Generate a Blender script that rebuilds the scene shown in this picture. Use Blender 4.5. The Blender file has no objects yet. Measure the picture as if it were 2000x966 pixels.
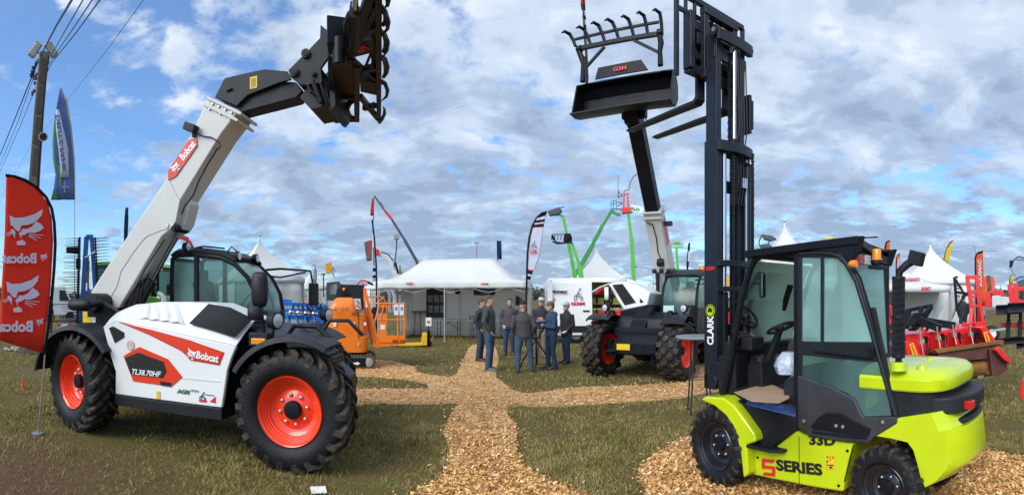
import bpy, math, random
import numpy as np
from math import sin, cos, atan2, hypot, radians, pi
from mathutils import Vector, Matrix
random.seed(7)
RS = np.random.RandomState(11)
SC = bpy.context.scene
COL = SC.collection
# ------------------------------------------------------------------ camera (the photograph is a stitched cylindrical panorama)
F, HOR, EYE = 1000.0, 580.0, 1.65
cam_d = bpy.data.cameras.new('camera')
cam = bpy.data.objects.new('camera', cam_d)
COL.objects.link(cam)
cam_d.type = 'PANO'
cam_d.panorama_type = 'CENTRAL_CYLINDRICAL'
cam_d.central_cylindrical_range_u_min = -1000/F
cam_d.central_cylindrical_range_u_max = 1000/F
cam_d.central_cylindrical_range_v_min = -(966-HOR)/F
cam_d.central_cylindrical_range_v_max = HOR/F
cam_d.central_cylindrical_radius = 1.0
cam_d.clip_start = 0.05
cam_d.clip_end = 6000
cam.location = (0, 0, EYE)
cam.rotation_euler = (radians(90), 0, 0)
SC.camera = cam
# ------------------------------------------------------------------ sky, sun, exposure
SUN_AZ, SUN_EL = radians(-140), radians(38)      # azimuth from +Y, clockwise positive
world = bpy.data.worlds.new('World')
SC.world = world
world.use_nodes = True
nt = world.node_tree
nt.nodes.clear()
def WN(t, **k):
    n = nt.nodes.new(t)
    for a, b in k.items(): setattr(n, a, b)
    return n
def WL(a, b): nt.links.new(a, b)
w_out = WN('ShaderNodeOutputWorld'); w_bg = WN('ShaderNodeBackground'); w_bg.inputs[1].default_value = 0.15
WL(w_bg.outputs[0], w_out.inputs[0])
sky = WN('ShaderNodeTexSky', sky_type='NISHITA')
sky.sun_disc = False; sky.sun_elevation = SUN_EL; sky.sun_rotation = SUN_AZ % (2*pi)
sky.air_density = 1.0; sky.dust_density = 0.6; sky.ozone_density = 2.2
tc = WN('ShaderNodeTexCoord'); sep = WN('ShaderNodeSeparateXYZ'); WL(tc.outputs['Generated'], sep.inputs[0])
def WM(op, a, b=None, c=None, clamp=False):
    n = WN('ShaderNodeMath', operation=op, use_clamp=clamp)
    for i, x in enumerate((a, b, c)):
        if x is None: continue
        if isinstance(x, (int, float)): n.inputs[i].default_value = x
        else: WL(x, n.inputs[i])
    return n.outputs[0]
zc = WM('MAXIMUM', sep.outputs[2], 0.0)
den = WM('ADD', zc, 0.20)
u = WM('DIVIDE', sep.outputs[0], den); v = WM('DIVIDE', sep.outputs[1], den)
comb = WN('ShaderNodeCombineXYZ'); WL(u, comb.inputs[0]); WL(v, comb.inputs[1])
def noise(vec, scale, detail, rough, dist=0.0, off=(0, 0, 0), sc3=(1, 1, 1)):
    mp = WN('ShaderNodeMapping'); mp.inputs['Location'].default_value = off; mp.inputs['Scale'].default_value = sc3
    WL(vec, mp.inputs[0])
    n = WN('ShaderNodeTexNoise'); n.inputs['Scale'].default_value = scale; n.inputs['Detail'].default_value = detail
    n.inputs['Roughness'].default_value = rough; n.inputs['Distortion'].default_value = dist
    WL(mp.outputs[0], n.inputs['Vector']); return n.outputs[0]
def ramp(fac, stops, interp='EASE'):
    r = WN('ShaderNodeValToRGB'); r.color_ramp.interpolation = interp
    e = r.color_ramp.elements
    while len(e) < len(stops): e.new(0.5)
    for i, (p, c) in enumerate(stops):
        e[i].position = p; e[i].color = c if len(c) == 4 else (*c, 1)
    WL(fac, r.inputs[0]); return r.outputs[0]
big = noise(comb.outputs[0], 0.55, 3, 0.5, 0.3, (3.1, 1.7, 0))
med = noise(comb.outputs[0], 4.8, 8, 0.58, 0.3, (0.4, 5.2, 0))
fine = noise(comb.outputs[0], 10.0, 6, 0.6, 0.3, (9.4, 2.2, 0))
dsum = WM('ADD', WM('ADD', WM('MULTIPLY', big, 0.40), WM('MULTIPLY', med, 0.62)), WM('MULTIPLY', fine, 0.18))
# cover thins towards the left of the view and thickens in the middle
az = WM('ARCTAN2', sep.outputs[0], sep.outputs[1])
lf = WM('MULTIPLY', WM('SUBTRACT', WM('MULTIPLY', az, -1.0), 0.42, clamp=True), 0.20)
dens = WM('SUBTRACT', dsum, lf)
cover = ramp(dens, [(0.46, (0.06, 0.06, 0.06)), (0.60, (0.95, 0.95, 0.95))])
shade = noise(comb.outputs[0], 3.0, 7, 0.6, 0.3, (4.4, 8.2, 0))
up = WM('MULTIPLY', WM('SUBTRACT', zc, 0.12), 0.40)
sh2 = WM('SUBTRACT', WM('ADD', WM('MULTIPLY', shade, 0.72), WM('MULTIPLY', dens, 0.36)), up)
ccol = ramp(sh2, [(0.33, (4.7, 5.05, 5.6)), (0.43, (3.55, 4.15, 5.0)), (0.54, (2.4, 3.0, 4.0)), (0.63, (1.8, 2.35, 3.25))])
skyc = WN('ShaderNodeMixRGB', blend_type='MULTIPLY'); skyc.inputs[0].default_value = 1.0
WL(sky.outputs[0], skyc.inputs[1]); skyc.inputs[2].default_value = (0.66, 0.92, 1.16, 1)
mixc = WN('ShaderNodeMixRGB'); WL(cover, mixc.inputs[0]); WL(skyc.outputs[0], mixc.inputs[1]); WL(ccol, mixc.inputs[2])
WL(mixc.outputs[0], w_bg.inputs[0])
sun_d = bpy.data.lights.new('sun', 'SUN'); sun_d.energy = 2.8; sun_d.angle = radians(40); sun_d.color = (1.0, 0.93, 0.82)
sun = bpy.data.objects.new('sun', sun_d); COL.objects.link(sun)
sd = Vector((sin(SUN_AZ)*cos(SUN_EL), cos(SUN_AZ)*cos(SUN_EL), sin(SUN_EL)))
sun.rotation_euler = sd.to_track_quat('Z', 'Y').to_euler()
SC.view_settings.view_transform = 'Standard'
SC.view_settings.look = 'None'
SC.view_settings.exposure = 0.35
SC.view_settings.gamma = 1.0
try: SC.view_settings.use_curve_mapping = False
except Exception: pass
SC.render.engine = 'CYCLES'
SC.cycles.max_bounces = 8
SC.cycles.transparent_max_bounces = 16
SC.cycles.use_denoising = True
# ------------------------------------------------------------------ materials
MATS = {}
def mat(name, col, rough=0.5, metal=0.0, var=0.10, scale=6.0, bump=0.0, bscale=40.0, dust=0.0, dcol=(0.18, 0.14, 0.09), coat=0.0, emit=0.0, spec=0.5, detail=6):
    if name in MATS: return MATS[name]
    m = bpy.data.materials.new(name); m.use_nodes = True; t = m.node_tree; N = t.nodes; L = t.links
    b = N['Principled BSDF']
    b.inputs['Roughness'].default_value = rough; b.inputs['Metallic'].default_value = metal
    b.inputs['Specular IOR Level'].default_value = spec
    if coat: b.inputs['Coat Weight'].default_value = coat; b.inputs['Coat Roughness'].default_value = 0.06
    tx = N.new('ShaderNodeTexCoord')
    n1 = N.new('ShaderNodeTexNoise'); n1.inputs['Scale'].default_value = scale; n1.inputs['Detail'].default_value = detail; n1.inputs['Roughness'].default_value = 0.65
    L.new(tx.outputs['Object'], n1.inputs['Vector'])
    r = N.new('ShaderNodeValToRGB'); r.color_ramp.elements[0].position = 0.3; r.color_ramp.elements[1].position = 0.7
    c0 = [max(0, c*(1-var)) for c in col]; c1 = [min(1, c*(1+var)) for c in col]
    r.color_ramp.elements[0].color = (*c0, 1); r.color_ramp.elements[1].color = (*c1, 1)
    L.new(n1.outputs[0], r.inputs[0])
    last = r.outputs[0]
    if dust > 0:
        n2 = N.new('ShaderNodeTexNoise'); n2.inputs['Scale'].default_value = scale*1.7+3; n2.inputs['Detail'].default_value = 8; n2.inputs['Roughness'].default_value = 0.75
        L.new(tx.outputs['Object'], n2.inputs['Vector'])
        r2 = N.new('ShaderNodeValToRGB'); r2.color_ramp.elements[0].position = 0.62-0.22*dust; r2.color_ramp.elements[1].position = 0.80-0.15*dust
        r2.color_ramp.elements[0].color = (0, 0, 0, 1); r2.color_ramp.elements[1].color = (dust, dust, dust, 1)
        L.new(n2.outputs[0], r2.inputs[0])
        mx = N.new('ShaderNodeMixRGB'); L.new(r2.outputs[0], mx.inputs[0]); L.new(last, mx.inputs[1]); mx.inputs[2].default_value = (*dcol, 1)
        last = mx.outputs[0]
    L.new(last, b.inputs['Base Color'])
    mr = N.new('ShaderNodeMapRange'); mr.inputs[1].default_value = 0.3; mr.inputs[2].default_value = 0.7
    mr.inputs[3].default_value = max(0.02, rough*0.85); mr.inputs[4].default_value = min(1, rough*1.18)
    L.new(n1.outputs[0], mr.inputs[0]); L.new(mr.outputs[0], b.inputs['Roughness'])
    if bump:
        n3 = N.new('ShaderNodeTexNoise'); n3.inputs['Scale'].default_value = bscale; n3.inputs['Detail'].default_value = 4
        L.new(tx.outputs['Object'], n3.inputs['Vector'])
        bp = N.new('ShaderNodeBump'); bp.inputs['Strength'].default_value = bump; bp.inputs['Distance'].default_value = 0.02
        L.new(n3.outputs[0], bp.inputs['Height']); L.new(bp.outputs[0], b.inputs['Normal'])
    if emit: b.inputs['Emission Color'].default_value = (*col, 1); b.inputs['Emission Strength'].default_value = emit
    MATS[name] = m; return m
def glassmat(name, tint, refl=0.9, fog=0.0, fogc=(0.5, 0.62, 0.6), fscale=2.0, lo=.35, gr=.03):
    if name in MATS: return MATS[name]
    m = bpy.data.materials.new(name); m.use_nodes = True; t = m.node_tree; N = t.nodes; L = t.links; N.clear()
    o = N.new('ShaderNodeOutputMaterial'); tr = N.new('ShaderNodeBsdfTransparent'); tr.inputs[0].default_value = (*tint, 1)
    gl = N.new('ShaderNodeBsdfGlossy'); gl.inputs['Roughness'].default_value = gr; gl.inputs[0].default_value = (refl, refl, refl, 1)
    fr = N.new('ShaderNodeFresnel'); fr.inputs[0].default_value = 1.5
    base = tr.outputs[0]
    if fog > 0:
        df = N.new('ShaderNodeBsdfDiffuse'); df.inputs[0].default_value = (*fogc, 1)
        tx = N.new('ShaderNodeTexCoord'); nz = N.new('ShaderNodeTexNoise'); nz.inputs['Scale'].default_value = fscale; nz.inputs['Detail'].default_value = 3
        mp = N.new('ShaderNodeMapping'); mp.inputs['Scale'].default_value = (1, 1, 0.5)
        L.new(tx.outputs['Object'], mp.inputs[0]); L.new(mp.outputs[0], nz.inputs['Vector'])
        r = N.new('ShaderNodeValToRGB'); r.color_ramp.elements[0].position = 0.35; r.color_ramp.elements[1].position = 0.65
        r.color_ramp.elements[0].color = (fog*lo,)*3+(1,); r.color_ramp.elements[1].color = (fog,)*3+(1,)
        L.new(nz.outputs[0], r.inputs[0])
        m0 = N.new('ShaderNodeMixShader'); L.new(r.outputs[0], m0.inputs[0]); L.new(base, m0.inputs[1]); L.new(df.outputs[0], m0.inputs[2]); base = m0.outputs[0]
    mx = N.new('ShaderNodeMixShader'); L.new(fr.outputs[0], mx.inputs[0]); L.new(base, mx.inputs[1]); L.new(gl.outputs[0], mx.inputs[2])
    L.new(mx.outputs[0], o.inputs[0]); MATS[name] = m; return m
def cloth(name, col, trans=0.35, var=0.06, scale=1.5, bump=0.3, bscale=3.0):
    if name in MATS: return MATS[name]
    m = mat(name, col, 0.85, 0, var, scale, bump, bscale, spec=0.2)
    t = m.node_tree; N = t.nodes; L = t.links
    b = N['Principled BSDF']; o = N['Material Output']
    tl = N.new('ShaderNodeBsdfTranslucent'); tl.inputs[0].default_value = (*col, 1)
    mx = N.new('ShaderNodeMixShader'); mx.inputs[0].default_value = trans
    L.new(b.outputs[0], mx.inputs[1]); L.new(tl.outputs[0], mx.inputs[2]); L.new(mx.outputs[0], o.inputs[0])
    return m
# ------------------------------------------------------------------ mesh helpers
SPLIT = {'pin_head': 'pin_head', 'bolts': 'bolt', 'eyes': 'eye', 'roller': 'roller', 'grab_arm': 'grab_arm', 'insulators': 'insulator', 'hose_fitting': 'hose_fitting', 'cross_member': 'cross_member', 'rotor_teeth': 'rotor_tooth', 'recess_shades': 'recess_shade', 'steel_bands': 'steel_band', 'lifting_eye': 'lifting_eye', 'buttons': 'button', 'shoes': 'shoe', 'crossbar': 'crossbar', 'cylinder': 'cylinder', 'tube': 'tube', 'tine_bar': 'tine_bar', 'tilt_cylinder': 'tilt_cylinder', 'red_stripes': 'red_stripe', 'boom_collar': 'boom_collar', 'ground_plate': 'ground_plate', 'clamp_arm': 'clamp_arm'}
class MB:
    def __init__(s): s.v = []; s.f = []
    def add(s, vs, fs):
        o = len(s.v); s.v += [tuple(map(float, p)) for p in vs]; s.f += [tuple(i+o for i in f) for f in fs]; return s
    def box(s, c, size, R=None):
        hx, hy, hz = size[0]/2, size[1]/2, size[2]/2
        vs = [Vector((x, y, z)) for x in (-hx, hx) for y in (-hy, hy) for z in (-hz, hz)]
        if R is not None:
            M = R if isinstance(R, Matrix) else Matrix.Rotation(R, 3, 'Z')
            vs = [M @ p for p in vs]
        vs = [p+Vector(c) for p in vs]
        return s.add(vs, [(0, 1, 3, 2), (4, 6, 7, 5), (0, 4, 5, 1), (2, 3, 7, 6), (0, 2, 6, 4), (1, 5, 7, 3)])
    def bbox(s, a, b):
        return s.box([(a[i]+b[i])/2 for i in range(3)], [abs(b[i]-a[i]) for i in range(3)])
    def prism(s, poly, off):
        """poly: 3d points (planar), off: vector to extrude"""
        n = len(poly); off = Vector(off)
        vs = [Vector(p) for p in poly]+[Vector(p)+off for p in poly]
        return s.add(vs, [tuple(range(n))[::-1], tuple(range(n, 2*n))]+[(i, (i+1) % n, n+(i+1) % n, n+i) for i in range(n)])
    def loft(s, rings, cap=True, closed=True):
        n = len(rings[0]); vs = [p for r in rings for p in r]; fs = []
        for k in range(len(rings)-1):
            for i in range(n if closed else n-1):
                j = (i+1) % n; fs.append((k*n+i, k*n+j, (k+1)*n+j, (k+1)*n+i))
        if cap and closed: fs.append(tuple(range(n))[::-1]); fs.append(tuple(range((len(rings)-1)*n, len(rings)*n)))
        return s.add(vs, fs)
    def tube(s, pts, r, n=8, cap=True, sq=False):
        pts = [Vector(p) for p in pts]; rs = r if isinstance(r, (list, tuple)) else [r]*len(pts); rings = []
        t0 = (pts[1]-pts[0]).normalized(); up = Vector((0, 0, 1)) if abs(t0.z) < 0.9 else Vector((1, 0, 0))
        a = t0.cross(up).normalized()
        for i, p in enumerate(pts):
            if i == 0: t = pts[1]-p
            elif i == len(pts)-1: t = p-pts[i-1]
            else: t = (pts[i+1]-p).normalized()+(p-pts[i-1]).normalized()
            if t.length < 1e-9: t = t0
            t = t.normalized(); a = (a-t*a.dot(t)).normalized(); b = t.cross(a)
            ph = pi/4 if n == 4 else 0
            k = 1.414 if n == 4 else 1
            rings.append([p+(a*cos(2*pi*q/n+ph)+b*sin(2*pi*q/n+ph))*rs[i]*k for q in range(n)])
        return s.loft(rings, cap)
    def bar(s, p, q, w, h=None, up=(0, 0, 1)):
        p = Vector(p); q = Vector(q); h = h or w; t = (q-p).normalized(); up = Vector(up)
        if abs(t.dot(up)) > 0.98: up = Vector((1, 0, 0))
        a = t.cross(up).normalized(); b = a.cross(t)
        rings = [[c+a*(x*w/2)+b*(y*h/2) for x, y in ((-1, -1), (1, -1), (1, 1), (-1, 1))] for c in (p, q)]
        return s.loft(rings)
    def lathe(s, prof, c=(0, 0, 0), axis='Y', n=48, cap=False, a0=0, a1=2*pi):
        """prof: (radius, along)"""
        full = abs(a1-a0-2*pi) < 1e-6; m = n if full else n+1; rings = []
        for r, t in prof:
            ring = []
            for q in range(m):
                a = a0+(a1-a0)*q/n
                if axis == 'Y': p = (r*cos(a), t, r*sin(a))
                elif axis == 'X': p = (t, r*cos(a), r*sin(a))
                else: p = (r*cos(a), r*sin(a), t)
                ring.append((p[0]+c[0], p[1]+c[1], p[2]+c[2]))
            rings.append(ring)
        return s.loft(rings, cap, full)
    def sheet(s, grid, th=0.0):
        """grid: rows of points"""
        nr, nc = len(grid), len(grid[0]); vs = [p for r in grid for p in r]
        return s.add(vs, [(r*nc+c, r*nc+c+1, (r+1)*nc+c+1, (r+1)*nc+c) for r in range(nr-1) for c in range(nc-1)])
    def sph(s, c, r, n=12, sc=(1, 1, 1)):
        rings = []
        for k in range(1, n//2):
            ph = pi*k/(n//2); rings.append([(c[0]+r*sc[0]*sin(ph)*cos(2*pi*q/n), c[1]+r*sc[1]*sin(ph)*sin(2*pi*q/n), c[2]+r*sc[2]*cos(ph)) for q in range(n)])
        o = len(s.v); s.loft(rings, False)
        t = len(s.v); s.v += [(c[0], c[1], c[2]+r*sc[2]), (c[0], c[1], c[2]-r*sc[2])]
        m = len(rings)
        for q in range(n):
            s.f.append((t, o+(q+1) % n, o+q)); s.f.append((t+1, o+(m-1)*n+q, o+(m-1)*n+(q+1) % n))
        return s
    def build(s, name, m, parent=None, bevel=0.0, smooth=True, solid=0.0, seg=2, label=None, ang=35):
        if name in SPLIT and parent is not None:
            nm = SPLIT[name]; r = list(range(len(s.v)))
            def fd(i):
                while r[i] != i: r[i] = r[r[i]]; i = r[i]
                return i
            for f in s.f:
                for q in f[1:]: r[fd(q)] = fd(f[0])
            gr = {}
            for f in s.f: gr.setdefault(fd(f[0]), []).append(f)
            first = None
            for fs in gr.values():
                ids = sorted({i for f in fs for i in f}); mp = {i: k for k, i in enumerate(ids)}; q = MB(); q.v = [s.v[i] for i in ids]; q.f = [tuple(mp[i] for i in f) for f in fs]
                o = q.build('\n'+nm, m, parent, bevel, smooth, solid, seg, label, ang); first = first or o
            return first
        name = name.strip()
        me = bpy.data.meshes.new(name); me.from_pydata(s.v, [], s.f); me.update()
        import bmesh
        bm = bmesh.new(); bm.from_mesh(me); bmesh.ops.recalc_face_normals(bm, faces=bm.faces); bm.to_mesh(me); bm.free()
        if m: me.materials.append(m)
        if smooth:
            me.polygons.foreach_set('use_smooth', [True]*len(me.polygons))
            try: me.set_sharp_from_angle(angle=radians(ang))
            except Exception: pass
        o = bpy.data.objects.new(name, me); COL.objects.link(o)
        if parent: o.parent = parent
        if solid:
            md = o.modifiers.new('solid', 'SOLIDIFY'); md.thickness = solid; md.offset = 0
        if bevel:
            md = o.modifiers.new('bevel', 'BEVEL'); md.width = bevel; md.segments = seg; md.limit_method = 'ANGLE'; md.angle_limit = radians(30)
            md.harden_normals = True
        if label: o['label'] = label
        return o
def thing(name, label, cat, loc=(0, 0, 0), rz=0.0, group=None, kind=None):
    o = bpy.data.objects.new(name, None); COL.objects.link(o); o.location = loc; o.rotation_euler = (0, 0, rz)
    o.empty_display_size = 0.2
    return tag(o, label, cat, group, kind)
def tag(o, label=None, cat=None, group=None, kind=None):
    if label: o['label'] = label
    if cat: o['category'] = cat
    if group: o['group'] = group
    if kind: o['kind'] = kind
    return o
def dup(root, loc=None, rz=None, label=None, group=None):
    def cp(o, par):
        c = o.copy(); COL.objects.link(c); c.parent = par
        for ch in list(o.children): cp(ch, c)
        return c
    r = cp(root, None)
    if loc is not None: r.location = loc
    if rz is not None: r.rotation_euler = (0, 0, rz)
    if label: r['label'] = label
    if group: r['group'] = group
    return r
# ------------------------------------------------------------------ picture <-> place (angles and distances of the panorama)
def ray(px, py):
    a = (px-1000)/F; return Vector((sin(a), cos(a), (HOR-py)/F))
def G(px, py, z=0.0):
    """point on the horizontal plane z"""
    r = ray(px, py); t = (z-EYE)/r.z; return Vector((r.x*t, r.y*t, z))
def D(px, py, d):
    r = ray(px, py); return Vector((r.x*d, r.y*d, EYE+r.z*d))
class Frame:
    def __init__(s, loc, rz):
        s.o = Vector(loc); s.rz = rz; s.u = Vector((cos(rz), sin(rz), 0)); s.vv = Vector((-sin(rz), cos(rz), 0))
    def T(s, px, py, v=0.0):
        """picture point on the local upright plane y=v -> local coordinates"""
        r = ray(px, py); t = ((s.o-Vector((0, 0, EYE))).dot(s.vv)+v)/r.dot(s.vv)
        p = Vector((0, 0, EYE))+r*t-s.o; return Vector((p.dot(s.u), v, p.z))
    def X(s, px, py, x=0.0):
        """picture point on the local upright plane x=const"""
        r = ray(px, py); t = ((s.o-Vector((0, 0, EYE))).dot(s.u)+x)/r.dot(s.u)
        p = Vector((0, 0, EYE))+r*t-s.o; return Vector((x, p.dot(s.vv), p.z))
    def Z(s, px, py, z=0.0):
        p = G(px, py, z)-s.o; return Vector((p.dot(s.u), p.dot(s.vv), p.z))
    def L(s, w):
        p = Vector(w)-s.o; return Vector((p.dot(s.u), p.dot(s.vv), p.z))
    def poly(s, pts, v): return [s.T(x, y, v) for x, y in pts]
def text_mesh(txt, size, m, name='lettering', parent=None, M=None, bold=0.0, extrude=0.002, shear=0.0, width=None, height=None, align='CENTER', mirror=False, spacing=1.0, bend=None, label=None):
    c = bpy.data.curves.new('t', 'FONT'); c.body = txt; c.size = size; c.extrude = extrude; c.offset = bold*size; c.shear = shear
    c.align_x = 'CENTER'; c.align_y = 'CENTER'; c.space_character = spacing; c.resolution_u = 3
    o = bpy.data.objects.new('t', c); COL.objects.link(o)
    dg = bpy.context.evaluated_depsgraph_get(); dg.update()
    me = bpy.data.meshes.new_from_object(o.evaluated_get(dg)); bpy.data.objects.remove(o); bpy.data.curves.remove(c)
    n = len(me.vertices); co = np.empty(n*3); me.vertices.foreach_get('co', co); co = co.reshape(-1, 3)
    mn, mxx = co.min(0), co.max(0); co[:, :2] -= (mn[:2]+mxx[:2])/2
    if width: co[:, 0] *= width/(mxx[0]-mn[0])
    if height: co[:, 1] *= height/(mxx[1]-mn[1])
    if mirror: co[:, 0] *= -1
    if M is not None:
        A = np.array(M); co = co @ A[:3, :3].T+A[:3, 3]
    if bend: co = np.array([bend(*p) for p in co])
    me.vertices.foreach_set('co', co.ravel()); me.update()
    me.materials.clear(); me.materials.append(m)
    ob = bpy.data.objects.new(name, me); COL.objects.link(ob)
    if parent: ob.parent = parent
    if label: ob['label'] = label
    return ob
def basis(o, x, y):
    """4x4 with origin o, x axis along x, y axis toward y"""
    x = Vector(x).normalized(); y = Vector(y); y = (y-x*y.dot(x)).normalized(); z = x.cross(y)
    return Matrix(((x.x, y.x, z.x, o[0]), (x.y, y.y, z.y, o[1]), (x.z, y.z, z.z, o[2]), (0, 0, 0, 1)))
# cat head emblem of the orange banner, unit coordinates (x right, y up), built from flat pieces
CAT = [[(0.391, 0.324), (0.25, 0.257), (0.0, 0.27), (-0.281, 0.365), (-0.484, 0.5), (-0.453, 0.338), (-0.344, 0.203), (-0.219, 0.108), (-0.078, 0.062), (0.062, 0.049), (0.1, 0.0), (0.125, -0.108), (0.188, -0.108), (0.25, -0.054), (0.297, 0.027), (0.369, 0.054)], [(0.359, -0.054), (0.281, -0.068), (0.234, -0.149), (0.25, -0.23), (0.312, -0.203), (0.359, -0.149)], [(0.062, -0.046), (-0.062, -0.057), (-0.188, 0.008), (-0.312, 0.157), (-0.453, 0.068), (-0.506, -0.027), (-0.406, -0.108), (-0.25, -0.162), (-0.094, -0.154), (0.0, -0.216), (0.109, -0.23), (0.156, -0.189), (0.109, -0.135), (0.069, -0.108)], [(0.297, -0.208), (0.247, -0.238), (0.25, -0.311)], [(0.125, -0.238), (0.075, -0.238), (0.1, -0.324)], [(0.209, -0.397), (0.125, -0.381), (0.056, -0.338), (0.031, -0.392), (-0.025, -0.405), (-0.025, -0.5), (0.194, -0.5)], [(-0.109, -0.192), (-0.5, -0.214), (-0.5, -0.227), (-0.116, -0.208)], [(-0.125, -0.222), (-0.425, -0.292), (-0.419, -0.308), (-0.119, -0.238)], [(-0.113, -0.251), (-0.325, -0.354), (-0.312, -0.368), (-0.1, -0.265)], [(0.375, -0.127), (0.5, -0.184), (0.494, -0.195), (0.369, -0.143)], [(0.369, -0.154), (0.487, -0.224), (0.478, -0.235), (0.362, -0.17)], [(0.359, -0.181), (0.438, -0.251), (0.428, -0.259), (0.35, -0.197)]]
def emblem(pieces, w, h, M, m, parent, name='emblem', th=0.002, mirror=False, bend=None):
    b = MB()
    for pc in pieces:
        pts = [Vector(((-x if mirror else x)*w, y*h, 0)) for x, y in pc]
        if bend: pts = [Vector(bend(p.x, p.y, 0)) for p in pts]; b.add(pts, [tuple(range(len(pts)))]); continue
        if M is not None: pts = [M @ p for p in pts]; off = (M.to_3x3() @ Vector((0, 0, th)))
        else: off = Vector((0, 0, th))
        b.prism(pts, off)
    return b.build(name, m, parent, smooth=False)
def ring_pts(cx, cy, r, n=20): return [(cx+r*cos(2*pi*i/n), cy+r*sin(2*pi*i/n)) for i in range(n)]
def loader_emblem(w, h, M, parent, dark, name='machine_emblem'):
    """small line drawing of a telehandler with its boom raised"""
    b = MB()
    def L(p): return M @ Vector((p[0]*w, p[1]*h, 0))
    nrm = M.to_3x3() @ Vector((0, 0, 1))
    for cx, cy, r in ((-.22, -.28, .17), (.30, -.30, .14)):
        ri = [L((cx+r*.7*cos(2*pi*i/18), cy+r*sin(2*pi*i/18))) for i in range(19)]
        for i in range(18): b.bar(ri[i], ri[i+1], w*.05, 0.003, nrm)
    for a, c in (((-.30, -.05), (-.1, -.1)), ((-.1, -.1), (.12, -.12)), ((.12, -.12), (.2, -.2)), ((-.02, .05), (.12, .08)), ((.12, .08), (.24, -.1)), ((-.15, -.05), (.20, .48)), ((-.08, -.08), (.06, .2))):
        b.bar(L(a), L(c), w*.045, 0.003, nrm)
    b.bar(L((.12, .3)), L((.22, .5)), w*.09, 0.003, nrm)
    return b.build(name, dark, parent, smooth=False)
# common materials
BLK = mat('black_paint', (0.007, 0.0085, 0.012), 0.42, 0, 0.25, 5, dust=0.10, dcol=(0.022, 0.021, 0.02), spec=0.2)
PLA = mat('black_plastic', (0.009, 0.0105, 0.014), 0.52, 0, 0.2, 8, 0.15, 120, dust=0.10, dcol=(0.04, 0.037, 0.033), spec=0.35)
DRK = mat('dark_grey_paint', (0.018, 0.020, 0.024), 0.5, 0, 0.15, 5, dust=0.12, dcol=(0.035, 0.034, 0.033), spec=0.25)
MAST = mat('mast_paint', (0.010, 0.013, 0.021), 0.38, 0, 0.2, 3, dust=0.1, dcol=(0.05, 0.047, 0.045), spec=0.45)
RUB = mat('tyre_rubber', (0.0085, 0.009, 0.011), 0.55, 0, 0.3, 9, 0.25, 60, dust=0.12, dcol=(0.04, 0.033, 0.024), spec=0.3)
MUD = mat('muddy_tread', (0.011, 0.011, 0.012), 0.7, 0, 0.4, 5, 0.5, 40, dust=0.85, dcol=(0.115, 0.088, 0.055), spec=0.3)
WHT = mat('white_paint', (0.80, 0.80, 0.79), 0.32, 0, 0.03, 2, coat=0.3, dust=0.12, dcol=(0.56, 0.52, 0.46))
BOOMW = mat('boom_grey_white', (0.56, 0.55, 0.52), 0.36, 0, 0.04, 2, coat=0.2, dust=0.06, dcol=(0.35, 0.32, 0.27))
ORG = mat('rim_orange', (0.92, 0.055, 0.012), 0.30, 0, 0.08, 4, coat=0.4, dust=0.05, dcol=(0.3, 0.08, 0.03))
REDD = mat('decal_red', (0.72, 0.045, 0.015), 0.3, 0, 0.03, 2)
REDP = mat('implement_red', (0.70, 0.018, 0.018), 0.32, 0, 0.12, 4, coat=0.3, dust=0.10, dcol=(0.22, 0.04, 0.03))
CHR = mat('steel_chrome', (0.62, 0.62, 0.64), 0.16, 1.0, 0.08, 4)
STE = mat('galvanised_steel', (0.42, 0.43, 0.44), 0.42, 0.8, 0.15, 8)
WTX = mat('white_lettering', (0.82, 0.82, 0.82), 0.4, 0, 0.0)
BTX = mat('black_lettering', (0.012, 0.012, 0.014), 0.4, 0, 0.0)
RTX = mat('red_lettering', (0.62, 0.02, 0.03), 0.4, 0, 0.0)
YEL = mat('label_yellow', (0.75, 0.50, 0.02), 0.45, 0, 0.04)
AMB = mat('amber_plastic', (0.85, 0.26, 0.01), 0.22, 0, 0.06, coat=0.5)
LENS = mat('lamp_lens', (0.62, 0.64, 0.66), 0.12, 0.3, 0.1, 30, 0.3, 80, coat=0.8)
GLS = glassmat('cab_glass', (0.50, 0.68, 0.63), 0.9, 0.34, (0.18, 0.36, 0.34), 1.3, gr=.30)
GLSF = glassmat('fogged_glass', (0.55, 0.74, 0.70), 0.9, 0.80, (0.30, 0.52, 0.49), 1.6, .5)
GLSR = glassmat('misted_rear_glass', (0.55, 0.74, 0.70), 0.9, 0.9, (0.28, 0.48, 0.45), 1.2, .8)
LIMEC = mat('lime_casting', (0.50, 0.62, 0.008), 0.26, 0, 0.06, 4, 0.12, 28, coat=0.4, dust=0.12, dcol=(0.32, 0.34, 0.06))
MIRR = mat('mirror_glass', (0.75, 0.78, 0.8), 0.06, 1.0, 0.02)
PAPER = mat('paper_white', (0.78, 0.78, 0.76), 0.7, 0, 0.03)
LIME = mat('lime_paint', (0.50, 0.62, 0.008), 0.24, 0, 0.05, 3, coat=0.5, dust=0.10, dcol=(0.34, 0.36, 0.06))
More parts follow.
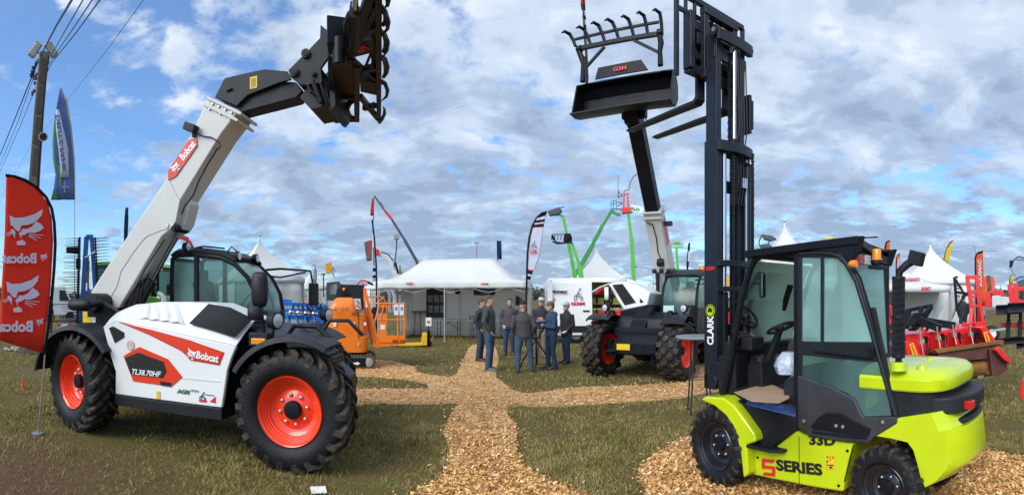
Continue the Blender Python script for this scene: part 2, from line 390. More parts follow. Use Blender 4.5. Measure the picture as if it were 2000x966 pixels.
# ================================================================== ground, wood chip paths, grass
PATH1 = [(780, 990), (816, 966), (840, 948), (872, 916), (876, 884), (866, 836), (882, 808), (894, 788), (824, 790), (740, 788), (676, 794), (600, 800), (540, 790), (600, 765), (676, 760), (760, 758), (836, 758), (834, 750), (776, 740), (676, 733), (640, 728), (676, 716), (736, 703), (768, 704), (812, 716), (816, 727), (880, 736), (894, 728), (904, 704), (916, 678), (924, 672), (964, 673), (970, 684), (974, 700), (968, 736), (1000, 760), (1024, 766), (1044, 766), (1080, 760), (1160, 754), (1280, 750), (1340, 744), (1348, 724), (1346, 708), (1378, 703), (1420, 706), (1440, 740), (1420, 760), (1380, 768), (1336, 777), (1200, 788), (1100, 794), (992, 794), (990, 808), (1008, 832), (1008, 884), (1024, 912), (1060, 932), (1120, 960), (1200, 990), (1260, 1150), (1200, 1500), (800, 1500), (700, 1200)]
PATH2 = [(1250, 940), (1248, 916), (1262, 898), (1280, 884), (1332, 856), (1420, 842), (1560, 844), (1700, 850), (1820, 862), (1880, 874), (1930, 880), (2060, 905), (2300, 1000), (2300, 1500), (1400, 1500), (1290, 1150), (1262, 966)]
def wob(poly, amp=3.0, n=10):
    out = []
    for i in range(len(poly)):
        a, b = poly[i], poly[(i+1) % len(poly)]
        m = max(1, int(hypot(b[0]-a[0], b[1]-a[1])/n))
        for k in range(m):
            t = k/m; s = amp*min(1.6, ((a[1]-640)/160)); out.append((a[0]+(b[0]-a[0])*t+random.uniform(-s, s), a[1]+(b[1]-a[1])*t+random.uniform(-s, s)*.5))
    return out
PW1, PW2 = wob(PATH1), wob(PATH2)
def inside(poly, X, Y):
    c = np.zeros(X.shape, bool); n = len(poly); j = n-1
    for i in range(n):
        xi, yi = poly[i]; xj, yj = poly[j]
        if yi != yj:
            m = ((yi > Y) != (yj > Y)) & (X < (xj-xi)*(Y-yi)/(yj-yi)+xi); c ^= m
        j = i
    return c
def nodemat(name):
    m = bpy.data.materials.new(name); m.use_nodes = True; return m, m.node_tree.nodes, m.node_tree.links
def cramp(N, L, src, stops):
    r = N.new('ShaderNodeValToRGB'); e = r.color_ramp.elements
    while len(e) < len(stops): e.new(.5)
    for i, (p, c) in enumerate(stops): e[i].position = p; e[i].color = (*c, 1)
    L.new(src, r.inputs[0]); return r.outputs[0]
def tnoise(N, L, vec, s, d=6, r=.6):
    n = N.new('ShaderNodeTexNoise'); n.inputs['Scale'].default_value = s; n.inputs['Detail'].default_value = d; n.inputs['Roughness'].default_value = r; L.new(vec, n.inputs['Vector']); return n.outputs[0]
gm, N, L = nodemat('turf'); b_ = N['Principled BSDF']; b_.inputs['Roughness'].default_value = .95; b_.inputs['Specular IOR Level'].default_value = .1
geo = N.new('ShaderNodeNewGeometry')
c1 = cramp(N, L, tnoise(N, L, geo.outputs['Position'], 2.6, 10, .7), [(.34, (.125, .085, .042)), (.46, (.145, .108, .042)), (.58, (.120, .115, .034)), (.72, (.20, .15, .065))])
c2 = cramp(N, L, tnoise(N, L, geo.outputs['Position'], 60, 6, .7), [(.3, (.45, .45, .45)), (.7, (1.35, 1.35, 1.35))])
mx = N.new('ShaderNodeMixRGB'); mx.blend_type = 'MULTIPLY'; mx.inputs[0].default_value = 1; L.new(c1, mx.inputs[1]); L.new(c2, mx.inputs[2])
# bare earth at the near left corner and worn places
mudp = G(30, 935); vm = N.new('ShaderNodeVectorMath'); vm.operation = 'DISTANCE'; vm.inputs[1].default_value = mudp; L.new(geo.outputs['Position'], vm.inputs[0])
ad = N.new('ShaderNodeMath'); ad.operation = 'MULTIPLY_ADD'; L.new(tnoise(N, L, geo.outputs['Position'], 1.8, 8, .65), ad.inputs[0]); ad.inputs[1].default_value = -1.9; L.new(vm.outputs['Value'], ad.inputs[2])
mr = N.new('ShaderNodeMapRange'); mr.inputs[1].default_value = .75; mr.inputs[2].default_value = -.55; L.new(ad.outputs[0], mr.inputs[0])
mc = cramp(N, L, tnoise(N, L, geo.outputs['Position'], 12, 8, .7), [(.3, (.070, .040, .022)), (.7, (.160, .098, .055))])
m2 = N.new('ShaderNodeMixRGB'); L.new(mr.outputs[0], m2.inputs[0]); L.new(mx.outputs[0], m2.inputs[1]); L.new(mc, m2.inputs[2]); L.new(m2.outputs[0], b_.inputs['Base Color'])
bp = N.new('ShaderNodeBump'); bp.inputs['Strength'].default_value = .8; bp.inputs['Distance'].default_value = .03; L.new(tnoise(N, L, geo.outputs['Position'], 25, 8, .7), bp.inputs['Height']); L.new(bp.outputs[0], b_.inputs['Normal'])
gb = MB(); gb.add([(-5000, -5000, 0), (5000, -5000, 0), (5000, 5000, 0), (-5000, 5000, 0)], [(0, 1, 2, 3)])
tag(gb.build('ground', gm, smooth=False), 'wide flat field of short worn grass', None, kind='structure')
pm, N, L = nodemat('chip_bed'); b_ = N['Principled BSDF']; b_.inputs['Roughness'].default_value = .9
geo = N.new('ShaderNodeNewGeometry'); vr = N.new('ShaderNodeTexVoronoi'); vr.inputs['Scale'].default_value = 34; L.new(geo.outputs['Position'], vr.inputs['Vector'])
sp = N.new('ShaderNodeSeparateColor'); L.new(vr.outputs['Color'], sp.inputs[0])
c1 = cramp(N, L, sp.outputs[0], [(.0, (.30, .13, .04)), (.35, (.52, .27, .09)), (.7, (.70, .44, .19)), (1.0, (.82, .60, .33))])
c2 = cramp(N, L, tnoise(N, L, geo.outputs['Position'], 3, 6), [(.3, (.72, .68, .62)), (.7, (1.05, 1.03, 1.0))])
mx = N.new('ShaderNodeMixRGB'); mx.blend_type = 'MULTIPLY'; mx.inputs[0].default_value = 1; L.new(c1, mx.inputs[1]); L.new(c2, mx.inputs[2]); L.new(mx.outputs[0], b_.inputs['Base Color'])
bp = N.new('ShaderNodeBump'); bp.inputs['Strength'].default_value = 1; bp.inputs['Distance'].default_value = .012; L.new(vr.outputs['Distance'], bp.inputs['Height']); L.new(bp.outputs[0], b_.inputs['Normal'])
for pw, lb in ((PW1, 'branching path of pale wood chips across the grass'), (PW2, 'broad bed of pale wood chips under the forklift')):
    b = MB(); pts = [G(x, y, .006) for x, y in pw]
    import mathutils
    tri = mathutils.geometry.tessellate_polygon([pts]); b.add(pts, [t for t in tri])
    tag(b.build('wood_chip_path', pm, smooth=False), lb, kind='structure')
def scatter(name, m, P, verts, faces_per, label):
    """verts: (n, k, 3) array; faces_per: list of tuples"""
    n, k, _ = verts.shape; me = bpy.data.meshes.new(name); fl = len(faces_per); tot = sum(len(f) for f in faces_per)
    me.vertices.add(n*k); me.vertices.foreach_set('co', verts.reshape(-1).astype(np.float32))
    idx = np.concatenate([np.array(f) for f in faces_per]); loops = (np.arange(n)[:, None]*k+idx[None, :]).reshape(-1)
    me.loops.add(n*tot); me.loops.foreach_set('vertex_index', loops.astype(np.int32))
    me.polygons.add(n*fl); ls = np.cumsum([0]+[len(f) for f in faces_per])[:-1]
    me.polygons.foreach_set('loop_start', (np.arange(n)[:, None]*tot+ls[None, :]).reshape(-1).astype(np.int32))
    me.update(calc_edges=True); me.materials.append(m); o = bpy.data.objects.new(name, me); COL.objects.link(o)
    return tag(o, label, None, kind='stuff')
def chips():
    n = 230000; px = RS.uniform(-60, 2060, n); py = 640+ (RS.uniform(0, 1, n)**.85)*440
    k_ = np.where(RS.uniform(0, 1, n) < .2, 5.0, 1.0); a = px+RS.normal(0, 4, n)*k_; b = py+RS.normal(0, 2.2, n)*k_
    m = inside(PW1, a, b) | inside(PW2, a, b); px, py = px[m], py[m]; n = len(px)
    d = 1650/(py-580); th = (px-1000)/1000; X, Y = np.sin(th)*d, np.cos(th)*d
    s = (.005+.017*RS.uniform(0, 1, n)**2.2)*np.maximum(1, d/9)**.6; w = s*RS.uniform(.35, .9, n); yaw = RS.uniform(0, 2*pi, n); ti = RS.normal(0, .40, n); tj = RS.normal(0, .35, n)
    ex = np.stack([np.cos(yaw)*np.cos(ti), np.sin(yaw)*np.cos(ti), np.sin(ti)], 1); ey = np.stack([-np.sin(yaw)*np.cos(tj), np.cos(yaw)*np.cos(tj), np.sin(tj)], 1)
    c = np.stack([X, Y, .009+RS.uniform(0, .018, n)+.2*s], 1); q = []
    for i, j in ((-1, -1), (1, -.7), (.85, 1), (-.9, .8)): q.append(c+ex*(i*s*RS.uniform(.8, 1.2, n))[:, None]+ey*(j*w)[:, None])
    m, N, L = nodemat('wood_chip'); b_ = N['Principled BSDF']; b_.inputs['Roughness'].default_value = .85; b_.inputs['Specular IOR Level'].default_value = .06
    g = N.new('ShaderNodeNewGeometry'); col = cramp(N, L, g.outputs['Random Per Island'], [(0, (.20, .09, .03)), (.15, (.46, .22, .07)), (.5, (.74, .41, .145)), (.8, (.84, .55, .24)), (1, (.90, .72, .43))]); dk = cramp(N, L, tnoise(N, L, g.outputs['Position'], 2.2, 7, .65), [(.32, (.70, .64, .58)), (.48, (.97, .96, .95)), (.7, (1.08, 1.08, 1.08))]); mx = N.new('ShaderNodeMixRGB'); mx.blend_type = 'MULTIPLY'; mx.inputs[0].default_value = 1; L.new(col, mx.inputs[1]); L.new(dk, mx.inputs[2]); L.new(mx.outputs[0], b_.inputs['Base Color'])
    scatter('wood_chips', m, None, np.stack(q, 1), [(0, 1, 2, 3)], 'loose pale wood chips strewn over the paths')
chips()
def grass():
    n = 420000; px = RS.uniform(-60, 2060, n); py = 622+RS.uniform(0, 1, n)**.92*420
    a = px+RS.normal(0, 3.5, n); b = py+RS.normal(0, 2.5, n)
    m = ~(inside(PW1, a, b) | inside(PW2, a, b))
    stray = RS.uniform(0, 1, n) < .02; m |= stray
    # thinner on the bare corner and in worn patches
    d = 1650/(py-580); th = (px-1000)/1000; X, Y = np.sin(th)*d, np.cos(th)*d
    pat = np.sin(X*2.1+1.3*np.sin(Y*1.7))+np.sin(Y*2.7+1.1*np.sin(X*2.3+1))+.6*np.sin(X*6.1+Y*4.3)
    m &= RS.uniform(0, 1, n) < np.clip(.74+pat*.34, .14, 1)
    md = np.hypot(X-mudp.x, Y-mudp.y); m &= RS.uniform(0, 1, n) < np.clip((md-.45)/2.1, .05, 1)
    X, Y, d, pat = X[m], Y[m], d[m], pat[m]; n = len(X)
    h = (.018+.038*RS.uniform(0, 1, n)**1.8)*(1+.22*pat)*np.clip(1+.03*(d-5), 1, 1.8)
    cl = np.sin(X*8.3+2*np.sin(Y*3.1))*np.sin(Y*7.1+2*np.sin(X*2.7+.5)); h *= np.where(cl > .72, 2.0, np.where(cl < -.6, .6, 1.0)); tuft = RS.uniform(0, 1, n) < .05; h[tuft] *= 1.6
    w = (.0016+.0016*RS.uniform(0, 1, n))*np.maximum(1, d/5)**.8
    yaw = RS.uniform(0, 2*pi, n); lean = RS.uniform(.15, 1.25, n); ld = RS.uniform(0, 2*pi, n)
    wx, wy = np.cos(yaw)*w, np.sin(yaw)*w; lx, ly = np.cos(ld)*np.sin(lean), np.sin(ld)*np.sin(lean); lz = np.cos(lean)
    z0 = np.zeros(n); B0 = np.stack([X, Y, z0], 1); W = np.stack([wx, wy, z0], 1)
    M_ = B0+np.stack([lx*h*.55, ly*h*.55, (.35+.65*lz)*h*.6], 1); T_ = B0+np.stack([lx*h*1.3, ly*h*1.3, lz*h], 1)
    v = np.stack([B0-W, B0+W, M_+W*.8, M_-W*.8, T_], 1)
    m, N, L = nodemat('grass_blade'); b_ = N['Principled BSDF']; b_.inputs['Roughness'].default_value = .7; b_.inputs['Specular IOR Level'].default_value = .08
    g = N.new('ShaderNodeNewGeometry')
    nz = tnoise(N, L, g.outputs['Position'], 1.3, 6, .65); ad = N.new('ShaderNodeMath'); ad.operation = 'MULTIPLY_ADD'; L.new(g.outputs['Random Per Island'], ad.inputs[0]); ad.inputs[1].default_value = .5; L.new(nz, ad.inputs[2])
    col = cramp(N, L, ad.outputs[0], [(.32, (.065, .090, .016)), (.47, (.125, .138, .026)), (.62, (.205, .180, .048)), (.78, (.32, .245, .095)), (1.0, (.44, .34, .17))]); L.new(col, b_.inputs['Base Color'])
    scatter('grass', m, None, v, [(0, 1, 2, 3), (3, 2, 4)], 'short trampled grass blades with dry straw')
grass()
b = MB(); c = G(622, 956, .03); b.box(c, (.13, .11, .004), Matrix.Rotation(.5, 3, 'Z') @ Matrix.Rotation(.15, 3, 'X')); po = b.build('paper_scrap', PAPER, smooth=False); tag(po, 'small muddy scrap of white paper lying on the near grass', 'paper')
# ================================================================== wheels
def wheel(parent, c, R, W, rr, steer=0.0, side=-1, lugs='agri', rimm=None, nb=8, hubr=0.088, name='wheel', dish=0.12, roll=0.0, nl=None):
    """centre c; outer face towards side*y; R tyre radius, rr rim radius"""
    h = bpy.data.objects.new(name, None); COL.objects.link(h); h.parent = parent; h.location = c; h.rotation_euler = (0, 0, steer)
    h.empty_display_size = 0.1
    s = side; w2 = W/2; k = R/0.58
    prof = [(rr-.004, w2*.62), (rr+.012, w2*.80), (rr+.05*k, w2*.96), (rr+(R-rr)*.45, w2*1.03), (rr+(R-rr)*.72, w2*.99), (R-.045*k, w2*.90), (R-.028*k, w2*.78), (R-.022*k, w2*.35), (R-.020*k, 0)]
    full = [(r, s*t) for r, t in prof]+[(r, -s*t) for r, t in prof[-2::-1]]
    t = MB().lathe(full, n=72).build('tyre', RUB, h)
    # raised sidewall rings
    lg = MB(); n = nl or (22 if lugs == 'agri' else 16)
    for i in range(n):
        for sd in (-1, 1):
            a0 = 2*pi*(i+(0.5 if sd > 0 else 0))/n+roll
            if lugs == 'agri':
                secs = [(0.0, .34, .052), (.45, .20, .056), (.80, .07, .060), (.99, -.01, .066)]
                rings = []
                for q, da, hw in secs:
                    y = sd*w2*q*.97; a = a0+da*1.05*(1 if True else -1)
                    rb = R-.032*k if q < .9 else R-.06*k; rt = R+.012*k if q < .9 else R-.012*k
                    hwk = hw*k/R*.62
                    rings.append([(rb*cos(a-hwk), y, rb*sin(a-hwk)), (rt*cos(a-hwk*.72), y, rt*sin(a-hwk*.72)), (rt*cos(a+hwk*.72), y, rt*sin(a+hwk*.72)), (rb*cos(a+hwk), y, rb*sin(a+hwk))])
                q, da, hw = secs[-1]; a = a0+da; rb2, rt2 = R-.10*k, R-.075*k; hwk = hw*k/R*.5
                y1, y2 = sd*w2*1.035, sd*w2*.9
                rings.append([(rb2*cos(a-hwk), y2, rb2*sin(a-hwk)), (rb2*cos(a-hwk), y1, rb2*sin(a-hwk)), (rb2*cos(a+hwk), y1, rb2*sin(a+hwk)), (rb2*cos(a+hwk), y2, rb2*sin(a+hwk))])
                lg.loft(rings)
            else:
                def blk(yc, ac, ra, nn=6, rt=R+.010*k):
                    base = [(ra*cos(2*pi*q/nn), ra*sin(2*pi*q/nn)) for q in range(nn)]
                    r1 = []; r2 = []
                    for bx, by in base:
                        aa = ac+bx/R; r1.append(((R-.035*k)*cos(aa), yc+by, (R-.035*k)*sin(aa)))
                        aa = ac+bx*.82/R; r2.append((rt*cos(aa), yc+by*.85, rt*sin(aa)))
                    lg.loft([r1, r2])
                if lugs == 'block':
                    blk(sd*w2*.27, a0, R*.150); blk(sd*w2*.80, a0+pi/n, R*.140, 5, R-.002*k)
                else:  # forklift lugs
                    for q0, q1 in ((.18, .98),):
                        rings = []
                        for q, dr in ((q0, 0), (.8, 0), (1.0, -.018*k), (1.04, -.10*k)):
                            y = sd*w2*q; hw = .05; rt = R+.006+dr; rb = rt-.05*k; a = a0+.06*q
                            rings.append([(rb*cos(a-hw), y, rb*sin(a-hw)), (rt*cos(a-hw), y, rt*sin(a-hw)), (rt*cos(a+hw), y, rt*sin(a+hw)), (rb*cos(a+hw), y, rb*sin(a+hw))])
                        lg.loft(rings)
    lg.build('tread', MUD, t, smooth=False)
    rm = rimm or ORG
    y0 = s*w2
    rp = [(rr+.004, y0*.86), (rr+.010, y0*.80), (rr, y0*.76), (rr*.95, y0*.70), (rr*.945, y0*.60), (rr*.90, y0*.585), (rr*.895, y0*.48), (rr*.85, y0*.465), (rr*.845, y0*.36), (rr*.79, y0*.34), (rr*.78, y0*.22), (rr*.70, y0*.14), (rr*.60, y0*.10), (rr*.56, y0*.16), (rr*.40, y0*.22), (rr*.38, y0*.24), (.01, y0*.24)]
    rim = MB().lathe(rp+[(.01, y0*.18), (rr*.9, y0*.02), (rr+.002, -y0*.8)], n=64).build('rim', rm, h, ang=50)
    hub = MB(); hub.lathe([(hubr, y0*.20), (hubr, y0*.44), (hubr*.93, y0*.50), (hubr*.6, y0*.53), (.003, y0*.53)], n=32)
    hub.build('hub', BLK, h, ang=30)
    nut = None
    for i in range(nb):
        a = 2*pi*i/nb+.2; br = (hubr+rr*.56)/2+.008; at_ = (br*cos(a), 0, br*sin(a))
        if nut is None: nut = o_ = MB().lathe([(.019*k, y0*.18), (.019*k, y0*.30), (.012*k, y0*.33), (.002, y0*.36)], n=8).build('wheel_nut', STE, h, ang=30)
        else: o_ = nut.copy(); COL.objects.link(o_)
        o_.location = at_
    return h
# ================================================================== telehandler
FA = Frame((-1.985, 4.305, 0), radians(4))
FB = Frame((1.72, 10.74, 0), radians(-124.4))
def V3(a, b, c): return Vector((a, b, c))
def telehandler(Fr, label, hood_open, boom, steer_f, steer_r, lugs, far_off=(0, 0), nose=0.0):
    T = FA.T
    root = thing('telehandler', label, 'telehandler', Fr.o, Fr.rz, 'white and black telehandlers of the stand')
    P = lambda pts, v: [T(x, y, v) for x, y in pts]
    # wheels
    WB = 2.80
    wheel(root, (-.03, .21, .575), .575, .40, .325, steer_f, -1, lugs)
    wheel(root, (far_off[0], 1.87+far_off[1], .585), .585, .44, .325, steer_f, 1, lugs, roll=.1)
    wheel(root, (-WB, .23, .595), .595, .44, .325, steer_r, -1, lugs, roll=.07)
    wheel(root, (-WB, 1.87, .595), .595, .44, .325, steer_r, 1, lugs)
    # chassis
    ch = MB()
    ch.bbox((-3.15, .62, .55), (.10, 1.48, .98)); ch.bbox((-2.9, .55, .45), (-.0, 1.55, .62))
    ch.prism([V3(-.62, .42, .45), V3(-.30, .42, .62), (-.12, .42, .95), (-.22, .42, 1.20), (-.62, .42, 1.33), (-1.0, .42, 1.33), (-1.0, .42, .45)], (0, 1.2, 0))
    ch.bbox((-.35, .5, .85), (.05, 1.55, 1.02))
    
    chassis = ch.build('chassis', BLK, root, bevel=.015)
    for x in (0, -WB):
        ax = MB(); ax.tube([(x, .3, .58), (x, .7, .60), (x, 1.4, .60), (x, 1.8, .58)], [.09, .11, .11, .09], 12)
        ax.sph((x, 1.05, .58), .20, 14); ax.bar((x+.12, .45, .56), (x+.12, 1.65, .56), .06)
        for y in (.42, 1.68): ax.bbox((x-.12, y-.06, .44), (x+.12, y+.06, .76))
        ax.build('axle', BLK, root, bevel=.01)
    # front plate with stabiliser pins, lamps and yellow label
    fp = MB(); fp.prism([V3(.02, .62, .52), (.26+nose, .62, .52), (.26+nose, .62, .74), (.02, .62, .95)], (0, .9, 0))
    for y in (.56, .66, 1.46, 1.56) if nose else (): fp.tube([(.30+nose, y, .22), (.30+nose, y, .62)], .014, 6)
    for y in (.61, 1.51) if nose else (): fp.bbox((.22+nose, y-.12, .56), (.36+nose, y+.12, .60))
    fpo = fp.build('front_plate', BLK, chassis, bevel=.008)
    b = MB(); xx = .264+nose; b.prism([V3(xx, .70, .60), (xx, .98, .60), (xx, .98, .72), (xx, .70, .72)], (.004, 0, 0)); b.build('warning_label', YEL, fpo, smooth=False)
    # rear upright holding the boom pivot
    up = MB()
    op = P([(178.7, 572), (189, 574.6), (197, 587), (218, 601.5), (234.6, 612), (222, 640), (201.5, 650), (160, 650), (155, 630), (160, 606)], .62)
    up.prism(op, (0, .10, 0)); op2 = [p+Vector((0, .62, 0)) for p in op]; up.prism(op2, (0, .10, 0))
    up.bbox((-3.55, .62, .80), (-2.6, 1.44, 1.22))
    upr = up.build('boom_support', BLK, root, bevel=.012)
    c = T(181, 594, .6); MB().lathe([(.002, -.05), (.13, -.05), (.13, .9), (.002, .9)], c=(c.x, .6, c.z+.02), n=28).build('pivot_pin', PLA, upr)
    b = MB(); a = T(136, 595, .35); q = T(174, 594, .42)
    b.lathe([(.01, 0), (.06, 0), (.078, .03), (.078, .30), (.05, .34), (.002, .34)], c=(a.x, 0, a.z), axis='X', n=20); b.v = [(x-.0, y+.38, z) for x, y, z in b.v]
    b.tube([(a.x+.3, .38, a.z), (q.x+.15, .5, q.z+.03)], .045, 10)
    b.build('rear_lamp_pod', PLA, root)
    b = MB(); b.lathe([(.002, -.012), (.06, -.012), (.07, .004)], c=(a.x, 0, a.z), axis='X', n=20); b.v = [(x, y+.38, z) for x, y, z in b.v]; b.build('rear_lamp', mat('red_lens', (.5, .01, .01), .2, coat=.5), root)
    for q4 in ([(162, 608), (171, 608), (171, 618.5), (162, 618.5)], [(162, 619), (180, 619), (180, 629.5), (162, 629.5)]):
        b = MB(); b.prism(P(q4, .617), (0, -.003, 0)); b.build('warning_label', YEL, upr, smooth=False)
    b = MB(); b.prism(P([(180.3, 619), (187, 619), (187, 629.5), (180.3, 629.5)], .617), (0, -.003, 0)); b.build('warning_label', PAPER, upr, smooth=False)
    # ------------------------------------------------ engine hood
    e = root; hood = None
    N = P([(202, 641), (215, 633), (227, 627), (300, 641), (370, 656), (448, 672), (461, 677)], .10)
    M1 = [p+(q-p)*.5 for p, q in zip(N, P([(222, 620), (245, 608), (268, 599), (312, 594), (360, 594), (420, 596), (498, 626)], .48))]
    Q = P([(228, 612), (250, 602), (266, 596), (315, 591), (368, 591), (418, 594), (498, 626)], .48)
    Q2 = [Vector((p.x, .95, p.z-.0)) for p in Q]
    side = [(202, 641), (216.6, 696.6), (225.7, 725.6), (225, 769), (330, 783), (433, 796), (439, 757), (444, 722), (452, 698), (461, 677), (448, 672), (370, 656), (300, 641), (227, 627), (215, 633)]
    if not hood_open:
        b = MB(); b.prism(P(side, .10), (0, .05, 0))
        hood = b.build('engine_cover', WHT, root, bevel=.012, seg=3)
        b = MB(); b.sheet([N, [p+(q-p)*.5+Vector((0, -.004, .012)) for p, q in zip(N, Q)], Q, Q2]); 
        top = b.build('hood_top', WHT, root, solid=.02, bevel=.008, ang=22)
        # saw tooth facets along the shoulder
        b = MB()
        for k in range(4):
            x0 = 285+k*20; f = lambda px, py, v: T(px, py, v)
            a0, a1, a2 = T(x0-14, 622+k*2.5, .17), T(x0+14, 626+k*2.5, .17), T(x0+6, 594, .44)
            tip = T(x0-4, 600, .42)+Vector((0, -.02, .035)); low = T(x0+3, 622+k*2.5, .18)+Vector((0, -.015, .012))
            b.add([a0, low, a1, a2, tip], [(0, 1, 4), (1, 2, 3, 4)])
        b.build('hood_facets', WHT, top, smooth=False)
        # black mesh grille
        gq = [T(409, 597, .465), T(452, 604.5, .44), T(495, 626, .40), T(459, 661, .145), T(415, 647, .17), T(372, 634.5, .19)]
        gq = [p+Vector((0, -.018, .020)) for p in gq]
        b = MB(); b.add(gq, [(0, 1, 4, 5), (1, 2, 3, 4)])
        b.build('hood_grille', mat('grille_mesh', (.014, .015, .018), .7, 0, .5, 300, .8, 500), top, solid=.012)
        # orange red decals
        def dec(pts, m, nm, v=.094, par=None, th=.004):
            b = MB(); b.prism(P(pts, v), (0, th, 0)); return b.build(nm, m, par or hood, smooth=False)
        dec([(229, 627.5), (300, 645), (370, 664), (438, 688), (428, 713), (400, 708), (371, 703), (364, 694), (352, 684), (290, 653)], mat('decal_dark_red', (.50, .03, .012), .35), 'stripe_border', .094)  # stripe border in a darker red
        dec([(240, 631), (300, 647), (370, 667), (434, 689.5), (426, 710), (400, 705.5), (374, 701), (366, 692), (353, 682), (292, 652)], REDD, 'side_stripe', .090, None)
        dec([(241, 694.5), (272, 677), (328, 701), (356, 736), (334.5, 754.5), (260, 744)], REDD, 'model_badge_frame', .093)
        dec([(243, 699), (270, 688), (319, 706), (325, 725), (318, 738), (256, 731)], mat('badge_black', (.02, .02, .022), .25, 0, .1, coat=.5), 'model_badge', .089)
        dec([(312, 744), (334, 747), (334, 755), (314, 752)], BTX, 'handle_recess', .089)
        dec([(212.5, 640), (221, 637), (242, 649), (242, 658), (224, 669.5)], mat('vent_mesh', (.012, .013, .015), .8, 0, .6, 60, 1.0, 120), 'side_vent', .091)
        b = MB(); c = T(255, 674, .096); b.lathe([(.001, 0), (.058, 0), (.058, .003)], c=(c.x, .093, c.z), n=28); st = b.build('round_sticker', mat('sticker_silver', (.5, .48, .46), .4), hood)
        b = MB(); b.lathe([(.001, 0), (.048, 0), (.048, .003)], c=(c.x, .0905, c.z), n=28); b.build('sticker_face', mat('sticker_pale', (.62, .42, .38), .5, 0, .3, 30), st)
        dec([(305.5, 763), (312.5, 764), (312.5, 779), (305.5, 778)], YEL, 'yellow_tag', .094)
        # pressed panel crease: its shade painted as a flat grey strip
        dec([(356, 737), (430, 744), (430, 746), (356, 739)], mat('crease_shade_grey', (.62, .62, .62), .4), 'crease_shade', .096)
        def txt(t, pxa, pxb, h, m, v=.086, **k):
            a = T(*pxa, v); bb = T(*pxb, v); d = bb-a
            return text_mesh(t, h, m, 'lettering', hood, basis((a+bb)/2, d, (0, 0, 1)), width=d.length, height=h, **k)
        txt('Bobcat', (384, 692), (427, 701), .078, WTX, bold=.035)
        a = T(375, 691.5, .086); emblem(CAT, .115, .115, basis(a, T(385, 694, .086)-a, (0, 0, 1)), WTX, hood)
        txt('TL38.70HF', (258, 725), (315, 731), .062, WTX, bold=.02, shear=.3)
        txt('AGRI', (345, 763), (371, 766), .045, mat('text_green', (.02, .16, .06), .5), v=.094, bold=.03, shear=.3)
        txt('* * *', (373, 762), (387, 764), .025, mat('text_green', (.02, .16, .06), .5), v=.094, bold=.04)
        txt('G3M', (388, 781.5), (403, 783), .024, RTX, v=.094, bold=.04)
        txt('MANUTENTION', (400, 770), (418, 772), .008, BTX, v=.094)
        a = T(395, 773, .094); loader_emblem(.10, .085, basis(a, (1, 0, 0), (0, 0, 1)), hood, BTX)
        b = MB(); b.prism(P([(409, 784), (421, 774), (421, 787)], .095), (0, .003, 0)); b.build('red_mark', RTX, hood, smooth=False)
    else:
        # hood swung open: white shell with the grille leaning up over the engine
        Z = lambda x, y, z: Vector((x, y, z)); X = FB.X
        f = [X(*q_, -.55) for q_ in ((1187, 554), (1200, 550.5), (1218, 549), (1245, 557), (1270, 571), (1264, 596), (1219, 605), (1205, 585))]
        b = MB(); b.prism(f, (-1.0, 0, -.03)); hood = b.build('engine_cover', WHT, root, bevel=.03, seg=3)
        lp = [X(1156, 570, -.15), X(1170, 561, -.30), X(1190, 553.5, -.56)]
        b = MB(); b.sheet([lp, [q_+Vector((-1.1, 0, .02)) for q_ in lp]]); b.build('cover_lip', WHT, hood, solid=.025, bevel=.008)
        b = MB(); b.sheet([[q_+Vector((-.03, .03, -.05)) for q_ in lp], [q_+Vector((-1.0, .03, -.05)) for q_ in lp]]); b.build('hood_lining', REDP, hood, solid=.015)
        b = MB(); b.prism([X(*q_, -.54) for q_ in ((1196, 556), (1216, 554), (1242, 590), (1220, 595.5))], (.012, 0, 0)); b.build('hood_grille', MATS['grille_mesh'], hood, bevel=.004)
        b = MB(); b.prism([X(*q_, -.54) for q_ in ((1250, 582), (1257, 589), (1250, 591))], (.006, 0, 0)); b.build('side_vent', BLK, hood)
        b = MB(); b.prism([X(*q_, -.50) for q_ in ((1213, 606), (1262, 596), (1266, 655), (1205, 650))], (-.9, 0, 0)); b.build('engine_side', BLK, root, bevel=.02)
        b = MB(); b.bbox((-2.1, .3, 1.0), (-.7, .9, 1.32)); b.bbox((-1.9, .25, 1.3), (-1.2, .75, 1.46)); b.tube([(-1.7, .3, 1.5), (-1.0, .3, 1.5)], .09, 12); b.build('engine', DRK, root, bevel=.02)
        b = MB(); b.bbox((-1.0, .12, 1.22), (-.5, .42, 1.36)); b.build('battery_box', REDP, root, bevel=.01)
        b = MB(); b.prism([Z(-.62, .10, .55), (-2.1, .10, .55), (-2.2, .10, 1.25), (-.62, .10, 1.18)], (0, .06, 0)); b.build('side_panel', WHT, root, bevel=.01)
        b = MB(); b.prism([Z(.02, .80, .95), (-.05, .80, 1.05), (-.55, .80, 1.45), (-.75, .80, 1.45), (-.75, .80, .95)], (0, .35, 0)); b.build('boom_well', BLK, root, bevel=.02)
    b = MB(); b.prism(P([(224, 770), (433, 797), (433, 821.5), (223, 790)], .085), (0, .75, 0))
    b.build('side_skirt', PLA, root, bevel=.008)
    # exhaust stub
    a = T(320, 592, .52); b = MB(); b.tube([a+Vector((0, 0, -.1)), a+Vector((0, 0, .03)), a+Vector((-.01, 0, .07)), a+Vector((-.04, -.01, .10)), a+Vector((-.07, -.02, .105))], [.045, .045, .046, .044, .044], 14)
    b.build('exhaust_pipe', CHR, root)
    # ------------------------------------------------ fenders
    def fender(cx, y0, y1, r, a0, a1, lip=.05):
        b = MB(); b.lathe([(r-lip, y0), (r, y0+.012), (r+.012, (y0+y1)/2), (r, y1)], c=(cx, 0, .58), n=20, a0=a0, a1=a1)
        return b.build('fender', PLA, root, solid=.022, bevel=.006)
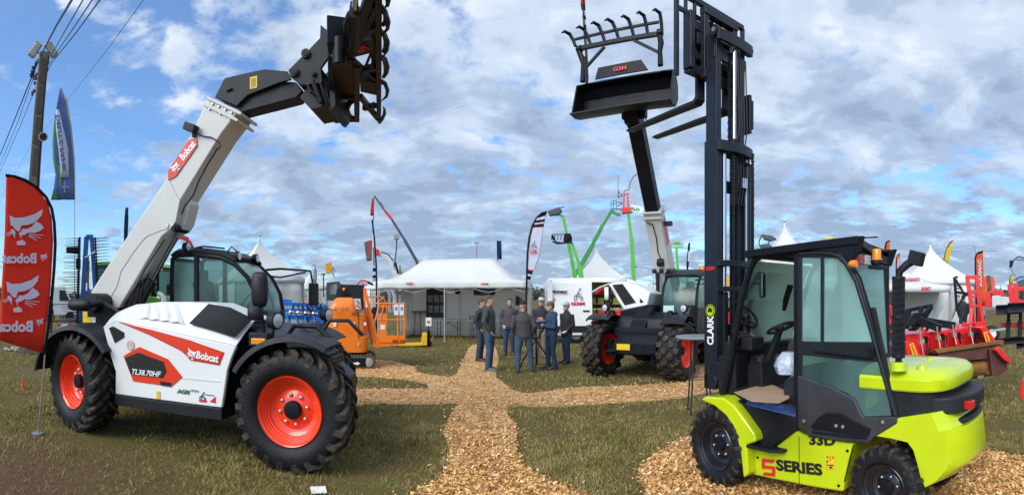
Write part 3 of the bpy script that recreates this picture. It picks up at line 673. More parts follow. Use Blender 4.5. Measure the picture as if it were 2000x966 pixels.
    fender(.0, -.01, .50, .70, radians(60), radians(150)); fender(far_off[0], 1.62+far_off[1], 2.10+far_off[1], .70, radians(52), radians(150))
    fender(-2.80, -.01, .50, .71, radians(38), radians(172)); fender(-2.80, 1.62, 2.08, .71, radians(38), radians(172))
    for yy in (.42, 1.70): b = MB(); b.tube([(-.35, yy, 1.05), (-.12, yy, 1.36), (.12, yy, 1.36), (.30, yy, 1.18)], .025, 8); b.build('fender_stay', PLA, root)
    # ------------------------------------------------ lamps, indicator and mirrors
    def headlamp(c):
        h = MB(); h.lathe([(.02, .12), (.075, .07), (.085, 0), (.085, -.02), (.07, -.025)], c=(0, 0, 0), n=20)
        R = Matrix.Rotation(radians(70), 4, 'Z'); h.v = [tuple(R @ Vector(p)+Vector(c)) for p in h.v]
        hb = h.build('headlight', PLA, root)
        l = MB(); l.lathe([(.002, -.035), (.05, -.034), (.078, -.02), (.078, -.01)], n=20); l.v = [tuple(R @ Vector(p)+Vector(c)) for p in l.v]; l.build('lens', LENS, hb)
        MB().tube([Vector(c)+Vector((-.03, 0, -.06)), Vector(c)+Vector((-.06, 0, -.28))], .02, 8).build('bracket', PLA, hb)
    headlamp((-.22, .18, 1.42)); headlamp((-.22, 1.92, 1.42))
    for c in ((-.36, .10, 1.24), (-.36, 1.98, 1.24)):
        b = MB(); b.box(c, (.20, .09, .13)); ho = b.build('lamp_housing', PLA, root, bevel=.01)
        b = MB(); b.box((c[0]+.01, c[1]+(-.05 if c[1] < 1 else .05), c[2]-.015), (.15, .03, .06)); b.build('indicator', AMB, ho, bevel=.008)
    def mirror(px0, px1, v, sx, sz, sy=.10):
        c = (T(*px0, v)+T(*px1, v))/2
        b = MB(); n = 20; rr = []
        for yy, k in ((0, .80), (.02, .97), (sy*.55, 1.0), (sy, .86)):
            ring = []
            for q in range(n):
                a = 2*pi*q/n; ex = .45
                ring.append((c.x+sx*k*math.copysign(abs(cos(a))**ex, cos(a)), c.y+yy, c.z+sz*k*math.copysign(abs(sin(a))**ex, sin(a))))
            rr.append(ring)
        b.loft(rr); o = b.build('mirror', PLA, root, ang=60); return o, c
    mo, c = mirror((487, 532), (520, 598), .12, .082, .175)
    m2, c2 = mirror((480, 597), (509, 626), .12, .075, .075)
    MB().tube([(c.x, .19, c.z-.1), (c.x+.02, .22, c.z-.42), (c.x, .4, 1.2)], .018, 8).build('mirror_arm', PLA, mo)
    if hood_open:
        b = MB(); b.box((c.x+.085, c.y+.05, c.z), (.004, .09, .28)); b.build('mirror_glass', MIRR, mo)
    # far side mirror on its bent arm
    b = MB(); zz = 2.02
    b.tube([(-1.10, 1.95, zz), (-.95, 2.1, zz+.02), (-.62, 2.42, zz), (-.58, 2.44, zz-.25)], .016, 8); b.tube([(-1.10, 1.95, zz-.08), (-.95, 2.1, zz-.10), (-.68, 2.38, zz-.02)], .012, 8)
    ma = b.build('mirror_arm', PLA, root)
    b = MB(); b.box((-.58, 2.44, zz-.33), (.06, .18, .32), Matrix.Rotation(radians(-20), 3, 'Z')); b.build('mirror', PLA, ma, bevel=.02)
    # ------------------------------------------------ cab
    v0, v1 = 1.24, 2.02
    arc = [T(*p, v0) for p in [(337, 612), (335, 555), (337, 506), (345, 499), (384, 497), (432, 503), (459, 516), (484, 542), (500, 574), (506, 612), (505, 650)]]
    def at(v): return [Vector((p.x, v, p.z)) for p in arc]
    cab = MB()
    for v in (v0, v1): cab.tube(at(v), .032, 8)
    for i in (2, 5, 9, 0): cab.bar(at(v0)[i], at(v1)[i], .06, .05)
    dp = T(384, 499, v0); db = T(384, 618, v0)
    for v in (v0, v1): cab.bar((dp.x, v, dp.z), (db.x, v, db.z), .06, .05, (0, 1, 0))
    cab.bbox((-2.15, v0-.02, .62), (-.86, v1+.02, 1.42)); cab.bbox((-2.18, v0+.02, .95), (-2.10, v1-.02, 1.55))
    cabo = cab.build('cab_frame', BLK, root, bevel=.008)
    rf = MB(); A = at(v0-.03)[2:7]; Bp = at(v1+.03)[2:7]
    rf.sheet([[p+Vector((0, 0, .035)) for p in A], [p+Vector((0, .1, .075)) for p in A], [p+Vector((0, -.1, .075)) for p in Bp], [p+Vector((0, 0, .035)) for p in Bp]])
    ro = rf.build('cab_roof', PLA, cabo, solid=.05, bevel=.01)
    gl = MB(); ins = [p*1.0 for p in at(v0)]; 
    for gp in (ins, at(v1)): MB().add(list(gp), [tuple(range(len(ins)))]).build('side_window', GLS, cabo, smooth=False)
    wsn = MB(); A = at(v0+.02)[5:]; Bp = at(v1-.02)[5:]
    rows = [[a+(b2-a)*t+Vector((.05*sin(pi*t), 0, .02*sin(pi*t))) for a, b2 in zip(A, Bp)] for t in (0, .2, .4, .6, .8, 1)]
    wsn.sheet(rows); wso = wsn.build('windscreen', GLS, cabo)
    A = at(v0+.02)[:3]; Bp = at(v1-.02)[:3]; MB().sheet([A, Bp]).build('rear_window', GLS, cabo, smooth=False)
    # wiper and paper on the screen
    MB().tube([(-.86, 1.75, 1.35), (-.88, 1.62, 1.62), (-.93, 1.55, 1.85)], .012, 6).build('wiper', PLA, wso)
    # interior: seat, steering column, joystick console
    s = MB(); s.bbox((-1.85, 1.42, 1.15), (-1.38, 1.85, 1.30)); s.prism([V3(-1.85, 1.44, 1.28), (-1.72, 1.44, 1.28), (-1.86, 1.44, 1.88), (-1.98, 1.44, 1.86)], (0, .40, 0)); s.bbox((-1.95, 1.55, 1.86), (-1.86, 1.73, 2.02))
    s.build('seat', mat('seat_cloth', (.03, .03, .033), .9), cabo, bevel=.03)
    s = MB(); s.tube([(-.98, 1.62, 1.2), (-1.18, 1.62, 1.52)], .05, 10); s.bbox((-1.12, 1.4, 1.2), (-.94, 1.9, 1.48)); s.bbox((-1.7, 1.3, 1.3), (-1.35, 1.4, 1.45)); s.tube([(-1.42, 1.35, 1.45), (-1.38, 1.35, 1.6)], .02, 8)
    so = s.build('dashboard', PLA, cabo, bevel=.01)
    R = Matrix.Rotation(radians(-58), 4, 'Y'); w = MB(); pts = [R @ Vector((.19*cos(a), .19*sin(a), 0))+Vector((-1.2, 1.62, 1.56)) for a in [2*pi*i/24 for i in range(25)]]
    w.tube(pts, .016, 6, False); w.tube([pts[0], pts[12]], .014, 6); w.tube([pts[6], (-1.2, 1.62, 1.56)], .014, 6); w.build('steering_wheel', PLA, so)
    for y, x in ((1.34, -1.26), (1.80, -1.22), (1.15, -1.9)) if not hood_open else ():
        z = 2.17 if x > -1.5 else 2.3
        b = MB(); b.lathe([(.02, .06), (.055, .03), (.06, -.03), (.05, -.035)], axis='X', n=14); b.v = [(-q[0]+x+.03, q[1]+y, q[2]+z) for q in b.v]; w1 = b.build('work_lamp', PLA, ro)
        b = MB(); b.lathe([(.002, .04), (.05, .036)], axis='X', n=14); b.v = [(q[0]+x+.03, q[1]+y, q[2]+z) for q in b.v]; b.build('lens', LENS, w1)
        MB().tube([(x, y, z-.04), (x-.02, y, z-.12)], .012, 6).build('bracket', PLA, w1)
    b = MB(); b.tube([(-2.0, 1.3, 2.27), (-1.7, 1.3, 2.31), (-1.4, 1.32, 2.27)], .012, 6); b.tube([(-1.35, 1.3, 2.22), (-1.3, 1.32, 2.29), (-1.2, 1.34, 2.2)], .010, 6); b.build('cable_loop', PLA, ro)
    boom(root, T, P)
    return root
# ------------------------------------------------------------------ near machine (seen from its right side)
def boom_near(root, T, P):
    v0, w = .86, .40
    bo = P([(406, 191), (440, 206), (466, 217), (432, 262), (352, 392), (344, 432), (334, 447), (316, 462), (232, 602), (205, 606), (182, 598), (176, 572), (196, 540), (262, 440), (328, 344), (372, 262)], v0)
    b = MB(); b.prism(bo, (0, w, 0)); bm = b.build('boom', BOOMW, root, bevel=.022, seg=3)
    # collar of the outer section
    cl = MB()
    for a, c in (((404, 190), (471, 222)), ((398, 203), (464, 235))):
        p, q = T(*a, v0-.02), T(*c, v0-.02); d = (p-q).normalized(); n = Vector((-d.z, 0, d.x)) if d.x > 0 else Vector((d.z, 0, -d.x))
        cl.bar((p+q)/2+Vector((0, w/2+.02, 0))-(p-q)/2, (p+q)/2+Vector((0, w/2+.02, 0))+(p-q)/2, w+.05, .035, n)
    cl.build('boom_collar', BOOMW, bm, bevel=.006)
    for px, py in ((415, 203), (427, 208), (440, 214), (452, 220), (409, 213), (449, 231), (430, 222), (337, 440)):
        c = T(px, py, v0-.012); MB().lathe([(.001, -.008), (.012, -.006), (.014, .006)], c=(c.x, v0-.012, c.z), n=10).build('bolt', STE, bm)
    c = T(326, 440, v0-.01); MB().lathe([(.001, -.01), (.03, -.01), (.03, .01)], c=(c.x, v0-.01, c.z), n=16).build('pin', STE, bm)
    # pressed reinforcement panel low on the boom
    pr = MB()
    pr.prism(P([(330, 350), (351, 392), (343, 432), (333, 446), (314, 450), (285, 462), (262, 490), (236, 530), (228, 560), (206, 596), (186, 590), (181, 570), (200, 540), (262, 445)], v0-.008), (0, .01, 0))
    pr.build('boom_panel', BOOMW, bm, bevel=.006, seg=2)
    # red emblem
    d = MB(); d.prism(P([(327.5, 352), (328.5, 332), (369, 272.5), (384, 269.5), (384.5, 285), (343, 344)], v0-.014), (0, .005, 0)); dd = d.build('boom_decal', REDD, bm, smooth=False)
    a, q = T(345, 323, v0-.017), T(376, 283, v0-.017)
    text_mesh('Bobcat', .1, WTX, 'lettering', dd, basis((a+q)/2+Vector((.045, 0, .055)), q-a, (-.8, 0, .6)), width=(q-a).length*.80, height=.10, bold=.035)
    e = T(343, 326, v0-.017); emblem(CAT, .13, .13, basis(e, q-a, (-.8, 0, .6)), WTX, dd)
    # work lamp box and cable on the boom
    lb = MB(); c = T(374, 250, v0-.03); R = Matrix.Rotation(radians(25), 3, 'Y'); lb.box(c, (.16, .14, .09), R); lb.box(c+Vector((.03, .02, -.07)), (.05, .05, .08)); lbo = lb.build('boom_lamp', DRK, bm, bevel=.008)
    cb = MB(); cb.tube([T(x, y, v0-.02) for x, y in ((384, 259), (390, 263), (398, 266), (412, 268), (425, 275), (431, 284), (428, 290), (421, 291))], .008, 6)
    cb.tube([Vector((p.x, v0+w+.01-.38, p.z)) for p in [T(x, y, v0) for x, y in ((424, 286), (404, 318), (386, 352), (375, 380), (358, 402), (352, 418))]], .010, 6)
    cb.tube([T(x, y, v0+.0)+Vector((.03, 0, -.03)) for x, y in ((318, 462), (300, 490), (280, 520), (262, 555), (240, 590))], .010, 6)
    cb.build('hose', PLA, bm)
    # bracket and lift cylinders
    k = MB(); k.prism(P([(352, 392), (368, 388), (372, 398), (362, 436), (352, 452), (338, 448)], v0+.1), (0, .22, 0)); k.build('boom_bracket', BOOMW, bm, bevel=.01)
    c = T(345, 446, v0+.05); k = MB(); k.lathe([(.001, -.06), (.045, -.06), (.045, .22), (.001, .22)], c=(c.x, v0+.05, c.z), n=16); k.lathe([(.001, -.08), (.028, -.08), (.028, -.06)], c=(c.x, v0+.05, c.z), n=12); k.build('cylinder_pin', BLK, bm)
    # dark lift cylinder body behind
    for dv, x0 in ((.12, 0), (.34, 3)):
        p, q = T(348+x0, 452, v0+dv), T(262+x0, 612, v0+dv)
        m = p+(q-p)*.62
        r = MB(); r.tube([p, m], .024, 10); ro = r.build('lift_cylinder_rod', mat('dark_chrome', (.12, .12, .13), .2, .9), root)
        r = MB(); r.tube([p+(q-p)*.60, q], .05, 14); r.tube([p+(q-p)*.58, p+(q-p)*.63], .06, 14); r.build('lift_cylinder', BLK, ro)
    r = MB(); p, q = T(330, 455, v0+.2), T(276, 560, v0+.2); r.tube([p, q], .018, 8)
    for j in range(5): r.tube([T(258+j*6, 560-j*4, v0+.1), T(246+j*7, 580, v0+.05), T(236+j*9, 600, v0+.05), T(232+j*9, 612, v0+.1)], .012, 6)
    r.tube([T(281, 500, v0+.1), T(262, 545, v0+.05), T(240, 590, v0+.05)], .010, 6)
    r.build('hydraulic_lines', PLA, root)
    # black gooseneck with quick hitch
    g = MB(); g.prism(P([(419, 190), (438, 152), (516, 134.6), (561, 138.6), (569, 155), (545, 161.5), (483.4, 186), (462, 207)], v0+.03), (0, .03, 0))
    g.prism(P([(419, 190), (438, 152), (516, 134.6), (561, 138.6), (569, 155), (545, 161.5), (483.4, 186), (462, 207)], v0+.32), (0, .03, 0))
    g.prism(P([(421, 190), (440, 155), (516, 138), (520, 150), (483, 182), (455, 204)], v0+.06), (0, .26, 0))
    g.prism(P([(455, 204), (483, 183), (548, 158), (578, 160), (590, 178), (578, 190), (530, 203), (470, 219)], v0+.08), (0, .24, 0))
    gn = g.build('gooseneck', DRK, bm, bevel=.010)
    y = MB(); y.prism(P([(488, 151), (502, 147.5), (502, 170.5), (488, 174)], v0+.026), (0, .004, 0)); yo = y.build('yellow_plate', YEL, gn, smooth=False)
    y = MB()
    for j in range(5): y.prism(P([(490, 154+j*3.6), (499, 151.6+j*3.6), (499, 153+j*3.6), (490, 155.4+j*3.6)], v0+.022), (0, .003, 0))
    y.build('plate_lines', mat('faint_brown', (.25, .16, .02), .5), yo, smooth=False)
    s = MB(); s.tube([T(x, yy, v0+.022) for x, yy in ((443, 177), (447, 175.5), (453, 173))], .016, 8); s.build('slot', BLK, gn)
    # tilt cylinder under the gooseneck
    t = MB(); t.tube([T(536, 189, v0+.2), T(562, 187, v0+.2)], .028, 12); t.build('tilt_rod', CHR, gn)
    t = MB(); t.tube([T(500, 196, v0+.2), T(538, 189, v0+.2)], .05, 14); t.prism(P([(556, 184), (572, 176), (583, 178), (584, 186), (566, 192)], v0+.1), (0, .2, 0)); t.build('tilt_cylinder', BLK, gn, bevel=.008)
    h = MB()
    hp = P([(563, 137), (596, 104), (625, 74), (626, 48), (639.6, 60.6), (640, 113), (626, 133), (629, 161), (612, 163), (599, 165), (588, 165), (567, 150)], v0-.12)
    h.prism(hp, (0, .04, 0)); h.prism([p+Vector((0, .62, 0)) for p in hp], (0, .04, 0))
    h.prism(P([(585.7, 190), (600, 170), (634, 150), (642, 190), (655, 205), (647, 219), (639, 206), (607, 213)], v0-.06), (0, .50, 0))
    for px, py, r in ((573.6, 139, .05), (596, 103, .048), (611, 142, .03)):
        c = T(px, py, v0-.15); h.lathe([(.001, 0), (r, 0), (r, .72), (.001, .72)], c=(c.x, v0-.15, c.z), n=18)
    h.prism(P([(626, 48), (641, 62), (648, 86), (640, 120), (646, 215), (655, 205), (652, 84), (640, 60)], v0-.1), (0, .6, 0))
    ho = h.build('quick_hitch', DRK, root, bevel=.010)
    h = MB()
    for px, py, r in ((573.6, 139, .03), (596, 103, .028), (611, 142, .014)):
        c = T(px, py, v0-.158); h.lathe([(.001, 0), (r, 0), (r, .01)], c=(c.x, v0-.158, c.z), n=18)
    h.build('pin_head', BLK, ho)
    h = MB(); h.tube([T(612, 158, v0-.1), T(618, 175, v0-.1), T(628, 200, v0-.1)], .03, 10); h.tube([T(620, 150, v0-.1), T(632, 178, v0-.12), T(640, 206, v0-.1)], .014, 8); h.tube([T(600, 160, v0-.1), T(606, 180, v0-.14), T(622, 190, v0-.1)], .012, 8); h.build('hitch_hose', BLK, ho)
tele1 = telehandler(FA, 'large white telehandler in the left foreground with orange rims and a raised boom', False, boom_near, radians(-3), radians(-17), 'agri', (-.42, -.12))
# manure grab held by the near telehandler: traced on level planes at its true height
def near_grab():
    z0 = 3.86; o = G(690, 150, z0+.3); root = thing('manure_grab', 'black toothed grab held up in the hitch of the left telehandler', 'grab', o)
    g = lambda px, py, z=z0: G(px, py, z)-o
    f = MB()
    def bm(a, c, w, h=None, z=z0): f.bar(g(*a, z), g(*c, z), w, h or w)
    bm((740, 233), (739, -60), .055); bm((732, 160), (732, -60), .07, .06, z0+.05)
    bm((697, 234), (697, 126), .065); bm((649, 189), (696, 190), .05); bm((654, 236), (698, 233), .05); bm((654, 237), (654, 192), .03); bm((645, 188), (643, 120), .03); bm((654, 190), (645, 130), .025)
    bm((703, 187), (738, 231), .055); bm((692, 84), (722, -10), .07); bm((699, 84), (737, 10), .05); bm((690, 116), (733, 155), .035); bm((703, 155), (724, 106), .025)
    for yy in (52, 130, 205): bm((710, yy+6), (734, yy), .06)
    fo = f.build('grab_frame', DRK, root, bevel=.006)
    b = MB()
    b.prism([g(684, 92), g(731, 76), g(731, 103), g(686, 114)], (0, 0, .14)); b.prism([g(703, 157), g(743, 164), g(737, 187), g(704, 180)], (0, 0, .14))
    bb = b.build('grab_arm', DRK, root, bevel=.008)
    a, c = g(694, 99.5, z0-.008), g(716, 91.5, z0-.008); text_mesh('G3M', .1, RTX, 'lettering', bb, basis((a+c)/2, c-a, g(700, 80)-g(700, 100)), width=(c-a).length, height=.10, bold=.03)
    b = MB(); b.prism([g(640, 112), g(690, 118), g(697, 188), g(650, 190)], (0, 0, .32)); b.prism([g(638, 84), g(672, 88), g(690, 96), g(690, 114), g(642, 112)], (0, 0, .25))
    b.prism([g(684, 25, z0+.1), g(697, 22, z0+.1), g(692, 84, z0+.1), g(676, 84, z0+.1)], (0, 0, .1))
    b.lathe([(.002, -.12), (.06, -.12), (.06, .12), (.002, .12)], c=tuple(g(663, 101, z0-.05)), axis='Z', n=16)
    b.build('grab_body', BLK, root, bevel=.01)
    c = MB(); c.tube([g(693, 90, z0), g(694, 22, z0)], .05, 12); co = c.build('grab_cylinder', DRK, root)
    c = MB(); c.tube([g(694, 22, z0), g(695, -50, z0)], .022, 10); c.build('cylinder_rod', CHR, co)
    k = MB(); k.tube([g(x, y, z0-.03) for x, y in ((672, 92), (664, 100), (660, 112), (668, 122), (680, 118))], .014, 6); k.tube([g(x, y, z0-.03) for x, y in ((648, 108), (658, 118), (672, 116), (684, 122))], .014, 6); k.build('grab_hose', PLA, root)
    # curved teeth, one object each
    for i, tp in enumerate((((741, -36), (754, -18), (758, 0), (757, 10), (752, 14)), ((741, 11), (752, 24), (758, 43), (757, 56), (747, 67)), ((738, 58), (751, 68), (757, 82), (756, 98), (747, 113)), ((738, 108), (752, 116), (757, 130), (756, 142), (750, 153)), ((739, 156), (752, 163), (757, 176), (755, 188), (745, 197)), ((741, 238), (747, 231), (751, 222), (751, 214), (749, 208)), ((749, 150), (753, 142), (753, 130), (750, 118), (744, 112)), ((749, 100), (753, 92), (753, 80), (750, 68), (744, 62)), ((749, 48), (753, 40), (753, 28), (750, 16), (744, 10)))):
        t = MB(); t.tube([g(*q_, z0-.01*k_) for k_, q_ in enumerate(tp)], [.026, .024, .022, .016, .005] if i < 6 else [.018, .02, .02, .016, .005], 8); t.build('tine', BLK, root)
    for pts in (((694, 24), (684, 30), (678, 44), (677, 60), (682, 74)), ((692, 194), (683, 200), (677, 213), (682, 226), (694, 232))):
        t = MB(); t.tube([g(*p) for p in pts], [.03, .035, .035, .03, .02], 8); t.build('tine', BLK, root)
near_grab()
# ------------------------------------------------------------------ second machine, facing the camera, hood open
def boom_far(root, T, P):
    v0, w = .88, .38
    S = Vector((-2.45, v0, 1.2)); E = Vector((.45, v0, 5.35)); d = (E-S).normalized(); n = Vector((-d.z, 0, d.x)); L = (E-S).length
    q = lambda t, h: S+d*(t*L)+n*h
    b = MB(); b.prism([q(-.03, -.24), q(.30, -.24), q(.36, -.18), q(.57, -.17), q(.57, .17), q(.15, .22), q(-.03, .15)], (0, w, 0)); bm = b.build('boom', BOOMW, root, bevel=.02)
    b = MB(); 
    for t in (.545, .57): b.bar(q(t, 0)+Vector((0, -.03, 0)), q(t, 0)+Vector((0, w+.03, 0)), .40, .03, d)
    b.build('boom_collar', BOOMW, bm, bevel=.006)
    b = MB(); b.prism([q(.5, -.13), q(.94, -.12), q(.96, -.24), q(1.01, -.22), q(1.01, .02), q(.96, .12), q(.5, .13)], (0, w-.08, 0)); b.v = [(x, y+.04, z) for x, y, z in b.v]; b.build('inner_boom', BLK, bm, bevel=.015)
    b = MB(); b.prism([q(.40, .10), q(.52, .14), q(.52, -.06), q(.40, -.10)], (0, -.004, 0)); b.prism([q(.40, .10)+Vector((0, w, 0)), q(.52, .14)+Vector((0, w, 0)), q(.52, -.06)+Vector((0, w, 0)), q(.40, -.10)+Vector((0, w, 0))], (0, .004, 0)); b.build('boom_decal', REDD, bm, smooth=False)
    b = MB(); b.tube([q(.53, -.19)+Vector((0, .05, 0)), q(.52, -.2)+Vector((0, .18, 0)), q(.45, -.19)+Vector((0, .2, 0)), q(.38, -.19)+Vector((0, .17, 0)), q(.31, -.2)+Vector((0, .25, 0)), q(.25, -.26)+Vector((0, .3, 0))], .012, 6)
    for dy in (.08, .3): b.tube([q(.28, -.26)+Vector((0, dy, 0)), Vector((-1.5, v0+dy, 1.3))], .045, 10)
    b.build('hose', PLA, bm)
    b = MB()
    for dy in (.02, .19, .36): b.lathe([(.01, -.04), (.05, -.04), (.05, .04), (.01, .04)], c=tuple(q(.29, -.27)+Vector((0, dy, 0))), n=14)
    b.lathe([(.01, -.08), (.09, -.07), (.09, .07), (.01, .08)], c=tuple(q(.33, -.23)+Vector((0, .2, 0))), n=14)
    b.build('cylinder_pin', BLK, bm)
    b = MB(); b.bbox((-2.15, 2.02, 0), (-2.1, 2.04, 0.1)); c = q(.50, .0)+Vector((0, w+.1, 0)); b = MB(); b.box(c, (.12, .16, .10)); b.build('boom_lamp', PLA, bm, bevel=.01)
tele2 = telehandler(FB, 'telehandler facing the camera beside the van, its white hood swung open and boom raised', True, boom_far, radians(-7), 0, 'block', nose=.12)
b = MB(); b.lathe([(.001, .0), (.055, 0), (.055, .09), (.04, .12), (.001, .125)], axis='Z', n=18); b.v = [(x-1.75, y+1.95, z+2.27) for x, y, z in b.v]; b.build('beacon', AMB, tele2)
b = MB(); b.box((-.80, 1.42, 1.30), (.006, .24, .34), Matrix.Rotation(radians(-8), 3, 'Y')); b.build('price_sheet', mat('sheet_teal', (.40, .58, .56), .6), tele2)
# ================================================================== forklift
FC = Frame((1.716, 4.117, 0), radians(-66))
def forklift():
    T = FC.T; P = lambda pts, v: [T(x, y, v) for x, y in pts]
    root = thing('forklift', 'lime green forklift with a black cab and a tall raised mast in the right foreground', 'forklift', FC.o, FC.rz)
    BR = mat('forklift_rim', (.010, .012, .018), .30, 0, .2, coat=.3)
    wheel(root, (.0, .12, .345), .345, .23, .20, radians(-5), -1, 'fork', BR, 6, .055, roll=.1, nl=20)
    wheel(root, (.0, 1.08, .345), .345, .23, .20, radians(-3), 1, 'fork', BR, 6, .055, nl=20)
    wheel(root, (1.58, .13, .295), .295, .19, .165, radians(-8), -1, 'fork', BR, 6, .05, nl=20)
    wheel(root, (1.58, 1.02, .295), .295, .19, .165, radians(-8), 1, 'fork', BR, 6, .05, nl=20)
    # chassis side
    side = [(1459, 871), (1508, 877), (1554, 840), (1581, 851), (1668, 865), (1657, 900), (1650, 935), (1646.6, 961), (1590, 952), (1530, 940), (1463, 926)]
    b = MB(); b.prism(P(side, .10), (0, .98, 0)); body = b.build('chassis', LIME, root, bevel=.022, seg=3)
    fen = [(1369, 780), (1380, 773), (1415, 776), (1436, 792), (1451, 812), (1475, 846), (1478, 862), (1460, 868), (1463, 926), (1453, 933), (1448, 886), (1438, 840), (1420, 812), (1398, 793)]
    for v in (-.015, .97):
        q = P(fen, .0); b = MB(); b.prism([Vector((p.x, v, p.z)) for p in q], (0, .24, 0)); b.build('front_fender', LIME, root, bevel=.02, seg=3)
    # dark cowl under the floor
    b = MB(); b.prism(P([(1418, 775), (1459, 788), (1500, 802), (1556.8, 815.6), (1556.8, 840), (1529.6, 858), (1502, 877), (1478, 862), (1475, 845), (1451, 811)], .085), (0, 1.0, 0)); cw = b.build('floor_cowl', PLA, root, bevel=.012)
    b = MB(); st = [T(1459, 868, .06), T(1532, 857, .06)]; zz = st[0].z
    b.prism([(st[0].x, .03, zz), (st[0].x+.04, -.01, zz), (T(1505, 878, .0).x, -.01, zz), (st[1].x, .05, zz), (st[1].x, .16, zz), (st[0].x, .16, zz)], (0, 0, .025)); b.build('step', PLA, root, bevel=.006)
    for q_ in ([(1666, 868), (1668, 868), (1650, 940), (1648, 940)], [(1560, 852), (1561.2, 852), (1561.2, 944), (1560, 943)]):
        b = MB(); b.prism(P(q_, .0985), (0, .004, 0)); b.build('panel_seam', BLK, body, smooth=False)
    for q_ in ((1470, 915), (1480, 893), (1655, 880), (1638, 948), (1690, 858)):
        c = T(*q_, .098); MB().lathe([(.001, -.005), (.011, -.004), (.012, .004)], c=(c.x, .098, c.z), n=10).build('bolt', BLK, body)
    # inner structure below the seat and the floor
    b = MB(); z = T(1459, 788, .12).z; b.bbox((.05, .14, .35), (1.1, 1.05, z+.10)); b.bbox((.80, .14, z), (1.35, 1.06, z+.36)); b.bbox((-.10, .16, .42), (.10, 1.02, 1.12)); b.build('floor_box', PLA, root, bevel=.01)
    fz = z+.105
    b = MB(); q = [FC.Z(x, y, fz) for x, y in ((1434, 767), (1500, 748), (1540, 766), (1542, 778), (1497, 799))]; b.prism(q, (0, 0, .006)); b.build('cardboard', mat('cardboard', (.36, .24, .15), .85, 0, .1), root, smooth=False)
    b = MB(); g = []
    for i in range(9):
        px = 1458+i*12; row = []
        for j in range(4):
            p = FC.Z(px, 790+i*3.0-j*(2+i*.75), fz+.008+.012*random.random()); row.append(p)
        g.append(row)
    b.sheet(g); b.build('blue_plastic_sheet', mat('blue_film', (.006, .03, .13), .3, 0, .5, 30, 1, 60, coat=.3), root, solid=.004)
    # counterweight
    rings = []
    def outl(v, k=0):
        pts = [(1709, 851), (1722, 835), (1750, 822), (1754, 816), (1800, 812), (1856, 809), (1868, 828), (1881, 846), (1902, 843), (1905, 862), (1909, 905), (1903, 922), (1870, 944), (1833, 955), (1820, 940), (1806, 905), (1794, 880), (1775, 864), (1740, 856)]
        q = P(pts, .08)
        return q
    q = outl(0); b = MB(); n = len(q)
    cx = sum(p.x for p in q)/n; xr = max(p.x for p in q)
    vs = [.08, .10, .16, .26, .42, .60, .78, .92, 1.04, 1.12]
    for v in vs:
        t = abs(v-.6)/.52; pull = .03*max(0, t-.9)*10 if t > .9 else 0
        kx = float(np.interp(v, [.08, .12, .24, .6, .9, 1.12], [.60, .68, .82, .88, .70, .15])); rings.append([Vector((p.x if p.x < 1.72 else 1.72+(p.x-1.72)*kx, v, p.z)) for p in q])
    b.loft(rings); b.build('counterweight', LIMEC, root, bevel=.018, seg=3, ang=40)
    # black band and rear mouldings: horizontal superellipse outlines
    def slab(x0, x1, y0, y1, z0, z1, m, nm, rx=2.8, inset=0, par=None, bev=.015, taper=0.0, zt=None):
        b = MB(); n = 40; rs = []; yc = (y0+y1)/2; hw = (y1-y0)/2
        prof = [(z0, 1-taper), (z1, 1.0)] if zt is None else zt
        for z_, k in prof:
            r = [Vector((x0, yc-hw*k, z_)), Vector((x0, yc-hw*k, z_))]
            r = [Vector((x0, yc-hw*k, z_))]
            for i in range(n+1):
                a = -pi/2+pi*i/n; cx_ = x1-(hw*.62)
                ca, sa = cos(a), sin(a); e = 2/rx
                r.append(Vector((cx_+(x1-cx_)*k*abs(ca)**e, yc+hw*k*math.copysign(abs(sa)**e, sa), z_)))
            r.append(Vector((x0, yc+hw*k, z_)))
            rs.append(r)
        b.loft(rs); return b.build(nm, m, par or root, bevel=bev, seg=3, ang=40)
    zA = T(1750, 816, .1).z; zB = T(1739, 758.5, .1).z; zC = 0
    slab(1.50, 1.98, .10, 1.10, zA-.03, zB+.02, PLA, 'rear_cowl', 3.3)
    zC = zB+.155; ht = slab(1.36, 2.02, .08, 1.10, zB, zC, LIME, 'engine_hood', 3.3, zt=[(zB-.012, .985), (zB, 1.0), (zB+.070, 1.0), (zB+.095, .965), (zB+.125, .86), (zB+.145, .66), (zB+.153, .4), (zB+.155, .15)])
    # two caps on the hood and the exhaust foot
    for px, py in ((1801, 712), (1815, 700)):
        c = FC.Z(px, py, zC+.01); b = MB(); b.lathe([(.045, -.03), (.036, .0), (.018, .008), (.018, .018), (.001, .02)], c=(c.x, c.y, zC), axis='Z', n=18); b.build('filler_cap', LIME, ht)
    zD = T(1895, 800, .3).z
    slab(1.8, 2.14, .16, 1.02, zD-.02, zD+.10, DRK, 'rear_bumper', 2.4, bev=.02)
    slab(1.8, 2.12, .20, 1.00, zD-.17, zD-.07, DRK, 'rear_bumper', 2.4, bev=.02)
    b = MB(); c = FC.L(D(1899, 782, 3.36)); b.bbox((2.06, .30, zD+.0), (2.15, .38, zD+.06)); b.build('tail_light', mat('red_lens', (.5, .01, .01), .2, coat=.5), root, bevel=.008)
    # lime engine side panel behind the glass door
    b = MB(); b.prism(P([(1640, 758), (1690, 745), (1738, 742), (1752, 812), (1690, 812), (1665, 790)], .20), (0, .15, 0)); sp = b.build('engine_side_panel', LIME, root, bevel=.015)
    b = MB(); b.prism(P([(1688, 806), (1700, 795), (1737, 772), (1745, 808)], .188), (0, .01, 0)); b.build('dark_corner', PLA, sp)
    # ---------------------------------------------------------------- cab frame
    v0, v1 = .12, 1.08
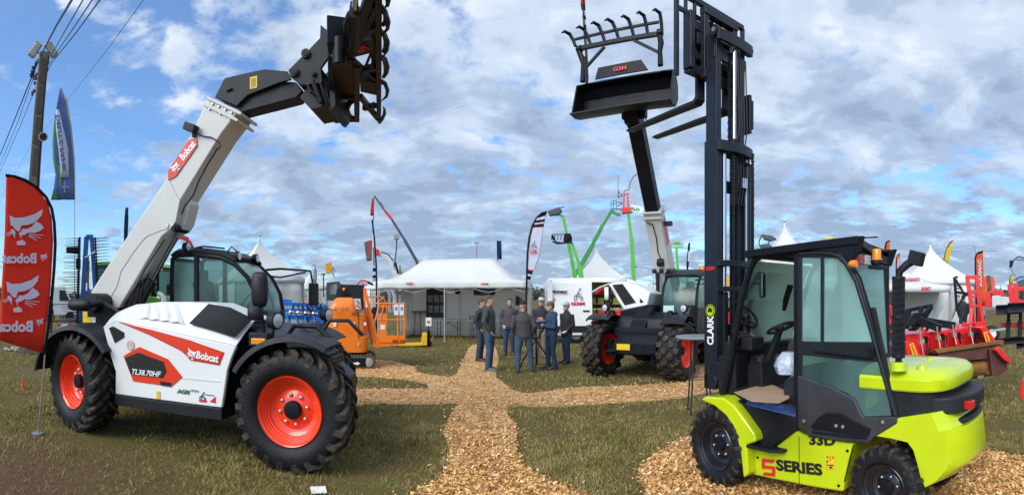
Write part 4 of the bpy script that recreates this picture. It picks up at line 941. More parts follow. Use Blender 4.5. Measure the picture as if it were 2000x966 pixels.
    arcp = [(1410, 781), (1420, 735), (1431.6, 680), (1448, 585), (1464, 529), (1473, 509), (1486, 499), (1520, 494), (1554, 491), (1600, 490), (1625, 492), (1641, 497), (1654, 508), (1676, 545), (1702, 630), (1728, 723), (1752, 814)]
    near = P(arcp, v0)
    cab = MB(); cab.tube(near, .030, 8); xR = 1.13; farp = [Vector((min(p.x, xR), v1, p.z)) for p in near]; cab.tube(farp[:11]+[Vector((xR, v1, farp[10].z-.06)), Vector((xR, v1, near[15].z))], .028, 8)
    bp = T(1557, 494, v0); bq = T(1557, 835, v0)
    cab.bar(bp, bq, .045, .04, (0, 1, 0)); cab.bar((bp.x, v1, bp.z), (bq.x, v1, bq.z), .045, .04, (0, 1, 0))
    for i in (6, 2): cab.bar(near[i], (near[i].x, v1, near[i].z), .05, .04)
    cabo = cab.build('cab_frame', BLK, root, bevel=.006)
    # roof guard
    zr = T(1554, 486, v0).z; xr0 = T(1466, 500, v0).x-.02; xr1 = T(1682, 478, v0).x
    b = MB(); b.bar((xr0, v0-.03, zr-.02), (xr1, v0-.03, zr+.035), .05, .06); b.bar((xr0, v1+.03, zr-.02), (1.16, v1+.03, zr+.03), .05, .06)
    b.bar((xr0, v0, zr-.02), (xr0, v1, zr-.02), .12, .05); 
    for i in range(6): x = xr0+.12+i*(.9-xr0)/6; b.bar((x, v0, zr), (x, v1, zr), .05, .03)
    b.prism([(xr1-.55, v0-.04, zr+.03), (xr1+.03, v0-.04, zr+.065), (xr1-.0, v0-.04, zr-.05), (xr1-.10, v0-.04, zr-.14), (xr1-.2, v0-.04, zr-.05), (xr1-.5, v0-.04, zr-.01)], (0, .05, 0))
    b.prism([(.85, v1, zr+.03), (1.22, v1, zr+.06), (1.16, v1, zr-.10), (1.05, v1, zr-.02)], (0, .05, 0)); b.prism([(1.12, v1, zr+.03), (xr1, v0, zr+.05), (xr1, v0, zr-.0), (1.12, v1, zr-.06)], (-.05, 0, 0))
    b.prism([(.88, v0, zr+.02), (xr1-.02, v0, zr+.02), (1.15, v1, zr+.02), (.88, v1, zr+.02)], (0, 0, .025)); rfo = b.build('roof_guard', BLK, cabo, bevel=.006)
    b = MB(); b.box((xr1-.10, v0+.14, zr-.09), (.05, .16, .08)); lo = b.build('rear_lamp', mat('red_lens', (.5, .01, .01), .2, coat=.5), rfo, bevel=.006)
    b = MB(); b.box((xr1-.09, v0+.25, zr-.09), (.05, .09, .075)); b.build('white_lens', LENS, lo, bevel=.006)
    b = MB(); b.tube([(xr1+.0, v0+.05, zr+.06), (xr1+.11, v0+.05, zr+.06)], .006, 6); b.build('aerial', PLA, rfo)
    c = FC.L(D(1712, 500, 3.95)); b = MB(); b.lathe([(.001, -.04), (.045, -.04), (.045, -.02), (.036, -.02), (.036, .045), (.030, .055), (.001, .057)], c=tuple(c), axis='Z', n=20); bc = b.build('beacon', AMB, rfo)
    b = MB(); b.lathe([(.001, -.08), (.03, -.08), (.046, -.055), (.046, -.03)], c=tuple(c), axis='Z', n=20); b.bbox((c.x-.05, c.y-.05, c.z-.1), (c.x+.05, c.y+.12, c.z-.07)); b.bar((xr1-.12, v0, zr-.05), (1.12, v1+.03, zr-.05), .07, .07); b.build('beacon_base', PLA, bc, bevel=.005)
    c = FC.L(D(1668, 515, 3.7)); b = MB(); b.lathe([(.015, -.04), (.028, -.02), (.028, .02), (.001, .02)], c=tuple(c), axis='X', n=16); b.build('work_lamp', AMB, rfo)
    for px, py in ((1622, 478),):
        c = T(px, py, v0+.02); b = MB(); b.box(c, (.09, .07, .03)); wo = b.build('roof_lamp', PLA, rfo, bevel=.004); b = MB(); b.box(c+Vector((0, 0, .035)), (.07, .06, .04)); b.build('yellow_lens', YEL, wo, bevel=.006)
    # ---------------------------------------------------------------- door (closed rear half)
    dfr = MB(); dpts = [(1560, 497), (1600, 494), (1624, 496), (1639, 501), (1651, 512), (1672, 548), (1698, 632), (1724, 724), (1749, 812)]
    dfr.tube(P(dpts, .085), .018, 6); 
    dfr.prism(P([(1557, 666), (1709, 668), (1719, 707), (1557, 692)], .075), (0, .04, 0))
    dfr.prism(P([(1602, 500), (1608, 500), (1608, 668), (1602, 668)], .078), (0, .03, 0)); dfr.prism(P([(1557, 495), (1565, 495), (1565, 735), (1557, 735)], .078), (0, .03, 0))
    dfr.prism(P([(1557, 494), (1640, 494), (1650, 503), (1560, 502)], .078), (0, .03, 0))
    dfr.prism(P([(1700, 600), (1708, 600), (1753, 812), (1742, 812)], .078), (0, .03, 0))
    do = dfr.build('door', PLA, root, bevel=.006)
    b = MB(); b.prism(P([(1557, 732), (1625, 756), (1668, 778), (1686, 815), (1752, 813), (1752, 827), (1709, 853), (1696, 866), (1640, 862), (1581, 852), (1557, 836)], .070), (0, .045, 0)); b.build('door_panel', mat('door_plastic', (.030, .032, .038), .5, 0, .25, 6, .1, 60, dust=.2, dcol=(.08, .075, .065)), do, bevel=.014, seg=3)
    b = MB(); b.prism(P([(1583, 833), (1598, 815), (1614, 806), (1640, 808), (1668, 822), (1700, 838), (1695, 852), (1590, 838)], .058), (0, .02, 0)); b.tube(P([(1586, 843), (1640, 850), (1692, 855)], .058), .010, 6); b.build('door_pocket', BLK, do, bevel=.008)
    b = MB(); b.tube(P([(1590, 686), (1700, 700)], .066), .008, 6); c = T(1702, 688, .07); b.box(c, (.05, .03, .07)); b.build('door_handle', BLK, do, bevel=.004)
    b = MB()
    for px, py in ((1633, 831), (1646, 833), (1570, 822), (1724, 824)): c = T(px, py, .052); b.lathe([(.001, -.006), (.013, -.004), (.013, .01)], c=(c.x, .052, c.z), n=10)
    b.build('bolts', STE, do)
    b = MB(); b.add(P([(1564, 501), (1603, 501), (1603, 667), (1564, 667)], .092), [(0, 1, 2, 3)]); b.add(P([(1607, 501), (1636, 502), (1650, 513), (1671, 548), (1697, 632), (1706, 667), (1607, 667)], .092), [(0, 1, 2, 3, 4, 5, 6)]); b.build('door_glass', GLSF, do, smooth=False)
    b = MB(); b.add(P([(1560, 690), (1722, 706), (1741, 811), (1683, 813), (1657, 768), (1600, 745), (1560, 733)], .092), [tuple(range(7))]); b.build('lower_door_glass', GLS, do, smooth=False)
    # far door glass, windscreen, rear window
    Fp = [Vector((p.x, v1-.03, p.z)) for p in near]
    b = MB(); q_ = [Fp[i] for i in range(1, 11)]+[Vector((xR, v1-.03, Fp[10].z-.06)), Vector((xR, v1-.03, zB+.1))]; b.add(q_, [tuple(range(len(q_)))]); b.build('far_door_glass', GLSF, cabo, smooth=False)
    b = MB(); A = [near[i]+Vector((-.01, .04, 0)) for i in (2, 3, 4, 5)]; Bq = [Vector((p.x, v1-.05, p.z)) for p in A]; b.sheet([A, Bq]); b.build('windscreen', GLSF, cabo, smooth=False)
    A = [Vector((xR+.03*k_, v0+.06, z_)) for k_, z_ in ((0, zr-.10), (.5, zr-.45), (1, zr-.75), (1.4, zB+.12))]
    Bq = [Vector((p.x, v1-.05, p.z)) for p in A]; b = MB(); b.sheet([A, Bq]); rw = b.build('rear_window', GLSR, cabo, smooth=False)
    b = MB()
    for t in np.linspace(.1, .9, 14):
        k = t*3; i = min(2, int(k)); p = A[i].lerp(A[i+1], k-i)+Vector((-.012, .06, 0)); q = Bq[i].lerp(Bq[i+1], k-i)+Vector((-.012, -.06, 0)); b.bar(p, q, .0022, .0022)
    b.build('heater_lines', mat('heater_brown', (.06, .04, .03), .5), rw, smooth=False)
    b = MB(); b.tube([A[3]+Vector((.02, 0, -.0)), Bq[3]+Vector((.02, 0, 0))], .03, 6); b.tube([A[0], A[1], A[2], A[3]], .016, 6); b.tube([Bq[0], Bq[1], Bq[2], Bq[3]], .016, 6); b.bbox((A[3].x-.03, v0+.02, A[3].z-.22), (A[3].x+.05, v1-.02, A[3].z)); b.build('rear_window_frame', BLK, rw, bevel=.004)
    # mirror inside the opening, seat, steering
    c = T(1489, 557, .16); b = MB(); b.box(c, (.035, .06, .21)); mo = b.build('mirror', PLA, cabo, bevel=.014); b = MB(); b.box(c+Vector((.019, -.004, 0)), (.004, .05, .19)); b.build('mirror_glass', MIRR, mo, bevel=.001)
    MB().tube([T(1468, 552, .16), T(1484, 554, .16)], .010, 6).build('mirror_arm', PLA, mo)
    b = MB(); cz = fz
    b.prism([(.50, .36, cz+.32), (.95, .36, cz+.34), (.95, .36, cz+.46), (.52, .36, cz+.44)], (0, .48, 0)); b.prism([(.84, .38, cz+.44), (.97, .38, cz+.44), (1.07, .38, cz+.92), (.98, .38, cz+.94)], (0, .44, 0)); b.build('seat', mat('seat_cloth', (.03, .03, .033), .9), root, bevel=.04)
    b = MB(); b.prism(P([(1529, 745), (1540, 736), (1554, 733), (1557, 815), (1529, 808)], .16), (0, .12, 0)); b.build('seat_side', DRK, root, bevel=.02)
    c = T(1525, 640, .50); R = Matrix.Rotation(radians(-25), 4, 'Y'); b = MB(); pts = [R @ Vector((.125*cos(a), .125*sin(a), 0))+c for a in [2*pi*i/24 for i in range(25)]]
    b.tube(pts, .015, 6, False)
    for i in (2, 10, 18): b.tube([pts[i], c+Vector((-.01, 0, -.02))], .012, 6)
    b.sph(tuple(c), .035, 10); so = b.build('steering_wheel', PLA, root)
    b = MB(); b.tube([c, c+Vector((-.20, 0, -.42))], [.03, .05], 10); b.prism([c+Vector((-.34, -.16, -.62)), c+Vector((-.08, -.16, -.62)), c+Vector((-.1, -.16, -.30)), c+Vector((-.22, -.16, -.24))], (0, .36, 0)); b.bbox((-.04, .18, fz), (.10, 1.02, fz+.40)); b.build('dashboard', PLA, root, bevel=.012)
    b = MB(); b.box(T(1470, 670, .3), (.12, .18, .11)); b.bbox((.02, .2, fz), (.08, .26, fz+.4)); b.tube([T(1486, 757, .35), T(1492, 749, .45)], .03, 8); b.build('pedal', PLA, root, bevel=.02)
    b = MB(); p, q = T(1541, 555, .8), T(1515, 640, .8); b.bar(p, q, .07, .07); b.build('far_pillar', BLK, cabo, bevel=.006)
    b = MB(); b.tube([T(1528, 575, .75), T(1516, 612, .75), T(1508, 640, .75)], [.012, .010, .004], 6); b.build('wiper', BLK, cabo)
    b = MB(); rr = [];
    for k, (dz, sx, sy) in enumerate(((0, .11, .11), (.06, .13, .12), (.13, .10, .10), (.18, .05, .06))):
        cc = T(1541, 728, .32); rr.append([(cc.x+sx*cos(a)*(1+.15*sin(5*a+k)), cc.y+sy*sin(a)*(1+.15*cos(4*a+k)), cc.z+dz) for a in [2*pi*i/18 for i in range(18)]])
    b.loft(rr); b.build('plastic_bag', mat('bag_white', (.40, .45, .54), .25, 0, .1, 20, .8, 30, coat=.4), root)
    # ---------------------------------------------------------------- exhaust with mesh guard
    c = FC.L(D(1755, 620, 3.62)); zt = EYE+.037*3.62; zb = EYE-.115*3.62
    b = MB(); b.tube([(c.x, c.y, zb-.05), (c.x, c.y, zt+.0), (c.x+.01, c.y, zt+.05), (c.x+.06, c.y+.02, zt+.10), (c.x+.11, c.y+.04, zt+.13)], [.024, .024, .027, .029, .029], 14); ex = b.build('exhaust_pipe', PLA, root)
    b = MB(); e = Vector((c.x+.12, c.y+.04, zt+.14)); b.box(e, (.10, .09, .10), Matrix.Rotation(radians(15), 3, 'Y')); b.build('exhaust_cap', PLA, ex, bevel=.01)
    b = MB(); R0 = .042
    for i in range(18):
        a = 2*pi*i/18
        for dr in (-1, 1):
            b.tube([(c.x+R0*cos(a+dr*t*2.2), c.y+R0*sin(a+dr*t*2.2), zb+(zt-zb)*t) for t in np.linspace(0, 1, 12)], .0035, 4, False)
    for z_ in (zb, (zb+zt)/2, zt): b.lathe([(R0+.003, z_-.012), (R0+.006, z_), (R0+.004, z_+.012)], c=(c.x, c.y, 0), axis='Z', n=24)
    b.build('exhaust_guard', PLA, ex)
    b = MB(); b.lathe([(.06, zC-.02), (.055, zC+.03), (.04, zC+.04)], c=(c.x, c.y, 0), axis='Z', n=20); b.build('exhaust_foot', LIME, ex)
    # ---------------------------------------------------------------- lettering
    def txt(t, pa, pb, h, m, v=.094, **k):
        a, q = T(*pa, v), T(*pb, v); d = q-a
        return text_mesh(t, h, m, 'lettering', body, basis((a+q)/2, d, (0, 0, 1)), width=d.length, height=h, **k)
    txt('SERIES', (1516, 907), (1606, 917), .090, BTX, bold=.04)
    txt('33D', (1580, 858.5), (1631, 860.5), .075, BTX, bold=.04)
    b = MB(); 
    Sx = [[(0, 1), (1, 1), (.85, .80), (0, .80)], [(0, .80), (.22, .80), (.22, .40), (0, .40)], [(.22, .60), (1, .60), (1, .42), (.22, .42)], [(.78, .42), (1, .42), (1, 0), (.78, 0)], [(.05, 0), (.78, 0), (.78, .18), (.2, .18)]]
    a, q = T(1488, 912, .094), T(1514, 915, .094)
    for pc in Sx: b.prism([a+(q-a)*x+Vector((0, 0, (y_*.135)-.062)) for x, y_ in pc], (0, -.003, 0))
    b.build('red_initial', RTX, body, smooth=False)
    b = MB(); b.prism(P([(1612, 886), (1632, 888), (1632, 917), (1612, 914)], .096), (0, -.003, 0)); lo = b.build('yellow_label', YEL, body, smooth=False)
    b = MB()
    for x0, y0, x1, y1 in ((1615, 890, 1617, 894), (1626, 891, 1628, 895), (1621, 889, 1622, 899), (1614, 899, 1618, 901), (1618, 907, 1628, 909), (1620, 911, 1626, 914), (1615, 903, 1616, 912)):
        b.prism(P([(x0, y0), (x1, y0), (x1, y1), (x0, y1)], .091), (0, -.002, 0))
    b.build('label_print', BTX, lo, smooth=False)
    return root, body
fork, fork_body = forklift()
def mast():
    T = FC.T; X = FC.X
    root = bpy.data.objects.new('mast', None); COL.objects.link(root); root.parent = fork
    xm = -.38
    zt = 4.25; zo = EYE+.305*5.0; zl = EYE-.19*4.6
    # outer rails (C channels), inner rails
    def rail(v, z0, z1, x, wx, wy, open_s, nm, m=MAST):
        b = MB(); t = .02
        b.bbox((x-wx/2, v-t/2, z0), (x+wx/2, v+t/2, z1)); b.bbox((x-wx/2, min(v, v+open_s*wy), z0), (x-wx/2+t, max(v, v+open_s*wy), z1)); b.bbox((x+wx/2-t, min(v, v+open_s*wy), z0), (x+wx/2, max(v, v+open_s*wy), z1))
        return b.build(nm, m, root, bevel=.004)
    near_o = rail(.36, zl, zo, xm, .17, .07, 1, 'outer_rail'); far_o = rail(.84, zl, zo, xm, .17, .07, -1, 'outer_rail')
    rail(.40, 1.0, zt, xm-.03, .145, .06, 1, 'inner_rail'); rail(.80, 1.0, zt, xm-.03, .145, .06, -1, 'inner_rail')
    b = MB(); b.bbox((xm-.09, .35, zl-.02), (xm+.06, .93, zl+.12)); b.bbox((xm-.02, .34, zl+.0), (xm+.12, .42, zl+.25)); b.lathe([(.001, -.03), (.07, -.03), (.07, .7), (.001, .7)], c=(xm+.05, .34, zl+.06), n=20)
    b.build('mast_foot', MAST, root, bevel=.008)
    cr = MB()
    for z_ in (zt-.20, EYE+.22*5.0, zt-1.15): cr.bbox((xm+.0, .38, z_-.06), (xm+.03, .84, z_+.06))
    # curved head and lower braces
    def brace(z0, h, th, bulge):
        n = 10; g = []
        inner = [(xm+.08+bulge*math.sin(pi*i/n)**.7, .35+.52*i/n) for i in range(n+1)]
        cr.loft([[(x, y, z0), (x+th, y, z0), (x+th, y, z0+h), (x, y, z0+h)] for x, y in inner])
    brace(zo-.11, .10, .03, .06); brace(EYE+.065*4.6, .06, .03, .05); brace(EYE+.012*4.6, .05, .02, .03); brace(zt-.12, .11, .03, .02)
    cr.build('cross_member', MAST, root, bevel=.005)
    # cylinders
    for v, z0, z1, zs in ((.47, 1.25, zo-.1, 1.70), (.62, zo-.1, zt-.12, zo+.05),):
        r = MB(); r.tube([(xm+.07, v, zs), (xm+.07, v, z1)], .024, 12); ro = r.build('cylinder_rod', CHR, root)
        r = MB(); r.tube([(xm+.07, v, z0-.5), (xm+.07, v, zs)], .040, 14); r.build('lift_cylinder', BLK, ro)
    r = MB(); r.tube([(xm+.07, .80, 1.6), (xm+.07, .80, zo-.1)], .024, 12); ro = r.build('cylinder_rod', CHR, root); r = MB(); r.tube([(xm+.07, .80, .8), (xm+.07, .80, 1.62)], .040, 14); r.build('lift_cylinder', BLK, ro)
    # chains
    def chain(v, x, z0, z1):
        b = MB(); n = int((z1-z0)/.034)
        for i in range(n):
            z_ = z0+(i+.5)*(z1-z0)/n; b.box((x, v, z_), (.020, .020 if i % 2 else .030, .028))
        b.build('chain', mat('chain_steel', (.05, .05, .055), .4, .8, .3), root, smooth=False)
    chain(.55, xm+.12, 1.3, zo-.06); chain(.84, xm+.13, 1.65, zo-.05); chain(.60, xm+.02, zo, zt-.15); chain(.72, xm+.02, zo, zt-.15)
    h = MB()
    for i, v in enumerate((.64, .68, .72, .76)):
        h.tube([(xm+.1, v, zt-.2), (xm+.12, v+.005, zt-.9), (xm+.10, v-.01, zo-.0), (xm+.1, v+.02, zo-.35), (xm+.08, v, zo-.6)], .007, 6)
    for v in (.84, .87): h.tube([(xm+.12, v-.02, 1.7), (xm+.12, v-.02, zo-.3), (xm+.12, v-.04, zo-.18), (xm+.1, v-.12, zo-.16)], .016, 6)
    h.tube([(xm+.05, .62, 1.62), (xm+.12, .8, 1.52), (xm+.1, .9, 1.3)], .014, 6); h.tube([(xm+.05, .5, 1.55), (xm+.15, .7, 1.4), (xm+.1, .8, 1.2)], .014, 6); h.tube([(xm+.05, .56, 1.3), (xm+.14, .75, 1.2), (xm+.12, .88, 1.05)], .014, 6)
    h.build('hydraulic_hose', PLA, root)
    f = MB()
    for v in (.72, .75, .78): f.tube([(xm+.1, v, zo-.42), (xm+.1, v, zo-.32)], .014, 8)
    f.build('hose_fitting', CHR, root)
    b = MB(); b.box((xm+.10, .62, zl+.55), (.16, .14, .12)); b.box((xm+.08, .80, zl+.75), (.12, .12, .2)); b.build('valve_block', BLK, root, bevel=.01)
    b = MB(); b.bbox((xm-.05, .85, zt-.90), (xm+.08, .89, zt-.50)); b.bbox((xm+.05, .87, zt-.85), (xm+.08, .92, zt-.55)); b.build('side_bracket', MAST, root, bevel=.006)
    # carriage with side shifter
    xc = -.56; zc = EYE+.49*5.05
    b = MB()
    def fr(x, y0, y1, z0, z1, w): 
        b.bbox((x-.04, y0, z0), (x+.04, y1, z0+w)); b.bbox((x-.04, y0, z1-w), (x+.04, y1, z1)); b.bbox((x-.03, y0, z0+w), (x+.03, y0+w, z1-w)); b.bbox((x-.03, y1-w, z0+w), (x+.03, y1, z1-w))
    fr(xc, .20, 1.02, zc-.28, zc+.25, .09); fr(xc+.06, .36, .86, zc-.30, zc+.40, .07)
    b.bbox((xc-.03, .18, zc-.25), (xc+.08, .24, zc+.30)); b.bbox((xc-.1, .30, zc-.12), (xc+.03, .9, zc-.05)); b.bbox((xc-.05, .3, zc+.02), (xc+.05, .55, zc+.14))
    ca = b.build('carriage', MAST, root, bevel=.006)
    b = MB()
    for y_, z_ in ((.36, zt-.02), (.86, zt-.05)): b.lathe([(.001, -.02), (.05, -.02), (.05, .03), (.001, .03)], c=(xm+.05, y_, z_), n=18)
    b.build('roller', PLA, root); b = MB(); b.lathe([(.001, -.026), (.022, -.026), (.022, -.02)], c=(xm+.05, .36, zt-.02), n=14); b.build('roller_cap', CHR, root)
    b = MB(); y0, y1 = .08, 1.06; z1 = zc+.48
    for i in range(9):
        y = y0+(y1-y0)*i/8; wd = .05 if i in (0, 8) else .03
        b.bbox((xc-.03, y-wd/2, zc+.1 if i not in (0, 8) else zc-.34), (xc-.0, y+wd/2, z1))
    b.bar((xc-.015, y0, z1), (xc-.015, y1, z1), .05, .05); b.bar((xc-.015, y0, zc+.32), (xc-.015, y1, zc+.32), .03, .04)
    b.build('load_backrest', MAST, root, bevel=.004)
    # forks
    for v in (.40, .80):
        b = MB(); zf = zc-.50; w = .11
        pr = [(xc-.05, zc+.20), (xc-.09, zc+.20), (xc-.09, zf+.06), (xc-.12, zf+.035), (xc-1.22, zf+.018), (xc-1.27, zf), (xc-.9, zf-.006), (xc-.10, zf-.006), (xc-.05, zf+.03)]
        b.prism([(x, v, z_) for x, z_ in pr], (0, w, 0)); b.build('fork', DRK, root, bevel=.006)
    # lettering on the near rail
    zb = T(1389, 640, .29).z
    M = basis((xm-.0, .348, T(1389, 646, .29).z), (0, 0, 1), (-1, 0, 0)); text_mesh('CLARK', .1, WTX, 'lettering', near_o, M, width=.28, height=.085, bold=.03)
    b = MB(); c = T(1389, 607, .29); b.lathe([(.001, 0), (.062, 0), (.062, .003)], c=(xm, .344, c.z), n=28); do = b.build('round_badge', LIME, near_o); b = MB(); b.lathe([(.048, 0), (.056, 0), (.056, .003), (.048, .003)], c=(xm, .341, c.z), n=28); b.bbox((xm-.03, .340, c.z-.012), (xm+.03, .343, c.z+.012)); b.bbox((xm-.02, .340, c.z+.012), (xm+.02, .343, c.z+.03)); b.build('badge_mark', BTX, do)
    c = T(1389, 523, .29); text_mesh('G3M', .04, RTX, 'lettering', near_o, basis((xm-.0, .348, c.z), (1, 0, 0), (0, 0, 1)), width=.11, height=.035, bold=.04)
    c = T(1389, 735, .29); b = MB(); b.bbox((xm-.022, .346, c.z-.10), (xm+.022, .349, c.z+.10)); b.build('rental_sticker', RTX, near_o, smooth=False); text_mesh('FRANCE', .03, WTX, 'lettering', near_o, basis((xm, .344, c.z), (0, 0, 1), (-1, 0, 0)), width=.16, height=.028, bold=.02)
mast()
# ================================================================== people
def person(px, py, h, face, jacket, trousers, label, hair=(.06, .04, .025), cap=None, pose='pockets', build=1.0, vox=.013, skin=(.42, .24, .17), shoes=(.03, .028, .026), stride=.0, lean=0.0, jlen=.86, group='men talking in a circle', zip_col=None, hood=False, hold=None, loc=None, stance=.10):
    o = loc or G(px, py); s = h/1.75; k = build
    root = thing('person', label, 'person', o, radians(face), group)
    root.scale = (s, s, s); root.rotation_euler = (radians(random.uniform(-1.5, 1.5)), radians(random.uniform(-2, 2)), radians(face))
    def ell(z, rx, ry, y=0, x=0, n=16): return [(x+rx*cos(2*pi*i/n), y+ry*sin(2*pi*i/n), z) for i in range(n)]
    ly = lambda z: -lean*max(0, z-.9)
    # joints; the figure faces -y
    sh = [Vector((sx*.185*k, ly(1.40), 1.405)) for sx in (-1, 1)]
    arms = []
    for i, sx in enumerate((-1, 1)):
        if pose == 'pockets' or (pose == 'one' and i == 0): el = Vector((sx*.255*k, .06+ly(1.12), 1.13)); wr = Vector((sx*.185*k, -.075, .93)); hd = Vector((sx*.155*k, -.11, .87))
        elif pose == 'back': el = Vector((sx*.25*k, .10, 1.13)); wr = Vector((sx*.15, .13, .95)); hd = Vector((sx*.07, .15, .91))
        elif pose == 'fold': el = Vector((sx*.23*k, -.02, 1.10)); wr = Vector((sx*.06, -.23, 1.13)); hd = Vector((sx*-.03, -.25, 1.15))
        elif pose == 'one': el = Vector((sx*.24*k, .03, 1.12)); wr = Vector((sx*.20, -.16, .95)); hd = Vector((sx*.17, -.22, .92))
        else: el = Vector((sx*.235*k, .03, 1.12)); wr = Vector((sx*.235*k, -.03, .88)); hd = Vector((sx*.23*k, -.05, .80))
        arms.append((sh[i], el, wr, hd))
    legs = []
    for sx in (-1, 1):
        st = stride*sx
        legs.append((Vector((sx*.088*k, 0, .93)), Vector((sx*stance, -.02+st*.5, .50)), Vector((sx*(stance+.015), .02+st, .085)), Vector((sx*(stance+.045), -.17+st, .035))))
    def rem(o, v=vox, sm=3):
        md = o.modifiers.new('remesh', 'REMESH'); md.mode = 'VOXEL'; md.voxel_size = v; md.use_smooth_shade = True
        m2 = o.modifiers.new('smooth', 'SMOOTH'); m2.factor = .5; m2.iterations = sm
        return o
    b = MB(); hz = 1.635; hy = ly(1.6)-.02
    # head: skull, jaw, face
    b.loft([ell(z, rx, ry, hy+y) for z, rx, ry, y in ((1.505, .030, .035, -.045), (1.52, .052, .055, -.035), (1.55, .066, .074, -.022), (1.59, .073, .088, -.010), (1.635, .077, .096, 0), (1.675, .077, .097, .004), (1.71, .068, .086, .006), (1.735, .048, .062, .006), (1.75, .018, .025, .006))])
    b.loft([[(x, hy+y, z) for x, y, z in r] for r in ([(-.008, -.088, 1.655), (.008, -.088, 1.655), (.006, -.07, 1.66), (-.006, -.07, 1.66)], [(-.017, -.108, 1.60), (.017, -.108, 1.60), (.018, -.075, 1.60), (-.018, -.075, 1.60)], [(-.012, -.09, 1.585), (.012, -.09, 1.585), (.012, -.07, 1.585), (-.012, -.07, 1.585)])])
    b.tube([(-.028, hy-.083, 1.560), (0, hy-.093, 1.562), (.028, hy-.083, 1.560)], .010, 6)
    b.tube([(-.05, hy-.080, 1.665), (0, hy-.096, 1.668), (.05, hy-.080, 1.665)], .010, 6)
    for sx in (-1, 1): b.sph((sx*.079, hy+.008, 1.63), .024, 10, (.45, .8, 1.25))
    b.tube([(0, ly(1.4)+.01, 1.38), (0, hy+.012, 1.57)], [.062, .053], 12)
    b.loft([ell(z, rx*k, ry*k, y+ly(z)) for z, rx, ry, y in ((.86, .13, .10, .0), (.93, .160, .108, 0), (1.06, .145, .10, 0), (1.28, .165, .112, 0), (1.40, .155, .09, 0), (1.45, .07, .06, 0))])
    for (S, E_, W, H) in arms:
        b.tube([S, E_, W, W.lerp(H, .35)], [.052, .040, .028, .030], 10)
        # palm and five fingers
        dr = (H-W).normalized(); sd = dr.cross(Vector((0, 1, 0))); sd = sd.normalized() if sd.length > .1 else Vector((1, 0, 0)); nn = dr.cross(sd)
        b.loft([[W+dr*t+sd*x*wd+nn*y*.014 for x, y in ((-1, -1), (1, -1), (1, 1), (-1, 1))] for t, wd in ((.02, .026), (.06, .040), (.095, .040))])
        for f_, (fx, fl) in enumerate(((-.030, .062), (-.010, .074), (.010, .070), (.030, .055))):
            p0 = W+dr*.085+sd*fx; b.tube([p0, p0+dr*fl*.5+nn*.004, p0+dr*fl+nn*.016], [.0095, .009, .007], 6)
        p0 = W+dr*.045+sd*.034; b.tube([p0, p0+dr*.03+sd*.022, p0+dr*.06+sd*.028+nn*.008], [.012, .010, .008], 6)
    for (H_, K, A, T_) in legs:
        b.tube([H_, K, A], [.080, .052, .036], 12); b.tube([A+Vector((0, .03, -.03)), T_], [.04, .035], 10)
    body = rem(b.build('body', mat('skin_%d' % int(skin[0]*100), skin, .55, 0, .08, 12), root), vox, 2)
    # trousers
    t = MB(); t.loft([ell(z, rx*k, ry*k) for z, rx, ry in ((.80, .14, .105), (.88, .168, .122), (.97, .165, .118), (1.03, .155, .108))])
    for (H_, K, A, T_) in legs: t.tube([H_+Vector((0, 0, .02)), (H_+K)/2, K, (K+A)/2, A+Vector((0, 0, -.01)), A+Vector((0, -.005, -.035))], [.098*k, .090*k, .072, .066, .062, .066], 14)
    rem(t.build('trousers', mat('trousers_%d_%d' % (int(trousers[0]*999), int(trousers[2]*999)), trousers, .85, 0, .35, 7, .5, 14), root), vox, 2)
    # jacket
    j = MB(); j.loft([ell(z, rx*k, ry*k, y+ly(z)) for z, rx, ry, y in ((jlen-.01, .176, .135, 0), (jlen+.05, .186, .142, 0), (1.05, .182, .136, 0), (1.18, .188, .140, 0), (1.30, .196, .140, 0), (1.385, .188, .118, 0), (1.435, .130, .095, 0), (1.465, .085, .080, 0), (1.50, .075, .078, 0), (1.505, .05, .05, 0))])
    for (S, E_, W, H) in arms: j.tube([S+Vector((0, 0, .0)), (S+E_)/2, E_, (E_+W)/2, W], [.078*k, .068*k, .062, .056, .048], 14)
    if hood: j.sph((0, .10+ly(1.42), 1.43), .12, 14, (1.0, .62, .65))
    jo = rem(j.build('jacket', mat('jacket_%d_%d' % (int(jacket[0]*999), int(jacket[2]*999)), jacket, .75, 0, .30, 5, .7, 9), root), vox, 2)
    # shoes
    f = MB()
    for (H_, K, A, T_) in legs:
        f.loft([[Vector((A.x+(T_.x-A.x)*q+x*w, A.y+.07+(T_.y-A.y-.12)*q, z)) for x, z in ((-1, .0), (1, .0), (.9, .03), (.7, hh), (-.7, hh), (-.9, .03))] for q, w, hh in ((0, .034, .075), (.3, .042, .10), (.6, .046, .075), (.9, .042, .055), (1.0, .03, .035))])
    f.build('shoes', mat('shoe_%d' % int(shoes[0]*999), shoes, .6, 0, .3, 20), root, bevel=.008)
    # hair or cap
    q = MB()
    if hair:
        q.loft([ell(z, rx, ry, hy+y) for z, rx, ry, y in ((1.60, .070, .070, .045), (1.64, .0815, .094, .014), (1.69, .084, .100, .012), (1.725, .072, .088, .012), (1.752, .050, .060, .012), (1.766, .018, .02, .012))])
        rem(q.build('hair', mat('hair_%d' % int(hair[0]*999), hair, .8, 0, .4, 60, .8, 150), root), .009, 2)
